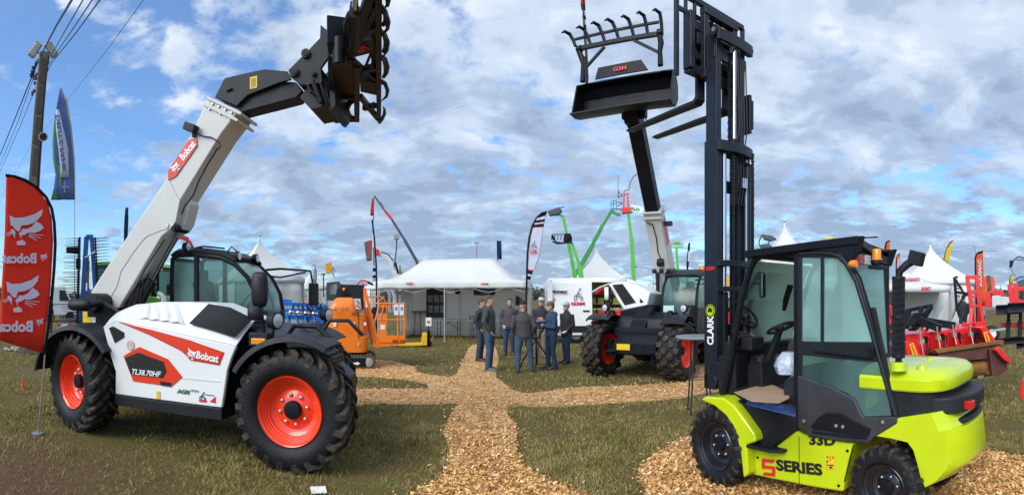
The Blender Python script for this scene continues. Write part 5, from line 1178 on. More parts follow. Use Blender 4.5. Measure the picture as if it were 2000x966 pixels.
    if cap:
        q = MB(); q.loft([ell(z, rx, ry, hy+y) for z, rx, ry, y in ((1.675, .086, .104, .004), (1.71, .087, .104, .004), (1.745, .076, .090, .004), (1.768, .050, .060, .004), (1.776, .015, .02, .004))])
        q.loft([[(x*w, hy+y, z) for x, z in ((-1, 1.682), (-.6, 1.698), (.6, 1.698), (1, 1.682), (.6, 1.690), (-.6, 1.690))] for y, w in ((-.07, .082), (-.13, .075), (-.165, .045))])
        q.build('cap', mat('cap_%d_%d' % (int(cap[0]*999), int(cap[2]*999)), cap, .8, 0, .15, 30), root, smooth=True, ang=60)
    e = MB()
    for sx in (-1, 1): e.sph((sx*.029, hy-.081, 1.638), .0095, 8)
    e.build('eyes', mat('eye_dark', (.03, .02, .015), .2), root)
    if hold == 'paper':
        b = MB(); H = arms[1][3]; b.box(H+Vector((0, -.03, 0)), (.10, .12, .012), Matrix.Rotation(.4, 3, 'X')); b.build('held_leaflet', PAPER, root)
    if zip_col: 
        b = MB(); b.prism([Vector((.05, -.147*k, 1.27)), Vector((.065, -.147*k, 1.27)), Vector((.062, -.149*k, 1.12)), Vector((.052, -.149*k, 1.12))], (0, -.004, 0)); b.build('chest_zip', mat('zip_red', zip_col, .5), jo)  # red zip strip, plain colour
    return root
# (the ring of seven men between the tent and the path)
DEN = (.035, .065, .115)
person(937, 705, 1.60, 70, (.020, .026, .045), (.030, .045, .085), 'man in a navy jacket half hidden behind the tall man at the left', hair=(.10, .05, .03), pose='pockets', stance=.09)
person(956, 724, 1.69, 80, (.042, .048, .046), (.034, .068, .120), 'tall man with cropped hair in dark green hooded jacket and pale jeans', hair=(.12, .07, .042), pose='pockets', hood=True, shoes=(.10, .10, .10), build=1.1, jlen=.90)
person(994, 693, 1.62, -5, (.055, .048, .058), (.022, .045, .100), 'man facing the camera in a grey brown fleece with a pale collar', hair=(.06, .035, .02), pose='pockets')
person(1025, 728, 1.56, 178, (.050, .043, .045), (.034, .070, .112), 'man seen from behind in a dark cap, dark grey jacket and faded jeans', hair=None, cap=(.012, .010, .014), pose='pockets', stance=.15, build=1.08, stride=.04)
person(1055, 698, 1.63, -8, (.018, .016, .022), (.16, .14, .12), 'man in a pale cap and black jacket with a red zip, facing the camera', hair=(.08, .06, .04), cap=(.42, .46, .52), pose='fold', zip_col=(.5, .02, .02))
person(1076, 721, 1.54, -75, (.022, .046, .105), (.018, .038, .080), 'man in a blue padded jacket and olive cap turned to the left', hair=(.06, .05, .04), cap=(.10, .095, .07), pose='fold', hood=True, build=1.12, stride=.06, lean=.04)
person(1106, 709, 1.52, -55, (.010, .011, .014), (.022, .045, .095), 'man in a long black coat and pale cap holding a folded paper', hair=(.09, .07, .05), cap=(.38, .44, .54), pose='one', hold='paper', jlen=.80, build=1.05, stride=-.05)
# ================================================================== banners
def face_frame(px, d, z=0.0, dpx=None):
    th = ((dpx if dpx is not None else px)-1000)/F; return Frame((sin((px-1000)/F)*d, cos((px-1000)/F)*d, z), -th)
NYL = {}
def nylon(name, col): return cloth(name, col, .30, .03, 2, .15, 6)
def fabric(name, rows, m_of, fr, parent, wave=.02, cols=8, wf=5.0, label=None):
    """rows: [(xl, yl, xr, yr)] picture points; m_of: material per band between rows"""
    me = bpy.data.meshes.new(name); vs = []; fs = []; mi = []; mats = []
    for k, (xl, yl, xr, yr) in enumerate(rows):
        a, b = fr.T(xl, yl), fr.T(xr, yr)
        for c in range(cols+1):
            t = c/cols; p = a.lerp(b, t); p.y += wave*(sin(p.z*wf+t*4)+.5*sin(p.z*wf*2.3+t*9+1))*(1-.85*t if m_of[0] is not None else 1); vs.append(p)
    for k in range(len(rows)-1):
        m = m_of[k]
        if m not in mats: mats.append(m)
        for c in range(cols): o = k*(cols+1)+c; fs.append((o, o+1, o+cols+2, o+cols+1)); mi.append(mats.index(m))
    me.from_pydata([tuple(p) for p in vs], [], fs)
    for m in mats: me.materials.append(m)
    me.polygons.foreach_set('material_index', mi); me.polygons.foreach_set('use_smooth', [True]*len(fs))
    o = bpy.data.objects.new(name, me); COL.objects.link(o); o.parent = parent
    md = o.modifiers.new('solid', 'SOLIDIFY'); md.thickness = .004; md.offset = 0
    return o
REDN = cloth('banner_red', (.85, .065, .035), .42, .03, 2, .15, 6); REDL = nylon('banner_light_red', (.74, .09, .05)); WHN = nylon('banner_white', (.72, .73, .86)); BKN = nylon('banner_black', (.02, .02, .03)); BLN = nylon('banner_blue', (.15, .23, .50)); GRN = nylon('banner_green', (.20, .48, .16)); ORN = nylon('banner_orange', (.75, .13, .04)); YLN = nylon('banner_yellow', (.72, .52, .05)); BEI = nylon('banner_beige', (.52, .48, .42))
# red banner at the left
def red_banner():
    d = G(73, 848).length; fr = Frame(G(73, 848), .93)
    root = thing('feather_banner', 'translucent red banner with white cat heads at the left edge, its lettering seen reversed', 'banner', fr.o, fr.rz)
    T = fr.T
    edge = [(11, 342), (30, 345), (50, 352), (72, 366), (90, 385), (101, 407), (106, 435), (108, 475), (106, 520), (102, 570), (97, 620), (91, 660), (88, 692)]
    rows = [(12, 345, 30, 347), (12, 352, 48, 353), (11.5, 362, 66, 364), (11, 375, 80, 378), (10.5, 395, 94, 398), (10, 420, 101, 425), (9, 460, 104, 470), (7, 500, 102, 510), (4, 545, 99, 560), (1, 590, 94, 605), (0, 630, 89, 645), (-3, 664, 83, 690)]
    fb = fabric('banner_cloth', rows, [REDN]*11, fr, root, .018, 14)
    b = MB(); b.tube([T(x, y) for x, y in edge], .019, 8); b.build('pole_sleeve', nylon('sleeve_black', (.012, .012, .014)), root)
    b = MB(); b.tube([T(88, 690), T(81, 770), T(75, 838)], .0085, 8); po = b.build('pole', STE, root); b = MB(); b.tube([T(75, 838), T(73, 850)], .012, 8); b.lathe([(.001, -.0), (.07, .0), (.07, .02), (.02, .03), (.001, .03)], axis='Z', n=20); b.tube([T(78, 808)+Vector((-.03, 0, 0)), T(78, 808)+Vector((.02, 0, 0))], .005, 6); b.build('ground_plate', STE, po)
    def bend(x, y, z): return (x, -.055, y)
    for ccx, ccy, w, h in ((48, 444, 74, 70), (41, 573, 72, 72)):
        c = T(ccx, ccy); sx = (T(ccx+10, ccy)-c).length/10
        M = basis((c.x, -.035, c.z), (1, 0, 0), (0, 0, 1)); emblem(CAT, w*sx, h*sx, M, WHN, fb, 'cat_emblem', mirror=True)
    for x0, x1, y0, hh, cx_, cy_ in ((4, 71, 505, 20, 85, 502), (-10, 64, 637, 22, 77, 628)):
        a, q = T(x0, y0), T(x1, y0-1); M = basis(((a.x+q.x)/2, -.035, (a.z+q.z)/2), (1, 0, 0), (0, 0, 1))
        text_mesh('Bobcat', .1, WHN, 'lettering', fb, M, width=(q-a).length, height=(T(0, y0)-T(0, y0+hh)).length, mirror=True, bold=.035)
        c = T(cx_, cy_); emblem(CAT, .09, .09, basis((c.x, -.035, c.z), (1, 0, 0), (0, 0, 1)), WHN, fb, 'cat_emblem', mirror=True)
red_banner()
def flag(label, px, d, rows, mats, pole, group=None, parts=None, wave=.03, rz=None, r=.02, sleeve=None, name='feather_flag', solidc=8, hang=False):
    fr = face_frame(px, d, 0.0)
    root = thing(name, label, 'flag', fr.o, fr.rz, group)
    fb = fabric('flag_cloth', rows, mats, fr, root, wave, solidc, 4.0)
    b = MB(); pts = [fr.T(x, y) for x, y in pole]; 
    if not hang: pts[-1].z = 0
    b.tube(pts, r, 8); b.build('pole', sleeve or BLK, root)
    return root, fr, fb
# tall blue and green flag on a white pole
r_, fr, fb = flag('tall blue and green flag hanging on a thin white pole beside the concrete pole', 145, 20, [(117.5, 171, 119, 171), (112, 200, 128, 198), (108, 222, 132, 222), (105, 250, 136.5, 250), (103, 280, 140, 280), (104, 310, 143, 310), (109, 340, 144.5, 340), (106, 365, 145, 365), (100, 390, 145, 390)], [BLN]*8, [(146, 392), (145, 640)], sleeve=STE, r=.018, name='flag')
fabric('green_band', [(113, 200, 114, 200), (107, 225, 111, 225), (104, 250, 109, 250), (102, 282, 111, 282), (103, 310, 117, 310), (108, 340, 121, 340), (105, 365, 120, 365), (99, 390, 119, 390)], [GRN]*7, Frame(fr.o-fr.vv*.05, fr.rz), r_, .03, 6, 4.0)
r_.children[-1].location = (0, -.10, 0)
fabric('beige_hem', [(117, 170, 120, 170), (128, 198, 132, 198), (136.5, 250, 140.5, 250), (143, 310, 146, 310), (144.5, 350, 147, 350), (145, 390, 147, 390)], [BEI]*5, fr, r_, .0, 2)
fabric('white_panel', [(109, 214, 115, 214), (109, 250, 124, 250), (114, 290, 133, 290), (118, 330, 134, 330), (118, 346, 135, 346)], [WHN]*4, Frame(fr.o-fr.vv*.08, fr.rz), r_, .02, 4, 4.0)
r_.children[-1].location = (0, -.08, 0)
a, q = fr.T(127, 340), fr.T(112, 224); text_mesh('DEUTZ-FAHR', .2, BLN, 'lettering', r_, basis(((a.x+q.x)/2-.0, -.14, (a.z+q.z)/2), (q-a), (-1, 0, -.12)), width=(q-a).length*.95, height=.16, mirror=True, bold=.04)
b = MB(); c = fr.T(127, 366); b.box((c.x, -.12, c.z), (.26, .005, .05)); b.box((c.x-.02, -.122, c.z+.0), (.04, .005, .45)); b.build('cross_mark', nylon('flag_pale_blue', (.35, .5, .7)), r_, smooth=False)
flag('narrow dark flag with a green edge far behind the white boom', 246, 32, [(245, 405, 250, 406), (243, 425, 251, 425), (242, 450, 250, 450), (242, 475, 249, 475)], [nylon('flag_navy', (.02, .04, .10))]*3, [(250, 404), (243, 560)], r=.03)
# G3M banner right of the marquee
BAND = [BKN, WHN, BKN, WHN, BKN, nylon('band_red', (.6, .03, .04)), WHN, WHN, WHN, nylon('band_red', (.6, .03, .04)), BKN, WHN, BKN, WHN]
rows = [(1056, 417, 1068, 414), (1048, 426, 1066, 421), (1045, 431, 1065, 427), (1042.5, 436, 1063.5, 433), (1041, 439, 1063, 436), (1039, 443, 1062, 442), (1038.5, 445, 1062, 443.5), (1034, 465, 1058, 472), (1031, 490, 1053, 505), (1030, 525, 1043, 528), (1030, 528, 1041, 530), (1030, 534, 1039, 536), (1029.5, 538, 1037.5, 540), (1029, 545, 1036, 547), (1029, 550, 1035, 552)]
r_, fr, fb = flag('curved white banner with dark stripes and red emblem right of the marquee', 1028, 17.2, rows, BAND, [(1068, 413.5), (1058, 416), (1048, 425), (1040, 440), (1034, 462), (1030.5, 490), (1029, 540), (1027.5, 590), (1027, 660)], r=.035, wave=.02)
c = fr.T(1041, 491); text_mesh('G3M', .2, RTX, 'lettering', fb, basis((c.x, -.06, c.z), (1, 0, .04), (0, 0, 1)), width=.23, height=.13, bold=.03)
c = fr.T(1042, 478); loader_emblem(.26, .26, basis((c.x, -.06, c.z), (1, 0, .1), (0, 0, 1)), fb, BTX)
# edge-on banner left of the marquee
rows = [(726.5, 430, 727.5, 430), (727, 436, 729, 436), (727, 440, 729, 440), (727.5, 446, 729.5, 446), (727.5, 449, 730, 449), (727.5, 455, 730, 455), (727, 480, 732, 480), (726.5, 505, 734, 505), (728, 523, 735.5, 523), (728, 530, 736, 530), (728.5, 537, 736, 537), (727, 543, 737, 543), (727, 548, 738, 548)]
r_, fr, fb = flag('white banner with black bands seen almost edge on left of the marquee', 734, 17.6, rows, [BKN, WHN, BKN, WHN, BKN, WHN, WHN, WHN, BKN, WHN, BKN, WHN], [(727, 429), (731.5, 470), (735, 520), (735.5, 590), (735, 655)], wave=.015, r=.03)
c = fr.T(729.5, 500); text_mesh('manutention', .2, BTX, 'lettering', fb, basis((c.x, -.05, c.z), (-.04, 0, 1), (-1, 0, 0)), width=.62, height=.06, bold=.03)
# striped streamer beside the raised bucket
rows = [(1134, -20, 1143, -20), (1134, 8, 1143, 8), (1136, 20, 1143.5, 20), (1137, 30, 1144, 30), (1138, 38, 1145, 38), (1140, 48, 1145, 48), (1142, 62, 1146, 62), (1143, 90, 1147, 90), (1144.5, 130, 1149, 130)]
flag('striped streamer rising behind the raised bucket', 1143, 10.9, rows, [nylon('band_red', (.6, .03, .04)), BKN, WHN, BKN, WHN, BKN, nylon('streamer_grey', (.25, .25, .27)), nylon('streamer_grey', (.25, .25, .27))], [(1138, -22), (1141, 60), (1148, 150), (1147, 165)], r=.02, wave=.01, hang=True, name='banner_streamer', solidc=3)
# ================================================================== concrete pole, lamps and cables
def pole():
    o = G(50, 690); root = thing('utility_pole', 'weathered concrete pole with two floodlights at its top, behind the red banner', 'pole', o, .95)
    fr = Frame(o, .95); T = fr.T; R = [(50, 690), (59, 500), (67, 350), (76, 220), (86.5, 103)]
    CON = mat('pole_concrete', (.20, .175, .135), .9, 0, .25, 8, .6, 30, dust=.3, dcol=(.09, .08, .06))
    b = MB(); rings = []
    for i, (x, y) in enumerate(R): c = T(x, y); w = .19-.045*i/4*1.2; rings.append([(c.x-w, -w*.8, c.z), (c.x+w, -w*.8, c.z), (c.x+w, w*.8, c.z), (c.x-w, w*.8, c.z)])
    rings[0] = [(x, y, -.3) for x, y, z in rings[0]]; b.loft(rings); po = b.build('pole_shaft', CON, root, bevel=.02)
    b = MB()
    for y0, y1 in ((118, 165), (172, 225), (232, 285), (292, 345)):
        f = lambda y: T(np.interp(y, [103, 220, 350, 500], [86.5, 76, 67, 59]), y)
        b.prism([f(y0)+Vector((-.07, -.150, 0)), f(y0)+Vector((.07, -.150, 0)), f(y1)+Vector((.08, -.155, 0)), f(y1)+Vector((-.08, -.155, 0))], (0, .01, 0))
    b.build('recess_shades', mat('pole_recess_shade', (.10, .088, .068), .95, 0, .3, 10), po, smooth=False)  # flat plates of darker concrete colour paint the shade inside the recesses
    for x, dx, a in ((68, -.24, .7), (100, .22, -.7)):
        c = T(x, 97); b = MB(); M = Matrix.Rotation(a, 3, 'Y'); b.box(c, (.20, .22, .46), M @ Matrix.Rotation(.5, 3, 'X')); lo = b.build('floodlight', mat('lamp_grey', (.34, .34, .33), .5), root, bevel=.03)
        b = MB(); b.box(c+Vector((0, -.10, -.04)), (.16, .03, .34), M @ Matrix.Rotation(.5, 3, 'X')); b.build('lamp_glass', LENS, lo, bevel=.01)
        MB().tube([c, T(86, 112)], .02, 6).build('lamp_arm', STE, lo)
    c = T(84, 271); b = MB(); b.tube([c+Vector((-.05, .1, .02)), c+Vector((0, -.12, 0)), c+Vector((0, -.2, 0))], [.08, .10, .14], 16); so = b.build('loudspeaker', mat('speaker_cream', (.5, .48, .42), .5), root)
    b = MB(); b.lathe([(.001, 0), (.11, 0)], n=14); b.v = [(x+c.x, y+c.y-.205, z+c.z) for x, y, z in b.v]; b.build('speaker_mouth', DRK, so)
    b = MB()
    for x, y in ((64, 132), (62, 140), (60, 147), (72, 145), (70, 153), (68, 162), (66, 178), (63, 183)): c = T(x, y); b.lathe([(.01, -.05), (.045, -.04), (.03, 0), (.045, .02), (.01, .05)], c=tuple(c), axis='Z', n=10)
    for y in (150, 180): b.bar(T(62, y), T(80, y-6), .04)
    b.build('insulators', mat('insulator_brown', (.03, .025, .03), .3), root)
    b = MB(); random.seed(3)
    for k in range(3): b.tube([T(88+k+random.uniform(-1, 1)*1.2, y)+Vector((.08, -.15, 0)) if y < 140 else T(np.interp(y, [103, 220, 350, 500, 690], [86.5, 76, 67, 59, 50])+6+k*1.2, y)+Vector((0, -.15, 0)) for y in (112, 128, 150, 200, 260, 340, 450, 600)], .014, 5)
    for k in range(5): b.tube([T(60+random.uniform(0, 8), 150+random.uniform(-20, 10)), T(70, 120+random.uniform(-5, 10)), T(82, 112+random.uniform(-4, 6)), T(92, 128+random.uniform(-10, 15)), T(88, 160)], .012, 5)
    b.build('pole_cables', PLA, root)
    b = MB()
    for y in (182, 214, 254, 286, 315): c = T(np.interp(y, [103, 220, 350], [86.5, 76, 67]), y); b.lathe([(.185, -.01), (.19, 0), (.185, .01)], c=tuple(c), axis='Z', n=4, a0=pi/4, a1=2*pi+pi/4)
    b.build('steel_bands', STE, po)
    b = MB(); b.bbox((-.1, -.25, 0), (.35, .3, .18)); b.build('concrete_foot', CON, root, bevel=.02)
pole()
dP = G(50, 690).length
CAB = mat('cable_black', (.012, .012, .016), .5)
for lb, pts, r in (('thick twisted cable rising over the concrete pole to the upper left', [(-60, 410, 40), (0, 303, 24), (40, 205, 17.5), (66, 140, dP), (80, 108, dP), (110, 50, 10.5), (140, 0, 7.5), (165, -40, 6)], .020),
                   ('left thin cable of the middle pair above the concrete pole', [(-60, 420, 40), (0, 322, 24), (36, 235, 17.5), (62, 160, dP), (92, 122, dP), (130, 55, 9.5), (162, 0, 7), (190, -50, 5.5)], .010),
                   ('middle cable of the bundle above the concrete pole', [(-60, 425, 40), (0, 335, 24), (40, 245, 17.5), (70, 170, dP), (94, 126, dP), (140, 60, 9.5), (180, 0, 7), (205, -40, 5.5)], .010),
                   ('right cable of the bundle above the concrete pole', [(90, 145, dP), (100, 124, 14), (150, 62, 9.5), (195, 0, 7), (225, -45, 5.5)], .012),
                   ('single thin wire crossing the sky left of the white boom', [(-40, 450, 60), (0, 388, 42), (62, 282, 28), (140, 185, 17), (215, 90, 11), (280, 0, 7.5), (310, -45, 6)], .006)):
    b = MB(); b.tube([D(*p) for p in pts], r, 6); tag(b.build('overhead_cable', CAB), lb, 'cable', 'overhead cables')
# ================================================================== bucket with grab on the far boom
def bucket():
    root = thing('bucket_grab', 'black loader bucket with a toothed grab held high on the second telehandler', 'loader bucket', FB.o, FB.rz)
    X = lambda x, y, d=.9: FB.X(x, y, d)
    y0, y1 = .0, 1.98; zb = X(1215, 212, .9).z; zt = zb+.64
    b = MB(); prof = [(1.02, zb+.0), (.85, zb-.02), (.62, zb+.03), (.50, zb+.20), (.50, zb+.42), (.62, zb+.60), (.80, zt)]
    b.sheet([[Vector((x, y, z)) for x, z in prof] for y in (y0, .5, 1.0, 1.5, y1)]); bo = b.build('bucket_shell', BLK, root, solid=.03, bevel=.006)
    for y in (y0, y1): b = MB(); b.prism([(x, y, z) for x, z in prof], (0, .03, 0)); b.build('side_plate', BLK, root, bevel=.006)
    b = MB(); b.bar((1.02, y0, zb+.0), (1.02, y1, zb+.0), .12, .03); b.build('cutting_edge', DRK, root, bevel=.004)
    b = MB(); g = [X(1162, 155, .8), X(1168, 132, .8), X(1252, 116, .8), X(1266, 136, .8)]; b.prism(g, (-.03, 0, 0)); gp = b.build('spill_guard', BLK, root, bevel=.004)
    a, q = X(1198, 136, .81), X(1224, 132, .81); text_mesh('G3M', .1, RTX, 'lettering', gp, basis((a+q)/2+Vector((.012, 0, 0)), q-a, (0, 0, 1)), width=(q-a).length, height=.075, bold=.03)
    f = MB()
    for pts in ([(1138, 160), (1139, 125), (1137, 115), (1128, 94)], [(1290, 128), (1289, 100), (1291, 84), (1288, 66)]): f.tube([X(*p) for p in pts], [.055, .045, .06, .05], 8)
    f.bar(X(1131, 95), X(1288, 66), .075); f.bar(X(1123, 77), X(1287, 43), .045); f.bar(X(1181, 91), X(1146, 130), .05); f.bar(X(1237, 78), X(1286, 102), .05)
    f.bar(X(1145, 165), X(1143, 110), .04); f.bar(X(1287, 130), X(1291, 60), .04)
    f.lathe([(.001, -.05), (.07, -.05), (.07, .05), (.001, .05)], c=tuple(X(1132, 96)), n=14); f.lathe([(.001, -.05), (.07, -.05), (.07, .05), (.001, .05)], c=tuple(X(1289, 64)), n=14)
    f.build('grab_frame', BLK, root, bevel=.006)
    for (tx, ty), (bx, by) in zip([(1112, 68), (1140, 59), (1168, 51), (1195, 45), (1226, 39), (1256, 32), (1287, 27)], [(1124, 90), (1154, 88), (1182, 84), (1209, 78), (1238, 72), (1265, 66), (1293, 66)]):
        t = MB(); p, q = X(bx, by), X(tx, ty); m = p.lerp(q, .55); m.x += .0; t.tube([p, m+Vector((-.0, .02, 0)), q+Vector((.04, .03, -.01)), q+Vector((.16, -.02, .0)), q+Vector((.24, -.04, -.06))], [.032, .034, .036, .028, .012], 8); t.build('tine', BLK, root)
    b = MB(); b.tube([(.5, .9, zb+.1), (.35, .95, zb-.15), (.2, 1.0, zb-.05)], .014, 6); b.tube([(.55, 1.3, zb+.0), (.4, 1.35, zb-.12), (.3, 1.2, zb-.2)], .014, 6); b.build('hose', PLA, root)
    b = MB(); b.bbox((.36, .85, zb-.05), (.52, 1.35, zb+.35)); b.build('coupling', BLK, root, bevel=.02)
bucket()
# ================================================================== marquee
CAN = cloth('marquee_canvas', (.76, .76, .75), .25, .05, 1.2, .35, 2.5); WALL = cloth('marquee_wall', (.84, .81, .75), .50, .07, .8, .6, 1.6)
FT = Frame(G(868, 667), -.10)
def marquee():
    T = FT.T; root = thing('marquee', 'white pop-up marquee with two red emblems on its valance in the middle of the stand', 'marquee', FT.o, FT.rz)
    xl = T(738, 560).x; xr = T(1029, 560).x; dp = 3.0; ze = T(868, 549).z; zv = ze-.26; zr = T(895, 499).z
    rl, rr = T(828, 500, dp/2).x, T(966, 497, dp/2).x
    def roofsheet(A, B, C_, D_, nm, n=8):
        g = []
        for i in range(n+1):
            t = i/n; k = t+.0; sag = .16*sin(pi*t)
            g.append([(Vector(A).lerp(Vector(D_), t)).lerp(Vector(B).lerp(Vector(C_), t), j/10)+Vector((0, 0, -sag+.006*sin(j*1.7+t*5)*sin(pi*t))) for j in range(11)])
        b = MB(); b.sheet(g); return b.build(nm, CAN, ro, solid=.006)
    ro = bpy.data.objects.new('roof', None); COL.objects.link(ro); ro.parent = root
    roofsheet((xl, 0, ze), (xr, 0, ze), (rr, dp/2, zr), (rl, dp/2, zr), 'front_slope'); roofsheet((xl, dp, ze), (xr, dp, ze), (rr, dp/2, zr), (rl, dp/2, zr), 'back_slope')
    roofsheet((xl, 0, ze), (xl, dp, ze), (rl, dp/2, zr), (rl, dp/2-.001, zr), 'side_slope'); roofsheet((xr, 0, ze), (xr, dp, ze), (rr, dp/2, zr), (rr, dp/2-.001, zr), 'side_slope')
    b = MB()
    def val(p, q, n=24):
        p, q = Vector(p), Vector(q); d = (q-p).normalized(); nn = Vector((d.y, -d.x, 0)); rows = []
        for k, z in enumerate((ze, ze-.09, ze-.18, zv)): rows.append([p.lerp(q, i/n)+nn*(.012*k*sin(i*1.9)+.012)+Vector((0, 0, z-ze+(.012*sin(i*.9) if k == 3 else 0))) for i in range(n+1)])
        b.sheet(rows)
    val((xl, 0, ze), (xr, 0, ze)); val((xr, 0, ze), (xr, dp, ze)); val((xl, dp, ze), (xl, 0, ze)); val((xr, dp, ze), (xl, dp, ze))
    vo = b.build('valance', CAN, root, solid=.006)
    for px, py in ((799, 553), (946, 554)): c = T(px, py, -.05); text_mesh('G3M', .1, RTX, 'lettering', vo, basis(c, (1, 0, 0), (0, 0, 1)), width=.27, height=.075, bold=.04)
    # walls
    def wall(p, q, z0=0, z1=ze, n=30, amp=.03, nm='wall_panel', m=WALL):
        p, q = Vector(p), Vector(q); d = (q-p).normalized(); nn = Vector((d.y, -d.x, 0)); rows = []
        for k in range(7):
            z = z0+(z1-z0)*k/6; rows.append([p.lerp(q, i/n)+nn*amp*(sin(i*1.1+k*.3)*.5+.5*sin(i*.37+k*1.1))*(1-k/8)+Vector((0, 0, z)) for i in range(n+1)])
        b = MB(); b.sheet(rows); return b.build(nm, m, root, solid=.006)
    wall((xl+.45, dp-.02, 0), (xr, dp-.02, 0)); wall((xr, dp-.02, 0), (xr, .9, 0)); wall((xl+.45, dp-.02, 0), (xl+.62, .95, 0), amp=.05)
    # legs and truss
    for (x, y) in ((xl, 0), (0, 0), (xr, 0), (xl, dp), (xr, dp), (0, dp)): b = MB(); b.bar((x, y+.02, 0), (x, y+.02, ze), .045); b.bbox((x-.07, y-.05, 0), (x+.07, y+.09, .012)); b.build('leg', STE, root, bevel=.004)
    b = MB(); n = 4
    for i in range(n):
        a = xl+(xr-xl)*i/n; c = xl+(xr-xl)*(i+1)/n
        b.bar((a, .06, ze-.05), (c, .06, ze-.42), .02); b.bar((a, .06, ze-.42), (c, .06, ze-.05), .02)
    b.build('truss', STE, root)
    # inner lining sheet, poster board, picture banner
    b = MB(); b.prism([T(833, 562, dp-.12), T(870, 562, dp-.12), T(870, 620, dp-.12), T(832, 620, dp-.12)], (0, .02, 0)); pb = thing('poster_board', 'black board with six framed pictures on the back wall of the marquee', 'board', FT.o, FT.rz); b.build('board', mat('board_black', (.018, .014, .018), .5), pb)
    for i in range(3):
        for j in range(2):
            x0 = 835.5+i*12; y0 = 576+j*20.5; b = MB(); b.prism([T(x0, y0, dp-.14), T(x0+9.5, y0, dp-.14), T(x0+9.5, y0+13.5, dp-.14), T(x0, y0+13.5, dp-.14)], (0, .01, 0)); f = b.build('picture', mat('picture_grey', (.20, .20, .21), .4, 0, .9, 5), pb, smooth=False)
            b = MB(); b.prism([T(x0+1, y0+10, dp-.15), T(x0+8, y0+3, dp-.15), T(x0+8.5, y0+5, dp-.15), T(x0+2, y0+12, dp-.15)], (0, .005, 0)); b.build('picture_motif', RTX, f, smooth=False)
    c = T(851, 568, dp-.14); text_mesh('ACCESSOIRES', .1, mat('dull_red', (.30, .04, .05), .5), 'lettering', pb, basis(c, (1, 0, 0), (0, 0, 1)), width=.62, height=.08)
    pc = thing('picture_banner', 'dark picture of a machine hung high on the back wall of the marquee', 'banner', FT.o, FT.rz); b = MB(); b.prism([T(925, 563, dp-.12), T(967, 563, dp-.12), T(967, 574, dp-.12), T(960, 577, dp-.12), T(925, 576, dp-.12)], (0, .01, 0)); b.build('picture_sheet', mat('picture_dark', (.02, .025, .035), .5, 0, .8, 6), pc, smooth=False)
    b = MB(); b.prism([T(936, 566, dp-.14), T(956, 564, dp-.14), T(960, 572, dp-.14), T(945, 575, dp-.14), T(938, 573, dp-.14)], (0, .005, 0)); b.build('picture_motif', mat('picture_steel', (.14, .2, .26), .5, 0, .4, 10), pc, smooth=False)
    pd = thing('roll_banner', 'dark and red picture on the right of the marquee wall behind the standing men', 'banner', FT.o, FT.rz); b = MB(); b.prism([T(1008, 575, dp-.3), T(1020, 585, dp-.3), T(1020, 596, dp-.3), T(1006, 596, dp-.3)], (0, .01, 0)); b.build('picture_sheet', mat('picture_dark', (.02, .025, .035), .5), pd, smooth=False)
    b = MB(); b.prism([T(1012, 584, dp-.32), T(1020, 586, dp-.32), T(1022, 595, dp-.32)], (0, .005, 0)); b.build('picture_motif', REDD, pd, smooth=False)
    w = thing('round_sign', 'small round black disc hanging high on the marquee back wall above the tables', 'sign', FT.o, FT.rz); c = T(893, 569, dp-.2); b = MB(); b.lathe([(.001, 0), (.12, 0), (.12, .04), (.001, .04)], c=tuple(c), n=20); b.build('disc', BLK, w)
    # trestle tables
    def trestle(x0, x1, lb):
        t = thing('trestle_table', lb, 'table', FT.o, FT.rz, 'folding tables inside the marquee'); z = .74; y0, y1 = dp-1.1, dp-.4
        b = MB(); b.bbox((x0, y0, z-.04), (x1, y1, z)); b.build('tabletop', mat('table_grey', (.42, .42, .42), .5), t, bevel=.01)
        for x in (x0+.25, x1-.25):
            b = MB(); s = 1 if x < (x0+x1)/2 else -1
            for y in (y0+.08, y1-.08): b.tube([(x, y, 0), (x, y, z-.04)], .013, 6)
            b.tube([(x, y0+.08, .05), (x, y1-.08, .05)], .010, 6); b.tube([(x, y0+.3, .3), (x+s*.55, y0+.3, z-.05)], .010, 6); b.build('leg', BLK, t)
    X_ = lambda px: T(px, 620, dp-1.1).x
    trestle(X_(842), X_(905), 'grey folding table left of the middle post inside the marquee, below the poster board'); trestle(X_(907), X_(962), 'grey folding table in the middle of the marquee behind the tall man'); trestle(X_(965), X_(1022), 'grey folding table at the right end of the marquee behind the men')
    z = .74
    for px, sz, m, lb, nm, cat in ((922, (.22, .06, .14), mat('box_dark_red', (.12, .02, .03), .5), 'small dark red display box on the middle folding table', 'display_box', 'box'), (979, (.12, .2, .22), mat('box_blue', (.01, .03, .22), .4), 'small blue box on the right folding table', 'carton', 'box')):
        r = thing(nm, lb, cat, FT.o, FT.rz); b = MB(); c = T(px, 620, dp-.8); b.box((c.x, dp-.8, z+sz[2]/2), sz); b.build('box_body', m, r, bevel=.006); b = MB(); b.box((c.x, dp-.8-sz[1]/2-.003, z+sz[2]/2), (sz[0]*.5, .004, sz[2]*.3)); b.build('box_label', PAPER, r, smooth=False)
    # clothes hanging in the left opening
    for i, (px, m) in enumerate(((748, (.05, .05, .06)), (757, (.30, .32, .38)), (768, (.42, .44, .48)), (780, (.34, .36, .42)))):
        r = thing('hanging_jacket', ['black', 'slate grey', 'pale grey', 'blue grey'][i]+' garment hanging in the left opening of the marquee', 'jacket', FT.o, FT.rz); c = T(px, 570, 1.6+.1*i)
        b = MB(); g = []
        for k in range(9):
            z_ = c.z-.9*k/8+.05; wd = .13+.05*min(1, k/2)
            g.append([Vector((c.x+wd*cos(a)*(1+.1*sin(3*a+k)), c.y+.06*sin(a)*(1+.2*sin(4*a)), z_)) for a in [2*pi*q/14 for q in range(14)]])
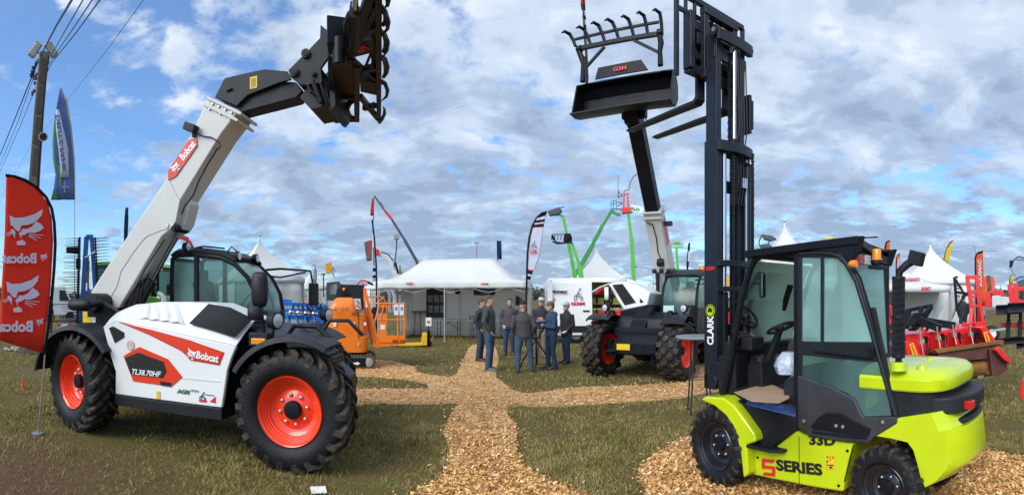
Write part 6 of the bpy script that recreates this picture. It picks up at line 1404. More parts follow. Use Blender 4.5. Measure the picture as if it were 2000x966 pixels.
        b.loft(g); b.build('garment', mat('garment_%d' % i, m, .9, 0, .2, 4, .5, 6), r); b = MB(); b.tube([c+Vector((0, 0, .05)), c+Vector((0, 0, .14))], .008, 5); b.build('hanger', BLK, r)
marquee()
def high_table(o, r, h, label, legm, top, fold=True):
    t = thing('bar_table', label, 'table', o, 0.3, None); b = MB(); b.lathe([(.001, h-.035), (r*.97, h-.035), (r, h-.028), (r, h-.006), (r*.985, h), (.001, h)], axis='Z', n=44); b.build('tabletop', top, t, ang=30)
    for a in (.3, 1.87, 3.44, 5.01):
        b = MB(); b.tube([(r*.42*cos(a), r*.42*sin(a), h-.04), (r*.48*cos(a), r*.48*sin(a), h*.5), (r*.62*cos(a), r*.62*sin(a), .0)], .013, 8); b.build('leg', legm, t)
    b = MB()
    b.tube([(r*.49*cos(a), r*.49*sin(a), h*.45) for a in (.3, 1.87)], .008, 6); b.tube([(r*.49*cos(a), r*.49*sin(a), h*.45) for a in (3.44, 5.01)], .008, 6); b.build('crossbar', legm, t)
    return t
GT = mat('table_top_grey', (.13, .15, .18), .35, 0, .1, 30); 
high_table(G(818, 654), .40, 1.05, 'round dark high table on thin legs inside the left half of the marquee', BLK, GT)
high_table(G(1366, 806), .34, 1.10, 'round grey high table on thin steel legs left of the forklift mast', mat('leg_steel', (.12, .12, .13), .3, .8), mat('table_top_pale', (.22, .25, .28), .3, 0, .1, 30, coat=.3))
# crossed curved legs table between the men
t = thing('bar_table', 'high round table on curved crossed legs between the talking men', 'table', G(1047, 716), .2); b = MB(); b.lathe([(.001, 1.06), (.30, 1.06), (.32, 1.08), (.31, 1.10), (.001, 1.10)], axis='Z', n=36); b.build('tabletop', mat('table_top_blue', (.10, .11, .18), .4), t)
for a in (0.1, 3.24, 1.3, 4.4): b = MB(); b.tube([(.30*cos(a), .30*sin(a), 1.06), (.12*cos(a), .12*sin(a), .78), (-.10*cos(a), -.10*sin(a), .50), (-.34*cos(a), -.34*sin(a), .15), (-.38*cos(a), -.38*sin(a), 0)], .017, 8); b.build('leg', BLK, t)
# ================================================================== pallet truck with a price sheet
def pallet_truck():
    o = G(800, 678); th = -.2; fr = Frame(o, .2); T = fr.T; root = thing('pallet_truck', 'yellow hand pallet truck standing on the grass in front of the marquee', 'pallet truck', o, .2)
    for y in (-.0, .42):
        b = MB(); a = T(768, 674, 0).x; c = T(826, 660, 0).x; b.prism([(a, y, .07), (a+.12, y, .105), (c, y, .115), (c, y, .055), (a+.2, y, .05), (a, y, .06)], (0, .16, 0)); b.build('fork', mat('truck_yellow', (.78, .46, .01), .4, 0, .06, coat=.2, dust=.1), root, bevel=.008)
    YT = MATS['truck_yellow']; c = T(826, 660, 0).x
    b = MB(); b.prism([(c-.30, 0, .06), (c-.05, 0, .10), (c-.01, 0, .46), (c+.14, 0, .46), (c+.14, 0, .06)], (0, .58, 0)); b.build('frame', YT, root, bevel=.015)
    b = MB(); b.tube([(c+.2, .29, .1), (c+.2, .29, .55)], .05, 12); b.tube([(c+.2, .29, .5), (c+.17, .29, .9)], .018, 8); b.tube([(c+.17, .15, .9), (c+.17, .43, .9), (c+.2, .43, .8), (c+.2, .15, .8), (c+.17, .15, .9)], .014, 6); b.build('handle', BLK, root)
    for y in (.2, .38): b = MB(); b.lathe([(.001, 0), (.10, 0), (.10, .05), (.001, .05)], c=(c+.2, y, .10), n=18); b.build('wheel', BLK, root)
    for y in (.04, .46): b = MB(); b.lathe([(.001, 0), (.04, 0), (.04, .07), (.001, .07)], c=(T(776, 674, 0).x, y, .04), n=14); b.build('roller', BLK, root)
    s = thing('price_sheet', 'white price sheet fixed to the handle of the yellow pallet truck', 'sheet', o, .2); b = MB(); p = T(837, 628, .1); b.box((p.x, .1, p.z), (.19, .006, .28)); so = b.build('sheet', PAPER, s); b = MB(); b.box((p.x, .095, p.z-.01), (.11, .003, .09)); b.build('sheet_picture', mat('sheet_motif', (.35, .2, .15), .6, 0, .8, 20), so, smooth=False)
pallet_truck()
# ================================================================== orange tracked mast lift
def lift():
    o = G(705, 720); fr = Frame(o, .28); T = fr.T; root = thing('tracked_lift', 'orange tracked access lift with its basket lowered, left of the marquee', 'lift', o, .28)
    OR = mat('lift_orange', (.85, .20, .012), .35, 0, .05, 3, coat=.3, dust=.06, dcol=(.3, .14, .05))
    # body: stacked rounded rings traced at the centre plane v=.55
    def ring(yl, xl, xr, z=None, r=.5, m=24, v0=.05, v1=1.0, e=.34):
        a, c = T(xl, yl, .3), T(xr, yl, .3); cx = (a.x+c.x)/2; rx = (c.x-a.x)/2; z = a.z; out = []
        for q in range(m):
            an = 2*pi*q/m; out.append((cx+rx*math.copysign(abs(cos(an))**e, cos(an)), (v0+v1)/2+(v1-v0)/2*math.copysign(abs(sin(an))**e, sin(an)), z))
        return out
    b = MB(); b.loft([ring(686, 640, 717), ring(680, 637, 719), ring(661, 636, 719), ring(657, 636, 719), ring(655, 640, 716), ring(615, 640, 717), ring(612, 640, 717)]); body = b.build('body', OR, root, bevel=.01, seg=3, ang=40)
    b = MB(); b.loft([ring(619, 638, 700), ring(608, 639, 700), ring(598, 645, 697), ring(586, 652, 693, v0=.12, v1=.9), ring(581, 658, 689, v0=.2, v1=.85), ring(580.5, 668, 680, v0=.4, v1=.7)]); hd = b.build('engine_hood', OR, root, ang=45)
    b = MB(); b.bbox(tuple(T(700, 660, .2)-Vector((0, .16, 0))), tuple(T(701, 608, .2)-Vector((0, .15, 0)))); b.build('door_seam', BLK, body, smooth=False)
    for x, y, w, h, m in ((654, 632, 6, 11, PAPER), (690, 632, 7, 6, PAPER), (713, 632, 5, 6, PAPER), (700, 672, 4, 6, mat('plate_tan', (.5, .4, .3), .5))):
        b = MB(); b.prism([T(x-w/2, y-h/2, .035), T(x+w/2, y-h/2, .035), T(x+w/2, y+h/2, .035), T(x-w/2, y+h/2, .035)], (0, -.006, 0)); b.build('label', m, body, smooth=False)
    b = MB(); c = T(654, 649, .03); b.lathe([(.001, 0), (.035, 0), (.035, .01)], c=tuple(c), n=14); b.build('socket', BLK, body)
    a, q = T(643, 604.5, .10), T(679, 603.5, .02); text_mesh('PIAF 1010', .1, BTX, 'lettering', hd, basis((a+q)/2+Vector((.03, -.16, 0)), q-a, (0, .1, 1)), width=(q-a).length, height=.09, bold=.0, shear=.2)
    c = T(693, 613, .01); text_mesh('ATN', .1, BTX, 'lettering', hd, basis(c, (1, 0, 0), (0, 0, 1)), width=.15, height=.07, bold=.04)
    # dark boxes on top, white control panel
    b = MB(); g = [T(656, 583, .5), T(657, 566, .5), T(663, 560, .5), T(664, 555, .5), T(711, 556, .5), T(713, 605, .5), T(690, 605, .5)]; b.prism(g, (0, .5, 0)); bx = b.build('hydraulic_box', DRK, root, bevel=.01)
    b = MB(); b.prism([T(668, 573, .48), T(684, 573, .48), T(684, 580, .48), T(668, 580, .48)], (0, .03, 0)); b.build('recess', BLK, bx); b = MB(); c = T(672, 564, .46); b.lathe([(.001, -.03), (.035, -.03), (.035, .03), (.001, .03)], c=tuple(c), axis='Z', n=12); b.build('amber_lamp', AMB, bx)
    b = MB(); b.prism([T(691, 583, .08), T(704, 583, .08), T(706, 604, .08), T(695, 604, .08)], (0, .2, 0)); cp = b.build('control_panel', mat('panel_white', (.55, .56, .55), .5), root, bevel=.006)
    b = MB()
    for x, y, m in ((698, 588, 0), (701, 592, 0), (697, 596, 0), (702, 599, 0)): c = T(x, y, .06); b.lathe([(.001, -.01), (.018, -.01), (.018, .02)], c=tuple(c), n=8)
    b.build('buttons', RTX, cp)
    # tracks
    for v in (.0, 1.05):
        b = MB(); x0, x1 = T(636, 708, 0).x, T(733, 708, 0).x; h = .30; n = 14; out = []; rr = h/2
        for q in range(n+1): a = pi/2+pi*q/n; out.append((x0+rr*cos(a), rr+rr*sin(a)))
        for q in range(n+1): a = -pi/2+pi*q/n; out.append((x1-rr+.0+rr*cos(a), rr+rr*sin(a)))
        b.prism([(x, v, z) for x, z in out], (0, .24, 0)); per = []
        tr = b.build('track', mat('track_rubber', (.10, .09, .075), .9, 0, .3, 12, .4, 40), root, bevel=.02)
        lg = MB(); L = x1-rr-x0; k = int(L/.07)
        for i in range(k):
            x = x0+(i+.5)*L/k; lg.bbox((x-.02, v-.01, h-.005), (x+.02, v+.25, h+.02)); lg.bbox((x-.02, v-.01, 0), (x+.02, v+.25, .01))
        for i in range(6): a = -pi/2+pi*(i+.5)/6; lg.box((x1-rr+(rr+.01)*cos(a), v+.12, rr+(rr+.01)*sin(a)), (.03, .26, .04), Matrix.Rotation(-a, 3, 'Y'))
        lg.build('track_lugs', MATS['track_rubber'], tr, smooth=False)
        b = MB(); b.bbox((x0+.1, v-.03, .06), (x1-rr*1.4, v, h-.05)); fo = b.build('track_frame', BLK, tr, bevel=.008)
        b = MB(); b.lathe([(.001, -.03), (.07, -.03), (.10, -.02), (.11, .02)], c=(x1-rr, v, rr), n=20); b.build('sprocket', mat('sprocket_grey', (.30, .29, .26), .6), tr)
        b = MB(); c = T(695, 709.5, -.04) if v == 0 else None
        if c is not None:
            b.prism([c+Vector((dx, 0, dz)) for dx, dz in ((-.09, .02), (.02, .02), (.02, .045), (.10, 0), (.02, -.045), (.02, -.02), (-.09, -.02), (-.07, 0))], (0, .005, 0)); b.bbox((c.x-.28, c.y, c.z-.03), (c.x-.22, c.y+.005, c.z+.05)); b.build('direction_arrow', PAPER, fo, smooth=False)
    b = MB(); b.bbox((T(650, 700, 0).x, .25, .2), (T(715, 700, 0).x, 1.05, .42)); b.lathe([(.001, .40), (.35, .40), (.35, .47), (.001, .47)], c=(T(680, 700, 0).x, .6, 0), axis='Z', n=24); b.build('undercarriage', BLK, root, bevel=.01)
    # folded boom
    b = MB(); b.bar(T(712, 562, .3), T(739, 675, .3), .09, .07); b.bar(T(716, 600, .3), T(731, 668, .3), .05); b.bar(T(711, 600, .5), T(728, 670, .5), .06); b.bar(T(728, 672, .3), T(742, 676, .3), .12, .10); b.bar(T(712, 562, .3), T(712, 610, .3), .05); b.build('boom', OR, root, bevel=.006)
    b = MB()
    for k in range(6): b.tube([T(729+k*1.5, 600, .35), T(726+k*2.4, 607, .3), T(731+k*.8, 615, .3), T(728+k*1.6, 622, .3)], .014, 5)
    b.build('boom_hose', PLA, root)
    # basket
    bk = bpy.data.objects.new('basket', None); COL.objects.link(bk); bk.parent = root
    b = MB(); g = [T(740, 672, .05), T(740, 612, .05), T(756, 612, .05), T(755, 655, .05), T(792, 655, .05), T(792, 671, .05), T(745, 677, .05)]; b.prism(g, (0, .03, 0)); b.prism([T(740, 672, .05), T(792, 671, .05), T(792, 668, .05), T(740, 668, .05)], (0, .75, 0)); b.prism([T(792, 671, .05), T(792, 655, .05), T(791, 655, .05), T(791, 671, .05)], (0, .75, 0)); bo = b.build('basket_floor', OR, bk, bevel=.004)
    b = MB()
    for v in (.05, .80):
        b.tube([T(731, 592, v), T(790, 593, v)], .018, 8); b.tube([T(736, 624, v), T(791, 624, v)], .014, 8)
        for x in (777, 790): b.tube([T(x, 593, v), T(x, 657, v)], .016, 8)
        b.tube([T(755, 593, v), T(755, 612, v)], .014, 8)
    b.tube([T(790, 593, .05), T(790, 593, .05)+Vector((0, .75, 0))], .018, 8); b.tube([T(790, 624, .05), T(790, 624, .05)+Vector((0, .75, 0))], .014, 8)
    b.tube([T(718, 580, .6), T(742, 579, .6), T(750, 584, .6), T(756, 595, .6)], .018, 8); b.tube([T(736, 592, .05), T(750, 579, .6)], .014, 8); b.tube([T(741, 592, .05), T(733, 626, .05)], .018, 8); b.tube([T(742, 626, .05), T(751, 593, .05)], .014, 8); b.prism([T(738, 592, .05), T(763, 593, .05), T(762, 600, .05), T(740, 600, .05)], (0, .03, 0))
    b.build('guard_rail', OR, bk)
    c = T(779, 666, .04); text_mesh('PIAF 1010', .1, BTX, 'lettering', bo, basis(c, (1, 0, .02), (0, 0, 1)), width=.30, height=.085, shear=.2)
    b = MB(); b.prism([T(743, 634, .045), T(752, 634, .045), T(752, 643, .045), T(743, 643, .045)], (0, -.004, 0)); b.build('label', PAPER, bo, smooth=False)
    for i, x in enumerate((770, 780.5)):
        s = thing('notice_sheet', ['left', 'right'][i]+' one of the two white notices hung on the orange basket rail', 'sheet', o, .28); b = MB(); b.prism([T(x, 594, .02), T(x+8, 594, .02), T(x+8, 615, .02), T(x, 615, .02)], (0, .004, 0)); so = b.build('sheet', PAPER, s, smooth=False); b = MB(); b.prism([T(x+2, 599, .015), T(x+6, 599, .015), T(x+6, 606, .015), T(x+2, 606, .015)], (0, .002, 0)); b.build('sheet_print', mat('print_blue', (.15, .2, .4), .6, 0, .5, 30), so, smooth=False)
lift()
# ================================================================== white van
def van():
    th = .073; d0 = 18.2; o = Vector((sin(th)*d0, cos(th)*d0, 0)); fr = Frame(o, .0); T = fr.T; root = thing('van', 'white high-roof delivery van with its side door open behind the second telehandler', 'van', o, fr.rz)
    # body as sections along the length (x), each a ring in y/z
    L = 5.6; W = 2.0; zr = T(1150, 541.5, .15).z; out = []
    def sec(x, top, zb=.42, inset=0, wt=.14, hoodw=0): 
        y0, y1 = 0+inset, W-inset
        return [(x, y0+.03, zb), (x, y0, zb+.1), (x, y0, 1.15), (x, y0+.05, 1.6), (x, y0+wt*.8, top-.18), (x, y0+wt+.08, top-.03), (x, (y0+y1)/2, top), (x, y1-wt-.08, top-.03), (x, y1-wt*.8, top-.18), (x, y1-.05, 1.6), (x, y1, 1.15), (x, y1, zb+.1), (x, y1-.03, zb)]
    S = [sec(0, zr-.05), sec(.06, zr), sec(2.5, zr+.02), sec(3.2, zr-.02), sec(3.6, zr-.20), sec(4.0, zr-.5), sec(4.55, 1.45, hoodw=1), sec(5.2, 1.22), sec(5.55, 1.0, inset=.1)]
    # the open door bay is cut between x=1.62 and 2.95 on the near side: build the side in pieces
    xa, xb = T(1157, 600, .02).x, T(1157, 600, .02).x+1.30
    b = MB(); b.loft([sec(0, zr-.05), sec(.06, zr), sec(xa, zr+.01)], True)
    body = b.build('cargo_body', WHT, root, bevel=.02, ang=40)
    b = MB(); b.loft([sec(xb, zr), sec(xb+.25, zr-.06), sec(xb+.6, zr-.22), sec(xb+.95, zr-.52), sec(xb+1.45, 1.50), sec(5.3, 1.25), sec(5.55, 1.05, inset=.1)], True); cb = b.build('cab_body', WHT, root, bevel=.02, ang=40)
    b = MB(); q = sec(xa, zr+.01); q2 = sec(xb, zr); 
    b.sheet([q[4:], q2[4:]]); b.sheet([[(xa, W*.5, .45), (xa, .02, .45)], [(xb, W*.5, .45), (xb, .02, .45)]]); b.bbox((xa, .0, .42), (xb, .06, .60)); b.build('roof_bay', WHT, root, solid=.03)
    b = MB(); b.bbox((xa+.02, 1.75, .5), (xb-.02, 1.78, zr-.15)); b.build('far_lining', mat('van_lining', (.42, .46, .16), .7, 0, .5, 2), root)
    b = MB()
    for z in (.62, 1.0, 1.38, 1.75): b.bbox((xa+.03, .9, z), (xb-.03, 1.7, z+.03))
    for z, c in ((.65, 0), (1.03, 1), (1.41, 0)):
        for k in range(4): b.bbox((xa+.06+k*.3, .95, z), (xa+.28+k*.3, 1.5, z+.22))
    b.build('shelf', mat('van_shelf', (.30, .33, .07), .6, 0, .6, 3), root); b = MB(); b.bbox((xa+.1, .5, .5), (xb-.2, 1.1, .85)); b.bbox((xa+.3, .4, .85), (xa+.75, .9, 1.12)); b.build('red_toolbox', REDP, root, bevel=.02)
    # slid back door panel
    b = MB(); b.prism([(xa-1.36, -.07, .62), (xa-.02, -.07, .62), (xa-.02, -.07, 1.6), (xa-.02, .03, zr-.22), (xa-1.36, .03, zr-.22), (xa-1.36, -.07, 1.6)], (0, .04, 0))
    b = MB(); g = [[(xa-1.38, -.07, .62), (xa-.02, -.07, .62)], [(xa-1.38, -.07, 1.2), (xa-.02, -.07, 1.2)], [(xa-1.38, -.03, 1.6), (xa-.02, -.03, 1.6)], [(xa-1.38, .05, zr-.2), (xa-.02, .05, zr-.2)]]; b.sheet(g); dr = b.build('sliding_door', WHT, root, solid=.04, bevel=.015)
    b = MB(); c = T(1145, 607, -.1); b.box((c.x, -.11, c.z), (.24, .03, .05)); b.build('door_handle', BLK, dr, bevel=.01)
    b = MB(); b.bbox((.06, -.095, .62-.22), (xa, -.0, .62)); b.build('rub_strip', PLA, root, bevel=.01); b = MB(); b.bbox((.10, -.06, .30), (5.2, .1, .40)); b.bbox((xb, -.03, .40), (5.1, .1, .5)); b.build('sill', WHT, root, bevel=.01)
    b = MB(); b.bar((xa-1.3, -.03, 1.22), (xb-.1, -.03, 1.22), .03, .03); b.build('door_track', mat('track_grey', (.3, .3, .3), .5), root)
    b = MB(); b.bbox((-.05, .1, .42), (.0, W-.1, zr-.18)); rd = b.build('rear_door', WHT, root, bevel=.02); b = MB(); b.tube([(.06, .02, .6), (.06, .10, zr-.1)], .02, 6); b.build('door_seam', mat('seam_grey', (.2, .2, .2), .6), rd)
    # rear door leaf folded along the side
    b = MB(); b.bbox((-.02, -.14, .55), (.10, -.1, zr-.16)); b.build('door_edge', WHT, rd, bevel=.01)
    for x in (.95, 4.55):
        for y in (.02, W-.24): h = MB(); h.lathe([(.20, .0), (.33, .01), (.345, .05), (.345, .17), (.33, .21), (.2, .22)], c=(x, y, .345), n=32); w = h.build('wheel', RUB, root); h = MB(); h.lathe([(.001, .05), (.08, .03), (.17, .05), (.205, .01)] if y < 1 else [(.001, .17), (.08, .19), (.17, .17), (.205, .21)], c=(x, y, .345), n=24); h.build('rim', STE, w)
    b = MB(); b.prism([(xb+.35, -.012, 1.28), (xb+1.15, -.012, 1.30), (xb+.95, .035, 1.72), (xb+.62, .09, 1.98), (xb+.35, .09, 2.0)], (0, .02, 0)); b.build('side_window', mat('van_glass', (.03, .06, .06), .05, 0, .1, coat=1), root)
    b = MB(); b.prism([(xb+1.42, .15, 1.52), (xb+.98, .25, zr-.50), (xb+.98, W-.25, zr-.50), (xb+1.42, W-.15, 1.52)], (.04, 0, .04)); b.build('windscreen', MATS['van_glass'], root)
    def txt(t, pa, pb, h, m, **k):
        a, q = T(*pa, -.10), T(*pb, -.10); return text_mesh(t, .1, m, 'lettering', dr, basis((a+q)/2, q-a, (0, 0, 1)), width=(q-a).length, height=h, **k)
    txt('panneur', (1075, 570), (1109, 571), .13, BTX, bold=.05); txt('67', (1075.5, 586), (1084.5, 586), .13, RTX, bold=.04); txt('G3M', (1115, 592.5), (1142, 592.5), .12, RTX, bold=.05)
    c = T(1129, 575, -.10); loader_emblem(.42, .46, basis(c, (1, 0, 0), (0, 0, 1)), dr, BTX)
van()
# ================================================================== pointed tents
def pagoda(px, py_peak, xl, xr, d, label, py_eave, walls=True, wallc=None, name='pointed_tent', yaw=.3, texts=None):
    c = D(px, HOR, d); c.z = 0; hw = (xr-xl)/2000*d/ (abs(cos(yaw))+abs(sin(yaw)))
    ze = EYE+(HOR-py_eave)/1000*d; zp = EYE+(HOR-py_peak)/1000*d; th = -(px-1000)/1000+yaw
    root = thing(name, label, 'tent', (c.x, c.y, 0), th, 'white pointed tents around the stand')
    g = []; n = 10
    for i in range(n+1):
        t = i/n; w = hw*((1-t)**1.6*.97+.03*(1-t)) if i < n else .02; z = ze+(zp-ze)*t; ring = []
        for (x0, y0), (x1, y1) in (((-1, -1), (1, -1)), ((1, -1), (1, 1)), ((1, 1), (-1, 1)), ((-1, 1), (-1, -1))):
            for k in range(4): u_ = k/4; ring.append((w*(x0+(x1-x0)*u_), w*(y0+(y1-y0)*u_), z))
        g.append(ring)
    b = MB(); b.loft(g, False); b.build('roof', CAN, root, solid=.01, ang=20)
    b = MB(); r = [ (x, y) for x, y, z in g[0]]; m = len(r)
    b.loft([[(x*1.01, y*1.01, ze-.22+(.05 if i % 2 else 0)) for i, (x, y) in enumerate(r)], [(x*1.01, y*1.01, ze+.01) for x, y in r]], False); b.build('valance', CAN, root, solid=.008)
    for sx in (-1, 1):
        for sy in (-1, 1): b = MB(); b.bar((sx*hw*.98, sy*hw*.98, 0), (sx*hw*.98, sy*hw*.98, ze), .06); b.build('post', STE, root)
    if walls:
        for (x0, y0), (x1, y1) in (((-1, -1), (1, -1)), ((1, -1), (1, 1)), ((1, 1), (-1, 1)), ((-1, 1), (-1, -1))):
            p, q = Vector((x0*hw*.97, y0*hw*.97, 0)), Vector((x1*hw*.97, y1*hw*.97, 0)); dd = (q-p).normalized(); nn = Vector((dd.y, -dd.x, 0)); rows = []
            for k in range(5): rows.append([p.lerp(q, i/16)+nn*(.05*sin(i*1.3+k*.8)*(.3 if k == 4 else 1))+Vector((0, 0, ze*k/4)) for i in range(17)])
            b = MB(); b.sheet(rows); b.build('wall', wallc or CAN, root, solid=.008)
    b = MB(); b.sph((0, 0, zp+.05), .06, 8); b.build('finial', STE, root)
    return root
pagoda(507, 462, 432, 600, 24, 'large white pointed tent with plain side walls behind the near telehandler cab', 545, wallc=CAN)
pagoda(610, 522, 580, 640, 42, 'white pointed tent with a blue lettered flag in front, left of the orange lift', 561)
pagoda(627, 540, 608, 662, 50, 'small white pointed tent just left of the orange lift', 562)
pagoda(578, 537, 560, 600, 70, 'tiny white tent peak between the large tent and the blue flag', 558)
pagoda(1165, 484, 1100, 1236, 30, 'white pointed tent rising behind the white van', 552)
pagoda(1362, 524, 1335, 1400, 40, 'small white pointed tent behind the second telehandler cab', 562)
pagoda(1532, 434, 1465, 1610, 20, 'white pointed tent whose slim tip rises behind the forklift roof', 520)
pagoda(1817, 476, 1735, 1905, 25, 'large white pointed tent behind the marquee with red lettering', 549)
pagoda(742, 540, 700, 770, 55, 'low white tent behind the left end of the marquee', 562)
pagoda(1300, 520, 1280, 1330, 48, 'white tent peak just right of the white boom', 550)
# ================================================================== marquee with red lettering at the right
def marquee2():
    o = G(1790, 640); o = D(1798, HOR, 21); o.z = 0; fr = Frame(o, -.62); T = fr.T; root = thing('marquee', 'white pop-up marquee with red lettering on roof and valance behind the forklift', 'marquee', o, fr.rz)
    xl, xr = T(1722, 563).x, T(1857, 563).x; dp = 3.2; ze = T(1798, 557).z; zv = T(1798, 570).z; zp = T(1760, 530, 1.6).z; xc = T(1762, 530, 1.6).x
    for pa, pb in (((xl, 0), (xr, 0)), ((xr, 0), (xr, dp)), ((xr, dp), (xl, dp)), ((xl, dp), (xl, 0))):
        g = []
        for i in range(7):
            t = i/6; g.append([Vector((pa[0], pa[1], ze)).lerp(Vector((xc+(pa[0]-xc)*.08, 1.6+(pa[1]-1.6)*.08, zp)), t).lerp(Vector((pb[0], pb[1], ze)).lerp(Vector((xc+(pb[0]-xc)*.08, 1.6+(pb[1]-1.6)*.08, zp)), t), j/8)+Vector((0, 0, -.13*sin(pi*t))) for j in range(9)])
        b = MB(); b.sheet(g); ro = b.build('roof', CAN, root, solid=.006)
        b = MB(); p, q = Vector((*pa, 0)), Vector((*pb, 0)); b.sheet([[p.lerp(q, i/12)+Vector((0, 0, z)) for i in range(13)] for z in (zv, ze)]); b.build('valance', CAN, root, solid=.006)
    W2 = cloth('marquee_wall_tan', (.55, .47, .38), .35, .1, 1, .5, 2)
    for p, q in (((xl, dp), (xr, dp)), ((xr, dp), (xr, dp-.9))):
        p, q = Vector((*p, 0)), Vector((*q, 0)); nn = Vector((0, 1, 0)); b = MB(); b.sheet([[p.lerp(q, i/24)+nn*.05*sin(i*.9+k*.4)+Vector((0, 0, ze*k/5)) for i in range(25)] for k in range(6)]); b.build('wall', W2, root, solid=.006)
    b = MB(); rows = []
    for k in range(8):
        t = k/7; z = ze*(1-t)*1.0+.0; rows.append([Vector((xr-.05-.9*t**1.6+.12*i+.04*sin(i*2+k), .05+.25*t, max(.02, z))) for i in range(6)])
    b.sheet(rows); b.build('tied_curtain', cloth('curtain_white', (.66, .66, .68), .4, .05, 2, .5, 5), root, solid=.006)
    for x, y in ((xl, 0), (xr, 0), (xr, dp), (xl, dp)): b = MB(); b.bar((x, y, 0), (x, y, ze), .05); b.build('leg', STE, root)
    c = T(1809, 563.5, -.02); text_mesh('BUGNOT', .1, mat('bugnot_red', (.50, .02, .04), .5), 'lettering', root, basis(c, (1, 0, 0), (0, 0, 1)), width=T(1818, 563, 0).x-T(1800, 563, 0).x, height=.16, bold=.05)
    a, q = T(1766, 546, .75), T(1797, 546, .75); text_mesh('BUGNOT', .1, MATS['bugnot_red'], 'lettering', root, basis((a+q)/2+Vector((0, -.02, .02)), q-a, (0, .82, .45)), width=(q-a).length, height=.30, bold=.05)
    c = T(1857, 600, dp-.1); text_mesh('BUGNOT', .1, mat('faded_red', (.42, .22, .18), .6), 'lettering', root, basis((xr-.9, dp-.12, 1.25), (1, 0, 0), (0, 0, 1)), width=.5, height=.14, bold=.04)
marquee2()
# ================================================================== feather flags far off
OG = nylon('banner_orange', (.75, .13, .04))
def sod(label, d, rows, pole, txt_at, w, h, t='SODIMAC'):
    r, fr, fb = flag(label, rows[-1][0], d, rows, [OG]*(len(rows)-1), pole, 'orange lettered feather flags', r=.03)
    a, q = fr.T(*txt_at[0]), fr.T(*txt_at[1]); text_mesh(t, .2, WHN, 'lettering', fb, basis(((a.x+q.x)/2, -.07, (a.z+q.z)/2), (q-a), (-1, 0, 0)), width=(q-a).length, height=h, bold=.03)
sod('tall orange feather flag with white lettering right behind the forklift beacon', 18, [(1731, 472, 1738, 470), (1729, 480, 1738, 480), (1728.5, 500, 1738, 500), (1728, 520, 1737.5, 520), (1728, 536, 1736, 534)], [(1738, 470), (1731, 473), (1728.5, 484), (1728, 536), (1728, 600)], [(1733.5, 528), (1734.5, 488)], 0, .10)
sod('short orange feather flag with white lettering above the lettered marquee roof', 28, [(1754, 497, 1758, 495), (1751, 503, 1758, 502), (1750.5, 515, 1757.5, 515), (1750.5, 527, 1757, 527)], [(1758, 495), (1753, 498), (1750.5, 506), (1750, 530), (1750, 600)], [(1754, 524), (1755, 504)], 0, .12)
sod('orange feather flag with white lettering rising behind the tall red frame', 16, [(1908, 494, 1920, 491), (1906, 500, 1920, 498), (1905, 520, 1920.5, 520), (1906, 545, 1922, 545), (1907, 562, 1924, 562), (1908, 580, 1925, 580), (1909, 596, 1925, 596)], [(1920, 490.5), (1909, 494), (1905, 504), (1906, 562), (1909, 640)], [(1914.5, 560), (1913, 507)], 0, .11)
flag('bent yellow feather flag behind the large pointed tent', 1846, 30, [(1857, 472, 1861, 470), (1851, 482, 1859.5, 484), (1847, 493, 1856.5, 496), (1844, 504, 1854, 507), (1842, 512, 1850, 516)], [YLN]*4, [(1861, 470), (1855, 474), (1848, 488), (1842, 512), (1840, 570)], r=.03)
flag('small yellow feather flag at the far right skyline', 1972, 60, [(1975, 537, 1978, 536), (1972, 543, 1979, 543), (1971, 555, 1978, 556)], [YLN]*2, [(1978, 536), (1973, 540), (1971, 556), (1971, 580)], r=.05)
flag('dark flag with a pale emblem hanging above the right end of the marquee ridge', 974, 34, [(971, 470, 979, 470), (971, 482, 979.5, 482), (972, 495, 980, 495), (973, 506, 980, 506)], [nylon('flag_navy', (.02, .04, .10))]*3, [(971, 469), (973, 560)], r=.03)
flag('thin dark feather flag right of the second telehandler cab', 1342, 26, [(1344, 475, 1348, 475), (1343.5, 490, 1347.5, 490), (1342.5, 510, 1346, 510), (1341, 530, 1344, 530)], [BKN, WHN, BKN], [(1348, 474), (1345, 476), (1342, 510), (1340, 560)], r=.03)
r_, fr, fb = flag('white feather flag with blue lettering beside the small pointed tents', 617, 38, [(611, 518, 613, 517), (611, 525, 617, 524), (611, 540, 617.5, 540), (611, 552, 617, 552)], [WHN]*3, [(611, 517), (615, 520), (617.8, 530), (617.5, 552), (618, 600)], r=.03)
a, q = fr.T(614, 550), fr.T(614, 526); text_mesh('KUHN', .2, BLN, 'lettering', fb, basis(((a.x+q.x)/2, -.07, (a.z+q.z)/2), q-a, (-1, 0, 0)), width=(q-a).length, height=.13, bold=.03)
flag('small red pennant at the tip of the dark crane boom', 727, 40, [(726.5, 388, 729, 388), (725, 398, 729.5, 398), (723.5, 410, 729.5, 410), (723.5, 421, 729.5, 421)], [REDN]*3, [(729.5, 386), (729.5, 423), (728, 440)], hang=True, r=.03)
flag('pale green flag at a far stand beside the marquee roof', 782, 60, [(781, 518, 784, 518), (780, 528, 787, 530), (781, 536, 789, 536)], [nylon('flag_pale_green', (.45, .55, .35))]*2, [(781, 517), (781, 580)], r=.05)
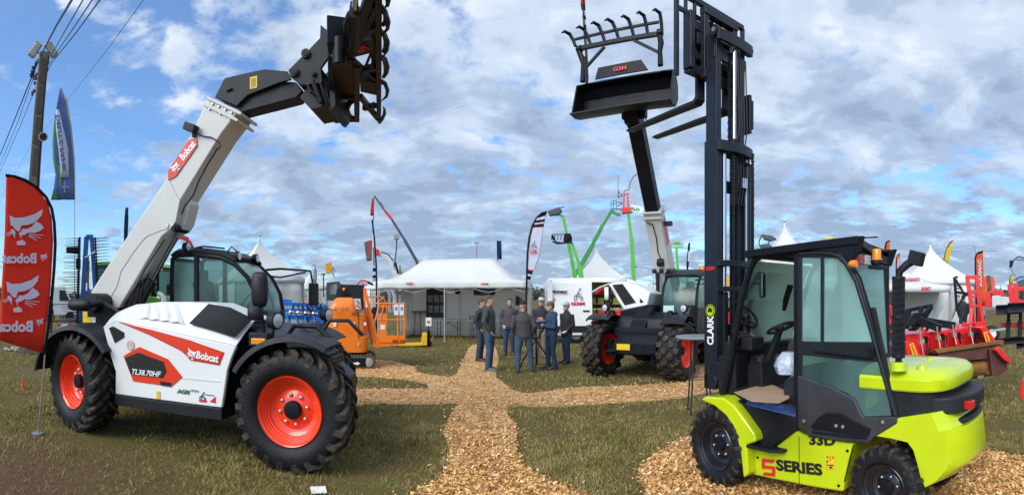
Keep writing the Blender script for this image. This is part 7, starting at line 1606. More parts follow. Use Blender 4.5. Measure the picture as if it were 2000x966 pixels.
# ================================================================== cranes and raised booms
GRE = mat('boom_green', (.085, .40, .035), .35, 0, .1, 2, coat=.3); GRD = mat('boom_dark_green', (.05, .24, .06), .4, 0, .15, 3)
CRG = mat('crane_grey', (.055, .065, .075), .5, 0, .2, 3); WBM = mat('machine_white', (.62, .62, .60), .4, 0, .08, 3)
def booms(name, label, cat, d, parts, group=None):
    """parts: (part name, material, [(points, width)...]) picture traced on an upright plane at distance d"""
    x0 = parts[0][2][0][0][0][0]; fr = face_frame(x0, d); root = thing(name, label, cat, fr.o, fr.rz, group)
    for nm, m, segs in parts:
        b = MB()
        for pts, w in segs:
            if w == 'poly': b.prism([fr.T(x, y, -.15) for x, y in pts], (0, .5 if d > 20 else .35, 0)); continue
            for i in range(len(pts)-1):
                a, q = fr.T(*pts[i]), fr.T(*pts[i+1]); b.bar(a, q, w/1000*d, max(.06, w/1000*d*.9), (0, 1, 0))
        b.build(nm, m, root, bevel=.008)
    return root, fr
booms('truck_crane', 'dark crane boom with a red joint slanting up behind the marquee', 'crane', 40, [
    ('boom', CRG, [([(826, 580), (815, 512), (790, 468)], 6), ([(790, 468), (765, 428)], 4.5), ([(752, 412), (740, 395), (731, 382.5)], 3)]), ('boom_joint', REDP, [([(766, 429), (752, 412)], 5)]), ('cylinder', CRG, [([(812, 505), (776, 444)], 1.5), ([(750, 404), (742, 393)], 1.2)]), ('chassis', CRG, [([(800, 575), (860, 575)], 12), ([(830, 578), (830, 520)], 8)])])
booms('material_handler', 'white jointed excavator arm holding a worn red bucket up left of the marquee', 'excavator', 26, [
    ('arm', WBM, [([(738, 497), (752, 500), (762, 510)], 7), ([(762, 510), (769, 532)], 7)]), ('boom', WBM, [([(769, 530), (790, 585)], 9)]), ('cylinder', BLK, [([(744, 491), (757, 496), (768, 508)], 2), ([(772, 512), (778, 534)], 4)]),
    ('coupler', REDP, [([(732, 484), (741, 488), (742, 496), (733, 499)], 'poly')]), ('bucket', mat('worn_red', (.40, .03, .03), .6, 0, .4, 3, dust=.4), [([(719, 470), (728, 468), (728, 505), (724, 507)], 'poly')]), ('bucket_back', mat('rusty_grey', (.14, .10, .09), .8, 0, .3, 4), [([(711, 473), (719, 470), (726, 507), (716, 509)], 'poly')])])
booms('aerial_lift', 'grey work basket on a thin mast beside the dark crane boom', 'lift', 34, [('basket', mat('basket_grey', (.30, .30, .29), .5), [([(769, 458), (779, 456), (780, 466), (770, 467)], 'poly')]), ('boom', CRG, [([(775, 467), (774, 490), (770, 518)], 2.6), ([(770, 518), (775, 580)], 3)])])
booms('demolition_arm', 'orange grab on a striped white arm behind the grey cab of a small digger', 'excavator', 24, [
    ('cabin', mat('cabin_dark', (.05, .07, .07), .3, coat=.3), [([(637, 562), (638, 551), (663, 549), (667, 556), (667, 586), (638, 586)], 'poly')]), ('arm', WBM, [([(646, 524), (651, 535), (655, 548)], 4)]), ('grab', mat('grab_yellow', (.75, .32, .02), .45, 0, .1), [([(635, 515), (648, 511), (648, 520), (645, 534), (637, 532)], 'poly')]), ('cylinder', BLK, [([(649, 521), (655, 531)], 1.5)]), ('body', WBM, [([(640, 590), (665, 590)], 12)]), ('window', mat('pale_window', (.3, .38, .36), .2, coat=.6), [([(643, 556), (658, 554), (658, 575), (644, 575)], 'poly')])])
booms('red_crane', 'folded red crane arm on a lorry seen just right of the white boom base', 'crane', 17, [('boom', REDP, [([(343, 462), (356, 463), (368, 468)], 8), ([(364, 466), (372, 480), (380, 494)], 7), ([(384, 494), (400, 575)], 8)]), ('cylinder', CRG, [([(371, 470), (382, 490)], 2)]), ('bracket', AMB, [([(366, 490), (378, 491), (378, 498), (364, 498)], 'poly')])])
booms('lattice_mast', 'thin pale lattice mast behind the white boom', 'mast', 60, [('mast', mat('mast_pale', (.5, .5, .5), .5), [([(357, 580), (359, 426)], 1.2), ([(361, 580), (362, 426)], 1.2)]+[([(357.3, y), (361.5, y+4)], .6) for y in range(430, 570, 8)])])
booms('red_crane', 'red folding arm with a black tube low behind the orange lift', 'crane', 36, [('boom', REDP, [([(697, 556), (707, 547), (722, 551)], 3), ([(706, 553), (716, 557)], 2.5)]), ('tube', BLK, [([(718, 551), (729, 556)], 4), ([(703, 556), (700, 580)], 2)])])
booms('lamp_post', 'grey lamp post with two heads rising behind the marquee ridge', 'lamp post', 55, [('post', mat('post_grey', (.18, .18, .19), .5), [([(931, 580), (931, 473)], 1.6)]), ('lamp', mat('post_grey', (.18, .18, .19), .5), [([(926, 474), (936, 474)], 2.2)])])
booms('sign_post', 'dark red sign post beside the grey digger cab', 'sign', 34, [('post', mat('sign_post_brown', (.10, .03, .03), .6), [([(632, 536), (632, 580)], 2.5)]), ('board', BLK, [([(628, 535.5), (636, 535.5)], 2.5)])])
# green telehandlers
def claw(cx, cy, w, h): return [([(cx-w/2, cy-h*.2), (cx-w*.2, cy-h*.5), (cx+w*.5, cy-h*.3), (cx+w*.45, cy+h*.3), (cx-w*.3, cy+h*.5)], 'poly')]
booms('green_telehandler', 'light green boom holding a flat grey bucket above the white van', 'telehandler', 27, [
    ('boom', GRE, [([(1130, 590), (1121, 530)], 8.5), ([(1122, 535), (1108, 462)], 7), ([(1108, 462), (1100, 423)], 5.5)]), ('boom_head', GRD, [([(1101, 424), (1093, 419), (1085, 420)], 4)]), ('bucket', CRG, [([(1069, 412), (1092, 404), (1098, 411), (1090, 417), (1073, 420)], 'poly'), ([(1092, 406), (1103, 404)], 2)])], 'green telehandlers with raised booms')
booms('green_telehandler', 'green boom with a black toothed grab bucket above the white van', 'telehandler', 25, [
    ('boom', GRE, [([(1140, 590), (1133, 522)], 10), ([(1134, 524), (1117, 474)], 5.5)]), ('grab_bucket', BLK, [([(1077, 470), (1100, 473), (1117, 460), (1117, 473), (1087, 475)], 'poly'), ([(1076, 459), (1080, 457), (1086, 470), (1078, 466)], 'poly'), ([(1103, 455), (1115, 456), (1117, 470), (1100, 473)], 'poly')]), ('tine', BLK, [([(1077+k*6, 468), (1078+k*6, 459), (1084+k*6, 456)], 1.5) for k in range(5)])], 'green telehandlers with raised booms')
booms('green_telehandler', 'dark green lattice-sided boom slanting up right to a work platform', 'telehandler', 30, [
    ('boom', GRD, [([(1118, 580), (1128, 530)], 12), ([(1126, 534), (1158, 478)], 9), ([(1155, 482), (1177, 440)], 7.5), ([(1175, 444), (1195, 411)], 6)]), ('boom_edge', GRE, [([(1122, 540), (1160, 470)], 3), ([(1160, 470), (1190, 415)], 2.5)]), ('platform_arm', GRD, [([(1193, 411), (1204, 418), (1212, 420)], 5)]), ('platform', CRG, [([(1193.5, 407), (1193.5, 393), (1204, 391.5), (1204, 407)], 1), ([(1198.5, 407), (1198.5, 393)], .9), ([(1194, 398), (1204, 397)], .8), ([(1193.5, 408), (1214, 408)], 1.6), ([(1204, 407), (1216, 411)], 1.5)])], 'green telehandlers with raised booms')
r_, fr = booms('green_telehandler', 'upright green boom carrying a red clamp and a white lettered board', 'telehandler', 28, [
    ('boom', GRE, [([(1240, 590), (1234, 470)], 8), ([(1234, 472), (1227, 416)], 6)]), ('boom_collar', GRD, [([(1229, 469), (1238, 469)], 4), ([(1232, 521), (1244, 521)], 4)]), ('clamp', REDP, [([(1213, 410), (1216, 404), (1234, 406), (1236, 413), (1215, 416)], 'poly'), ([(1218, 405), (1219, 380)], 3), ([(1227, 405), (1226, 382)], 3), ([(1217, 381), (1228, 378)], 3)]), ('clamp_arm', BLK, [([(1207, 385), (1216, 382), (1207, 374)], 1.2), ([(1207, 386), (1208, 372)], 1.2), ([(1207, 374), (1207, 355), (1208, 344)], .8), ([(1228, 372), (1231, 356), (1237, 345), (1245, 339)], 1.2), ([(1218, 378), (1221, 371), (1228, 371)], 1), ([(1206, 403), (1216, 397), (1206, 394)], 1.2)])], 'green telehandlers with raised booms')
b = MB(); b.prism([fr.T(1232, 399, -.3), fr.T(1256, 404, -.3), fr.T(1256, 416, -.3), fr.T(1233, 412, -.3)], (0, .05, 0)); sb = b.build('board', PAPER, r_, smooth=False)
a, q = fr.T(1232.5, 406.5, -.33), fr.T(1249, 409, -.33); text_mesh('RLO', .1, GRD, 'lettering', sb, basis((a+q)/2, q-a, (0, 0, 1)), width=(q-a).length, height=.16, bold=.04)
booms('green_telehandler', 'short green boom with an empty fork carriage right of the far white boom', 'telehandler', 28, [
    ('boom', GRE, [([(1325, 560), (1323, 515)], 6), ([(1323, 516), (1321, 482)], 5)]), ('fork_carriage', GRE, [([(1311, 476), (1334, 476)], 3), ([(1312, 483), (1332, 483)], 2), ([(1311, 475), (1312, 483)], 1.5), ([(1333, 475), (1333, 482)], 1.5), ([(1316, 474), (1328, 474)], 5)])], 'green telehandlers with raised booms')
booms('green_telehandler', 'green boom end with a grey open claw peeping over the forklift roof', 'telehandler', 14, [
    ('boom', GRE, [([(1500, 600), (1480, 487)], 8), ([(1482, 484), (1476, 491)], 6)]), ('claw', CRG, [([(1482, 478), (1483, 470), (1488, 459)], 2.5), ([(1488, 457), (1508, 460), (1517, 466), (1506, 469), (1492, 466)], 'poly'), ([(1482, 478), (1500, 475), (1514, 485), (1510, 492), (1490, 489)], 'poly'), ([(1503, 468), (1501, 476)], 2.5)])], 'green telehandlers with raised booms')
booms('green_trailer', 'bright green high-sided trailer behind the second telehandler cab', 'trailer', 19, [('side_panel', mat('trailer_green', (.04, .45, .06), .4, 0, .1), [([(1357, 562), (1371, 562), (1371, 622), (1357, 618)], 'poly')]), ('frame_rail', GRE, [([(1296, 541), (1336, 540), (1366, 540), (1373, 551), (1374, 622)], 1.6), ([(1357, 583), (1371, 584)], .8), ([(1350, 546), (1364, 545)], 1)])])
booms('yellow_machine', 'orange yellow machine body seen through the forklift mast', 'machine', 18, [('body', mat('machine_yellow', (.80, .38, .02), .4, 0, .08), [([(1374, 541), (1432, 541), (1432, 557), (1420, 557), (1420, 565), (1374, 600)], 'poly')]), ('window', mat('pale_window', (.3, .38, .36), .2, coat=.6), [([(1420, 557), (1432, 557), (1432, 582), (1420, 582)], 'poly')]), ('base', BLK, [([(1374, 600), (1435, 600), (1435, 625), (1374, 625)], 'poly')])])
booms('red_implement', 'red implement parts seen low through the forklift mast', 'machine', 15, [('frame', REDP, [([(1413, 612), (1445, 608)], 6), ([(1425, 608), (1424, 650)], 5), ([(1437, 605), (1448, 640)], 5), ([(1405, 640), (1455, 642)], 5)])])
# ================================================================== left background
def tractor(px, d, label, roofpx, yaw, sc=1.0, rows=None):
    c = D(px, HOR, d); c.z = 0; root = thing('tractor', label, 'tractor', c, -(px-1000)/1000+yaw)
    TG = mat('tractor_green', (.10, .38, .03), .3, 0, .08, coat=.4); 
    b = MB(); b.prism([(-.8, -.75, 2.75), (-.85, -.75, 2.9), (.75, -.75, 2.95), (.9, -.75, 2.8)], (0, 1.5, 0)); b.build('roof', TG, root, bevel=.05)
    b = MB()
    for x, x2 in ((-.7, -.75), (.55, .8)):
        for y in (-.68, .68): b.bar((x, y, 1.5), (x2, y, 2.8), .08)
    b.bbox((-.75, -.7, .9), (.6, .7, 1.55)); b.build('cab_frame', BLK, root, bevel=.01)
    b = MB(); b.prism([(-.7, -.66, 1.55), (.55, -.66, 1.55), (.78, -.66, 2.76), (-.74, -.66, 2.76)], (0, 1.32, 0)); b.build('cab_glass', glassmat('dark_cab_glass', (.25, .36, .35), .9, .2, (.1, .16, .16)), root, smooth=False)
    b = MB(); b.prism([(.6, -.4, 1.0), (2.3, -.4, .95), (2.35, -.4, 1.4), (2.0, -.4, 1.62), (.6, -.4, 1.75)], (0, .8, 0)); b.build('hood', TG, root, bevel=.06)
    for y in (-1.0, .62): b = MB(); b.lathe([(.55, y), (.86, y+.0), (.88, y+.05), (.88, y+.05+.38), (.86, y+.42), (.55, y+.42)], c=(-.5, 0, .88), n=28); w = b.build('wheel', RUB, root); b = MB(); b.lathe([(.001, y+.02), (.3, y+.05), (.55, y+.01)] if y < 0 else [(.001, y+.40), (.3, y+.37), (.55, y+.41)], c=(-.5, 0, .88), n=24); b.build('rim', YEL, w)
    for y in (-.95, .62): b = MB(); b.lathe([(.38, y), (.60, y), (.62, y+.04), (.62, y+.3), (.6, y+.34), (.38, y+.34)], c=(1.75, 0, .62), n=28); w = b.build('wheel', RUB, root); b = MB(); b.lathe([(.001, y+.02), (.38, y+.01)] if y < 0 else [(.001, y+.32), (.38, y+.33)], c=(1.75, 0, .62), n=24); b.build('rim', YEL, w)
    for y in (-1.0, .62): b = MB(); b.lathe([(.94, y-.02), (.97, y+.2), (.94, y+.44)], c=(-.5, 0, .88), n=20, a0=radians(20), a1=radians(165)); b.build('fender', TG, root, solid=.04)
    for y in (-.5, .5): b = MB(); b.box((.88, y, 2.72), (.06, .2, .10)); b.build('work_lamp', LENS, root, bevel=.02)
    b = MB(); b.tube([(.75, -.5, 1.6), (.75, -.5, 2.7)], .05, 8); b.build('exhaust_pipe', BLK, root)
    for y in (-.95, .95): b = MB(); b.box((.75, y, 2.15), (.06, .22, .38)); b.build('mirror', BLK, root, bevel=.03)
    b = MB(); b.bbox((-.55, -.3, 1.4), (-.05, .3, 1.6)); b.bbox((-.6, -.3, 1.5), (-.45, .3, 2.2)); b.build('seat', BLK, root, bevel=.05)
    return root
tractor(224, 19, 'green tractor behind the folded blue rake at the left', None, .1)
tractor(305, 21, 'green tractor between the white boom foot and the near telehandler cab', None, -.9)
# folded blue rake
def rake():
    d = 12.5; fr = face_frame(170, d); T = fr.T; root = thing('folded_rake', 'blue folded hay rake standing upright with rows of long black spring tines', 'rake', fr.o, fr.rz)
    BL = mat('rake_blue', (.012, .10, .36), .35, 0, .1, 3, coat=.3, dust=.1)
    b = MB(); b.bar(T(169, 462), T(158, 645), .10, .12); b.bar(T(179, 463), T(188, 600), .08, .10); b.bar(T(168, 463), T(182, 463), .10, .12); b.bar(T(160, 572), T(186, 572), .08); b.bar(T(158, 640), T(190, 640), .1); b.bar(T(172, 500, .2), T(172, 640, .2), .05); b.build('frame', BL, root, bevel=.008)
    b = MB(); b.bar(T(154, 465, -.1), T(150, 632, -.1), .035); b.bar(T(186, 463, -.1), T(191, 560, -.1), .035); b.build('tine_bar', BLK, root)
    b = MB(); b.tube([T(173, 510), T(172, 535)], .03, 8); b.tube([T(171, 535), T(170, 552)], .045, 8); b.build('cylinder', mat('brass_dull', (.22, .16, .04), .5), root)
    b = MB(); b.bar(T(166, 503, -.1), T(186, 491, -.1), .07, .03); b.build('white_link', PAPER, root, bevel=.004)
    b = MB(); c = T(143, 488, -.05); b.box(c, (.34, .1, .16)); c = T(153, 515, -.05); b.box(c, (.12, .1, .26)); b.build('lamp_board', BLK, root, bevel=.03)
    random.seed(5)
    n = 0
    for k in range(34):
        y = 465+k*5.0; x1 = 156-k*.12; x0 = 127-k*.25+random.uniform(-2, 2); a = random.uniform(-2, 3)
        b = MB(); b.tube([T(x1, y, -.1), T(x1-8, y+a*.3, -.14), T((x0+x1)/2, y+a*.5-.5, -.16), T(x0, y+a-1, -.12)], [.016, .010, .008, .005], 5); b.sph(tuple(T(x1, y, -.1)), .035, 6); b.build('tine', PLA, root)
    for k in range(16):
        y = 466+k*6; x1 = 185+k*.3; x0 = 213+random.uniform(-2, 2)
        b = MB(); b.tube([T(x1, y, -.1), T(x1+8, y-1, -.14), T(x0, y-3+random.uniform(-1, 1), -.12)], [.016, .010, .005], 5); b.sph(tuple(T(x1, y, -.1)), .035, 6); b.build('tine', PLA, root)
    b = MB(); b.prism([T(112, 632, -.3), T(146, 632, -.3), T(146, 642, -.3), T(110, 650, -.3)], (0, .02, 0)); wb = b.build('warning_board', PAPER, root, smooth=False)
    b = MB(); b.prism([T(112, 632, -.31), T(121, 632, -.31), T(112, 641, -.31)], (0, -.005, 0)); b.prism([T(133, 632, -.31), T(146, 632, -.31), T(146, 637, -.31), T(140, 641, -.31), T(127, 641, -.31)], (0, -.005, 0)); b.build('red_stripes', RTX, wb, smooth=False)
    b = MB(); b.bar(T(118, 626), T(150, 626), .12, .10); b.build('rear_beam', mat('beam_grey', (.16, .17, .17), .5), root)
rake()
def far_van(px0, px1, d, label):
    fr = face_frame(px0, d); T = fr.T; root = thing('van', label, 'van', fr.o, fr.rz); x0, x1 = T(px0, 560).x, T(px1, 560).x; L = x1-x0
    b = MB(); b.prism([(x0, 0, .4), (x0, 0, 2.0), (x0+.1, 0, 2.35), (x0+L*.68, 0, 2.4), (x0+L*.84, 0, 1.45), (x1, 0, 1.2), (x1+.03, 0, .45)], (0, 1.9, 0)); b.build('body', WHT, root, bevel=.08, seg=3)
    b = MB(); b.prism([(x0+L*.56, -.01, 1.4), (x0+L*.80, -.01, 1.42), (x0+L*.69, -.01, 2.1), (x0+L*.56, -.01, 2.12)], (0, .03, 0)); b.build('side_window', MATS['van_glass'], root)
    b = MB(); b.bbox((x0+.02, -.015, 1.15), (x1-.2, .02, 1.2)); b.build('trim', mat('trim_blue', (.05, .12, .3), .5), root, smooth=False)
    for x in (x0+L*.2, x0+L*.82): b = MB(); b.lathe([(.001, -.03), (.2, -.03), (.33, -.01), (.35, .03), (.35, .2), (.001, .2)], c=(x, 0, .35), n=24); b.build('wheel', RUB, root)
far_van(70, 152, 34, 'white van parked far behind the folded rake at the left')
person(121, 623, 1.70, 60, (.035, .035, .040), (.035, .05, .08), 'far man in a dark quilted jacket standing behind the chevron board', vox=.02, group='visitors in the distance', hair=(.3, .28, .26))
person(103, 624, 1.62, -100, (.10, .07, .05), (.02, .022, .03), 'far visitor in brown walking just right of the red banner', vox=.02, group='visitors in the distance')
person(97, 650, 1.70, 180, (.02, .022, .03), (.02, .025, .04), 'dark clad visitor half hidden by the edge of the red banner', vox=.02, group='visitors in the distance')
person(606, 600, 1.70, 30, (.75, .12, .02), (.5, .08, .02), 'far worker in a bright orange jacket in front of the small tents', vox=.025, group='visitors in the distance', loc=Vector((sin(-.394)*32, cos(-.394)*32, 0)))
person(1735, 640, 1.72, 100, (.50, .02, .03), (.02, .02, .025), 'person in a red jacket behind the exhaust guard of the forklift', vox=.018, group='visitors at the right', loc=Vector((sin(.735)*15, cos(.735)*15, 0)))
person(1880, 650, 1.74, 150, (.02, .022, .03), (.03, .035, .05), 'person in a dark coat left of the tall red frame', vox=.018, group='visitors at the right', loc=Vector((sin(.881)*21, cos(.881)*21, 0)))
person(1917, 650, 1.72, 200, (.28, .30, .33), (.02, .03, .05), 'person in a pale grey hooded top right of the tall red frame', vox=.018, group='visitors at the right', hood=True, loc=Vector((sin(.919)*22, cos(.919)*22, 0)))
person(1902, 650, 1.70, 170, (.75, .16, .02), (.05, .06, .08), 'person in an orange vest seen through the tall red frame', vox=.02, group='visitors at the right', loc=Vector((sin(.902)*25, cos(.902)*25, 0)))
st = thing('marker_stake', 'thin stake with an orange lower end in the grass at the far left', 'stake', G(44, 762)); b = MB(); b.tube([(0, 0, .18), (0, 0, .42)], .006, 6); b.build('rod', STE, st); b = MB(); b.bbox((-.015, -.006, 0), (.015, .006, .19)); b.bbox((-.035, -.006, .17), (.035, .006, .20)); b.build('orange_end', ORG, st, smooth=False)
random.seed(9)
for i in range(7):
    c = G(12+i*4+random.uniform(-3, 3), 684+random.uniform(-4, 5)); b = MB(); b.sph((c.x, c.y, .04), .09, 8, (random.uniform(.7, 1.3), random.uniform(.6, 1.1), .55)); tag(b.build('stone', mat('stone_pale', (.34, .30, .22), .9, 0, .2, 8, .5, 20), smooth=True), ['largest pale stone at the middle of the heap by the concrete pole', 'leftmost pale stone of the heap by the concrete pole', 'pale stone behind the others at the foot of the concrete pole', 'flat pale stone at the right end of the heap by the pole', 'small pale stone in front of the heap by the pole', 'round pale stone second from the left in the heap by the pole', 'pale stone nearest to the red banner cloth in the heap'][i], 'stone', 'heap of pale stones')
# blue cultivator left of the lift
def cultivator():
    d = 13.5; fr = face_frame(600, d); T = fr.T; root = thing('cultivator', 'bright blue cultivator with silver springs and black hoses behind the near telehandler', 'cultivator', fr.o, fr.rz)
    BL = mat('cultivator_blue', (.008, .15, .52), .35, 0, .12, 3, coat=.3)
    b = MB()
    for pts, w, v in (([(548, 592), (590, 595), (640, 600)], .10, 0), ([(548, 586), (570, 588)], .08, .5), ([(550, 606), (640, 604)], .09, .6), ([(552, 618), (600, 620), (642, 616)], .11, -.2), ([(590, 596), (604, 628)], .07, -.2), ([(620, 598), (634, 640)], .07, -.2), ([(575, 592), (560, 640)], .07, .2), ([(604, 612), (642, 634)], .08, -.3), ([(556, 640), (640, 644)], .10, -.1), ([(545, 597), (560, 620)], .08, -.1), ([(596, 636), (640, 622)], .07, .3)):
        for i in range(len(pts)-1): b.bar(T(*pts[i], v), T(*pts[i+1], v), w)
    b.build('frame', BL, root, bevel=.01)
    for k in range(5): b = MB(); b.bar(T(560+k*17, 612, -.3), T(566+k*17, 632, -.35), .06, .04); b.bar(T(566+k*17, 632, -.35), T(560+k*17, 656, -.5), .06, .03); b.build('tine', BL, root, bevel=.005)
    for k in range(5): b = MB(); a, q = T(566+k*15, 608+k, -.35), T(576+k*15, 610+k, -.35); b.tube([a.lerp(q, t/14)+Vector((0, .0, .012*(1 if t % 2 else -1))) for t in range(15)], .035, 8); b.build('spring', CHR, root)
    b = MB()
    for k in range(7): x = 572+k*9; b.tube([T(x, 600, -.3), T(x+3, 592-k % 3, -.35), T(x+9, 594, -.4), T(x+12, 604, -.35), T(x+6, 612, -.3)], .013, 5)
    b.tube([T(600, 600, -.3), T(616, 612, -.35)], .03, 8); b.tube([T(622, 600, -.3), T(638, 611, -.35)], .03, 8); b.build('hydraulic_hose', PLA, root)
    b = MB(); b.lathe([(.001, -1.1), (.22, -1.1), (.22, 1.1), (.001, 1.1)], c=(0, 0, .25), axis='X', n=20); b.build('roller', BL, root)
cultivator()
# ================================================================== right background
FR = Frame(D(1770, HOR, 7.2)-Vector((0, 0, EYE)), -.62)
def crusher():
    d = 8.2; c = D(1860, HOR, d); c.z = 0; fr = Frame(c, -.42); T = fr.T; root = thing('stone_crusher', 'red stone crusher with a rusty brown rotor lying on the grass right of the forklift', 'crusher', c, fr.rz)
    RST = mat('rust_brown', (.22, .095, .025), .6, .3, .35, 4, .4, 20, dust=.3, dcol=(.10, .06, .03)); DRR = mat('dark_red_worn', (.10, .03, .025), .6, 0, .4, 4, dust=.3)
    b = MB(); b.prism([T(1770, 653, 0), T(1925, 636, 0), T(1945, 664, 0), (T(1945, 664, 0).x, 0, T(1945, 690).z), T(1775, 700, 0)], (0, .12, 0)); b.prism([T(1770, 652, .1), T(1922, 636, .1), T(1922, 640, .1), T(1770, 656, .1)], (0, .8, 0)); b.build('back_plate', REDP, root, bevel=.01)
    for pts in ([(1768, 666), (1784, 668), (1802, 700), (1778, 702), (1770, 690)], [(1915, 640), (1922, 638), (1936, 664), (1926, 668)]):
        b = MB(); b.prism([T(x, y, -.42) for x, y in pts], (0, .45, 0)); so = b.build('side_plate', REDP, root, bevel=.008)
    b = MB(); b.prism([T(1825, 683, -.5), T(1961, 664, -.5), T(1961, 672, -.5), T(1962, 677, -.5), T(1950, 672, -.5), T(1832, 690, -.5)], (0, .10, 0)); b.build('front_lip', RST, root, bevel=.006)
    b = MB(); b.prism([T(1830, 690, -.45), T(1950, 672, -.45), T(1930, 700, -.45), T(1850, 706, -.45)], (0, .5, 0)); b.build('inner_hood', DRR, root)
    a, q = T(1865, 724, -.25), T(1940, 712, -.25); b = MB(); b.tube([a-(q-a)*.25, q], .165, 28); ro = b.build('rotor', RST, root); b = MB(); random.seed(4)
    for k in range(14):
        t = .5+.5*(k/14) if k % 2 else random.uniform(.1, .95); an = random.uniform(pi*.9, pi*1.9); p = a.lerp(q, t); b.box(p+Vector((0, .17*cos(an), .17*sin(an))), (.06, .05, .05))
    b.build('rotor_teeth', mat('tooth_steel', (.30, .27, .24), .5, .6), ro, bevel=.006)
    b = MB(); b.prism([T(1932, 682, -.55), T(1942, 678, -.55), T(1968, 706, -.55), T(1968, 722, -.55), T(1948, 735, -.55), T(1938, 733, -.55)], (0, .06, 0)); b.build('end_plate', DRR, root, bevel=.006)
    b = MB(); b.prism([T(1937, 682, -.57), T(1945, 677, -.57), T(1968, 705, -.57), T(1966, 708, -.57), T(1953, 700, -.57)], (0, -.12, 0)); b.build('red_wedge', REDP, root, bevel=.006)
    for k, (x, y0, y1) in enumerate(((1798, 642, 694), (1831, 637, 680), (1862, 634, 672), (1895, 633, 671))):
        b = MB(); b.tube([T(x-1, y0, -.3), T(x+1, (y0+y1)/2, -.3)], .014, 8); b.tube([T(x+1, (y0+y1)/2-4, -.3), T(x+6, y1, -.35)], .009, 6); b.box(T(x+1, (y0+y1)/2, -.3), (.06, .05, .06)); b.build('adjuster_rod', STE, root)
        b = MB(); b.tube([T(x+9, y0+14, -.25), T(x+12, y0+26, -.25)], .030, 10); b.tube([T(x+12, y0+26, -.25), T(x+14, y1-3, -.3)], .022, 8); b.tube([T(x+14, y0+18, -.25), T(x+18, y0+20, -.3), T(x+18, y1-10, -.3)], .010, 5); b.build('cylinder', BLK, root)
        b = MB(); b.prism([T(x+4, y0+20, -.01), T(x+8, y0+19, -.01), T(x+8, y0+26, -.01), T(x+4, y0+27, -.01)], (0, -.01, 0)); b.build('yellow_label', YEL, root, smooth=False)
        b = MB(); b.prism([T(x+20, 648, -.0), T(x+23, 648, -.0), T(x+23, 690, -.0), T(x+20, 692, -.0)], (0, -.30, 0)); b.build('rib', REDP, root, bevel=.004)
    for (pa, pb) in (((1777, 676), (1791, 690)), ((1921, 656), (1934, 664))):
        b = MB(); p0, p1 = T(*pa, -.425), T(*pb, -.425); M = basis((p0+p1)/2, Vector((.35, 0, -1)), (1, 0, .35)); q_ = [M @ Vector((x, y, 0)) for x, y in ((-.10, -.035), (.10, -.035), (.10, .035), (-.10, .035))]; b.prism(q_, (0, -.006, 0)); yl = b.build('yellow_plate', YEL, root, smooth=False)
        M2 = basis((p0+p1)/2+Vector((0, -.01, 0)), Vector((.35, 0, -1)), (1, 0, .35)); text_mesh('BUGNOT', .1, RTX, 'lettering', yl, M2, width=.17, height=.04, bold=.03)
    # three point linkage arms, black
    b = MB(); b.bar(T(1775, 605, .5), T(1820, 596, .5), .10, .06); b.bar(T(1800, 600, .4), T(1796, 625, .3), .07); b.bar(T(1818, 598, .4), T(1805, 620, .3), .07); b.bar(T(1795, 625, .0), T(1838, 642, -.2), .08, .12); b.bar(T(1805, 626, .3), T(1866, 636, .1), .08, .12); b.bar(T(1775, 605, .5), T(1768, 640, .4), .08)
    for k in range(4): b.tube([T(1778+k*5, 622, -.1), T(1772+k*4, 634, -.2), T(1776+k*4, 645, -.15), T(1786+k*3, 640, -.1)], .015, 6)
    b.lathe([(.001, -.05), (.12, -.05), (.12, .05), (.001, .05)], c=tuple(T(1790, 625, .2)), n=16); b.build('linkage_arm', BLK, root, bevel=.006)
    b = MB(); b.bar(T(1880, 634, .2), T(1925, 631, .2), .06); b.lathe([(.03, -.03), (.06, -.03), (.06, .03), (.03, .03)], c=tuple(T(1899, 634, 0)), n=14); b.lathe([(.03, -.03), (.06, -.03), (.06, .03), (.03, .03)], c=tuple(T(1806, 641, 0)), n=14); b.build('lifting_eye', REDP, root)
    b = MB(); b.bbox((T(1772, 650).x-.3, .3, .3), (T(1772, 650).x+.25, .9, .9)); b.build('gearbox', DRR, root, bevel=.03)
crusher()
def red_frame():
    d = 13.0; fr = face_frame(1905, d); T = fr.T; root = thing('upright_frame', 'tall red steel frame standing on splayed feet behind the stone crusher', 'frame', fr.o, fr.rz)
    b = MB(); b.bar(T(1889, 540), T(1898, 600), .11); b.bar(T(1908, 541), T(1914, 600), .11); b.bar(T(1886, 541), T(1912, 541), .10); b.bar(T(1890, 570), T(1913, 570), .10); b.bar(T(1893, 579), T(1912, 578), .06); b.bar(T(1896, 597), T(1914, 597), .06); b.build('frame', REDP, root, bevel=.008)
    for a, q, v in (((1898, 600), (1887, 640), -.2), ((1914, 600), (1930, 640), -.2), ((1914, 600), (1910, 640), .3), ((1899, 600), (1903, 640), .3)): b = MB(); p, r = T(*a), T(*q, v); r.z = 0; b.bar(p, r, .10); b.build('leg', REDP, root, bevel=.006)
    b = MB(); b.bar(T(1864, 541, -.2), T(1869, 608, -.2), .07); b.bar(T(1866, 545, -.2), T(1884, 575, -.2), .06); b.bar(T(1868, 570, -.2), T(1890, 574, -.2), .06); b.bar(T(1868, 604, -.2), T(1884, 575, -.2), .06); b.bar(T(1865, 541, -.2), T(1871, 541, -.2), .05)
    for y in (558, 563, 570, 578): b.bar(T(1867, y, -.2), T(1873, y, -.3), .03)
    b.prism([T(1880, 570, -.2), T(1890, 570, -.2), T(1890, 578, -.2), T(1882, 580, -.2)], (0, .1, 0)); b.build('black_bracket', BLK, root)
    b = MB(); b.prism([T(1922, 646, -.4), T(1962, 640, -.4), T(1970, 642, -.4), T(1926, 650, -.4)], (0, .05, 0)); b.build('pale_base', mat('base_pale', (.35, .37, .37), .6), root, smooth=False)
red_frame()
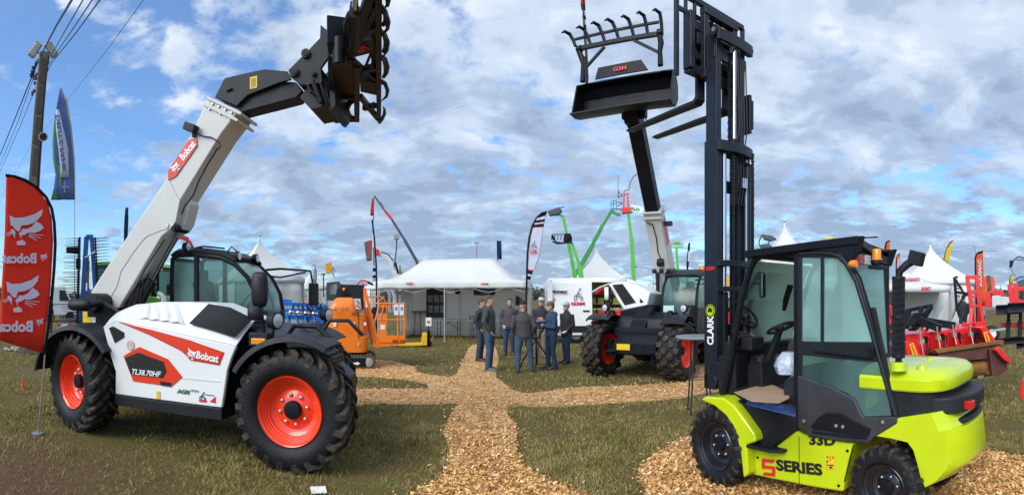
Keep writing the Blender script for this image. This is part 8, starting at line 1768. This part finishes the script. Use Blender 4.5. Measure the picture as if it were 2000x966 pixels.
def chipper():
    d = 19; fr = face_frame(1930, d); T = fr.T; root = thing('wood_chipper', 'red and white trailer wood chipper with an orange chute behind the tall red frame', 'chipper', fr.o, fr.rz)
    b = MB(); b.prism([T(1916, 584), T(1922, 572), T(1934, 573), T(1937, 585), T(1935, 600), T(1918, 600)], (0, .9, 0)); b.prism([T(1925, 572), T(1935, 567), T(1956, 565), T(1963, 575), T(1955, 578), T(1935, 574)], (0, .9, 0)); b.build('red_hopper', REDP, root, bevel=.02)
    b = MB(); b.prism([T(1937, 577), T(1955, 576), T(1955, 600), T(1938, 600)], (0, 1.0, 0)); b.prism([T(1955, 578), T(1972, 580), T(1972, 594), T(1955, 598)], (0, .9, 0)); eo = b.build('engine_cover', mat('chipper_white', (.55, .56, .54), .5, 0, .1), root, bevel=.02)
    b = MB(); b.bar(T(1916, 602), T(1975, 602), .10); b.build('chassis', mat('beam_grey', (.16, .17, .17), .5), root)
    b = MB(); c = T(1937, 610, -.05); b.lathe([(.001, -.02), (.16, -.04), (.28, 0), (.30, .04), (.30, .2), (.001, .2)], c=(c.x, -.1, .30), n=24); w = b.build('wheel', RUB, root); b = MB(); b.lathe([(.001, -.03), (.17, -.05)], c=(c.x, -.1, .30), n=20); b.build('rim', PAPER, w)
    b = MB(); b.prism([T(1918, 572, .5), T(1918, 540, .5), T(1932, 540, .5), T(1934, 572, .5)], (0, .6, 0)); b.build('chute', mat('chute_orange', (.62, .09, .03), .4), root, bevel=.01)
    b = MB(); b.prism([T(1926, 538, .5), T(1934, 537, .5), T(1938, 571, .5), T(1928, 571, .5)], (0, .5, 0)); b.build('dark_guard', CRG, root); b = MB(); b.prism([T(1932, 537, .6), T(1940, 540, .6), T(1944, 552, .6), T(1942, 570, .6), T(1937, 570, .6)], (0, .5, 0)); b.build('orange_hood', MATS['chute_orange'], root, bevel=.02)
chipper()
def plough():
    d = 9.0; fr = face_frame(1990, d); T = fr.T; root = thing('plough', 'red reversible plough with dark curved boards at the right edge', 'plough', fr.o, fr.rz)
    b = MB(); b.bar(T(1955, 634), T(2020, 634), .09); b.bar(T(1972, 555), T(1978, 600), .09); b.bar(T(1983, 552), T(1986, 600), .09); b.bar(T(1972, 566), T(2010, 562), .07); b.prism([T(1976, 578), T(2005, 590), T(2010, 600), T(1976, 600)], (0, .2, 0)); b.prism([T(1986, 628), T(2010, 626), T(2010, 648), T(1992, 645)], (0, .1, 0)); b.build('frame', REDP, root, bevel=.008)
    for k, (x, y) in enumerate(((1945, 600), (1968, 596))):
        b = MB(); g = []
        for i in range(7):
            t = i/6; g.append([T(x+t*50, y-4-2*t+j*3.5+6*sin(j*.5)*(1-t)*.3, -.3+.10*sin(j*.9)+t*.2-k*.1) for j in range(6)])
        b.sheet(g); b.build('mouldboard', DRK, root, solid=.012)
    for k, (x, y) in enumerate(((1949, 662), (1985, 668))):
        b = MB(); g = []
        for i in range(7):
            t = i/6; g.append([T(x+t*52, y-5*sin(pi*t*.6)+j*3.2, -.3+.10*sin(j*.9)) for j in range(5)])
        b.sheet(g); b.build('mouldboard', DRK, root, solid=.012)
    for x in (1972, 1995): b = MB(); b.bar(T(x-2, 600, -.1), T(x-2, 625, -.1), .06); b.bar(T(x-2, 625, -.1), T(x-4, 662, -.2), .07); b.build('plough_leg', BLK, root, bevel=.006)
    b = MB(); b.prism([T(1985, 550, .3), T(1998, 545, .3), T(2010, 545, .3), T(2010, 575, .3), T(1990, 565, .3)], (0, .1, 0)); b.bar(T(1988, 556, .2), T(2003, 585, .2), .06); b.build('headstock', CRG, root)
plough()
b = MB(); fr = face_frame(1995, 5.0); b.prism([fr.T(1995, 742), fr.T(2010, 735), fr.T(2015, 800), fr.T(2005, 800), fr.T(1992, 772)], (0, .05, 0)); t = thing('red_implement', 'corner of a bright red implement cut off by the right edge', 'machine', fr.o, fr.rz); b.build('panel', REDP, t, bevel=.01)
b = MB(); b.bar(fr.T(2012, 795), Vector((fr.T(2012, 795).x, 0, 0)), .05); b.build('foot', BLK, t)
booms('grapple_crane', 'dark log grapple on a thin jointed arm at the far right sky', 'crane', 22, [('arm', CRG, [([(1977, 511), (1988, 501), (2006, 505)], 3), ([(1985, 507), (2006, 508)], 2), ([(2004, 506), (2020, 590)], 5)]), ('grapple', BLK, [([(1972, 508), (1980, 509), (1977, 520), (1971, 522)], 'poly')]), ('cable', BLK, [([(1973, 523), (1983, 539)], 1)])])
booms('blue_implement', 'blue and dark implement frame behind the plough at the right edge', 'machine', 17, [('frame', mat('rake_blue', (.012, .10, .36), .35), [([(1980, 548), (1992, 541), (2005, 540)], 4), ([(1986, 548), (1990, 560)], 3)])])
booms('radio_mast', 'thin dark mast with cross wires in the right sky', 'mast', 70, [('mast', CRG, [([(1905, 492), (1903, 480), (1901, 478)], .8), ([(1905, 492), (1906, 580)], 1)]), ('arm', CRG, [([(1922, 490.5), (1950, 490)], .6)])])
b = MB(); b.tube([D(1720, 505, 60), D(1860, 492, 62), D(1930, 480, 66), D(2030, 462, 72)], .013, 5); tag(b.build('overhead_cable', CAB), 'far thin cable crossing the sky at the right', 'cable', 'overhead cables')
# flower tub beside the lettered marquee
t = thing('planter', 'dark wooden barrel planter at the right corner of the lettered marquee', 'planter', D(1851, HOR, 14.5)-Vector((0, 0, EYE))); b = MB(); b.lathe([(.001, 0), (.2, 0), (.25, .18), (.26, .30), (.23, .31), (.001, .28)], axis='Z', n=20); b.build('tub', mat('tub_wood', (.08, .05, .03), .8, 0, .3), t)
# ================================================================== far treeline and haze of stands on the horizon
def treeline():
    m, N, L = nodemat('far_foliage'); b_ = N['Principled BSDF']; b_.inputs['Roughness'].default_value = 1; g = N.new('ShaderNodeNewGeometry')
    L.new(cramp(N, L, g.outputs['Random Per Island'], [(0, (.05, .065, .055)), (.6, (.08, .09, .07)), (1, (.12, .115, .085))]), b_.inputs['Base Color'])
    n = 26000; th = RS.uniform(-1.5, 1.5, n); d = 300+RS.uniform(-25, 25, n); H = 5.5+1.5*np.sin(th*9)+1.2*np.sin(th*31+1)+.8*np.sin(th*83); z = RS.uniform(0, 1, n)**.8*H
    c = np.stack([np.sin(th)*d, np.cos(th)*d, z], 1); s = RS.uniform(.5, 1.3, n); v = []
    for k in range(3): v.append(c+RS.normal(0, 1, (n, 3))*s[:, None])
    scatter('distant_trees', m, None, np.stack(v, 1), [(0, 1, 2)], 'dark line of distant trees along the horizon')
treeline()
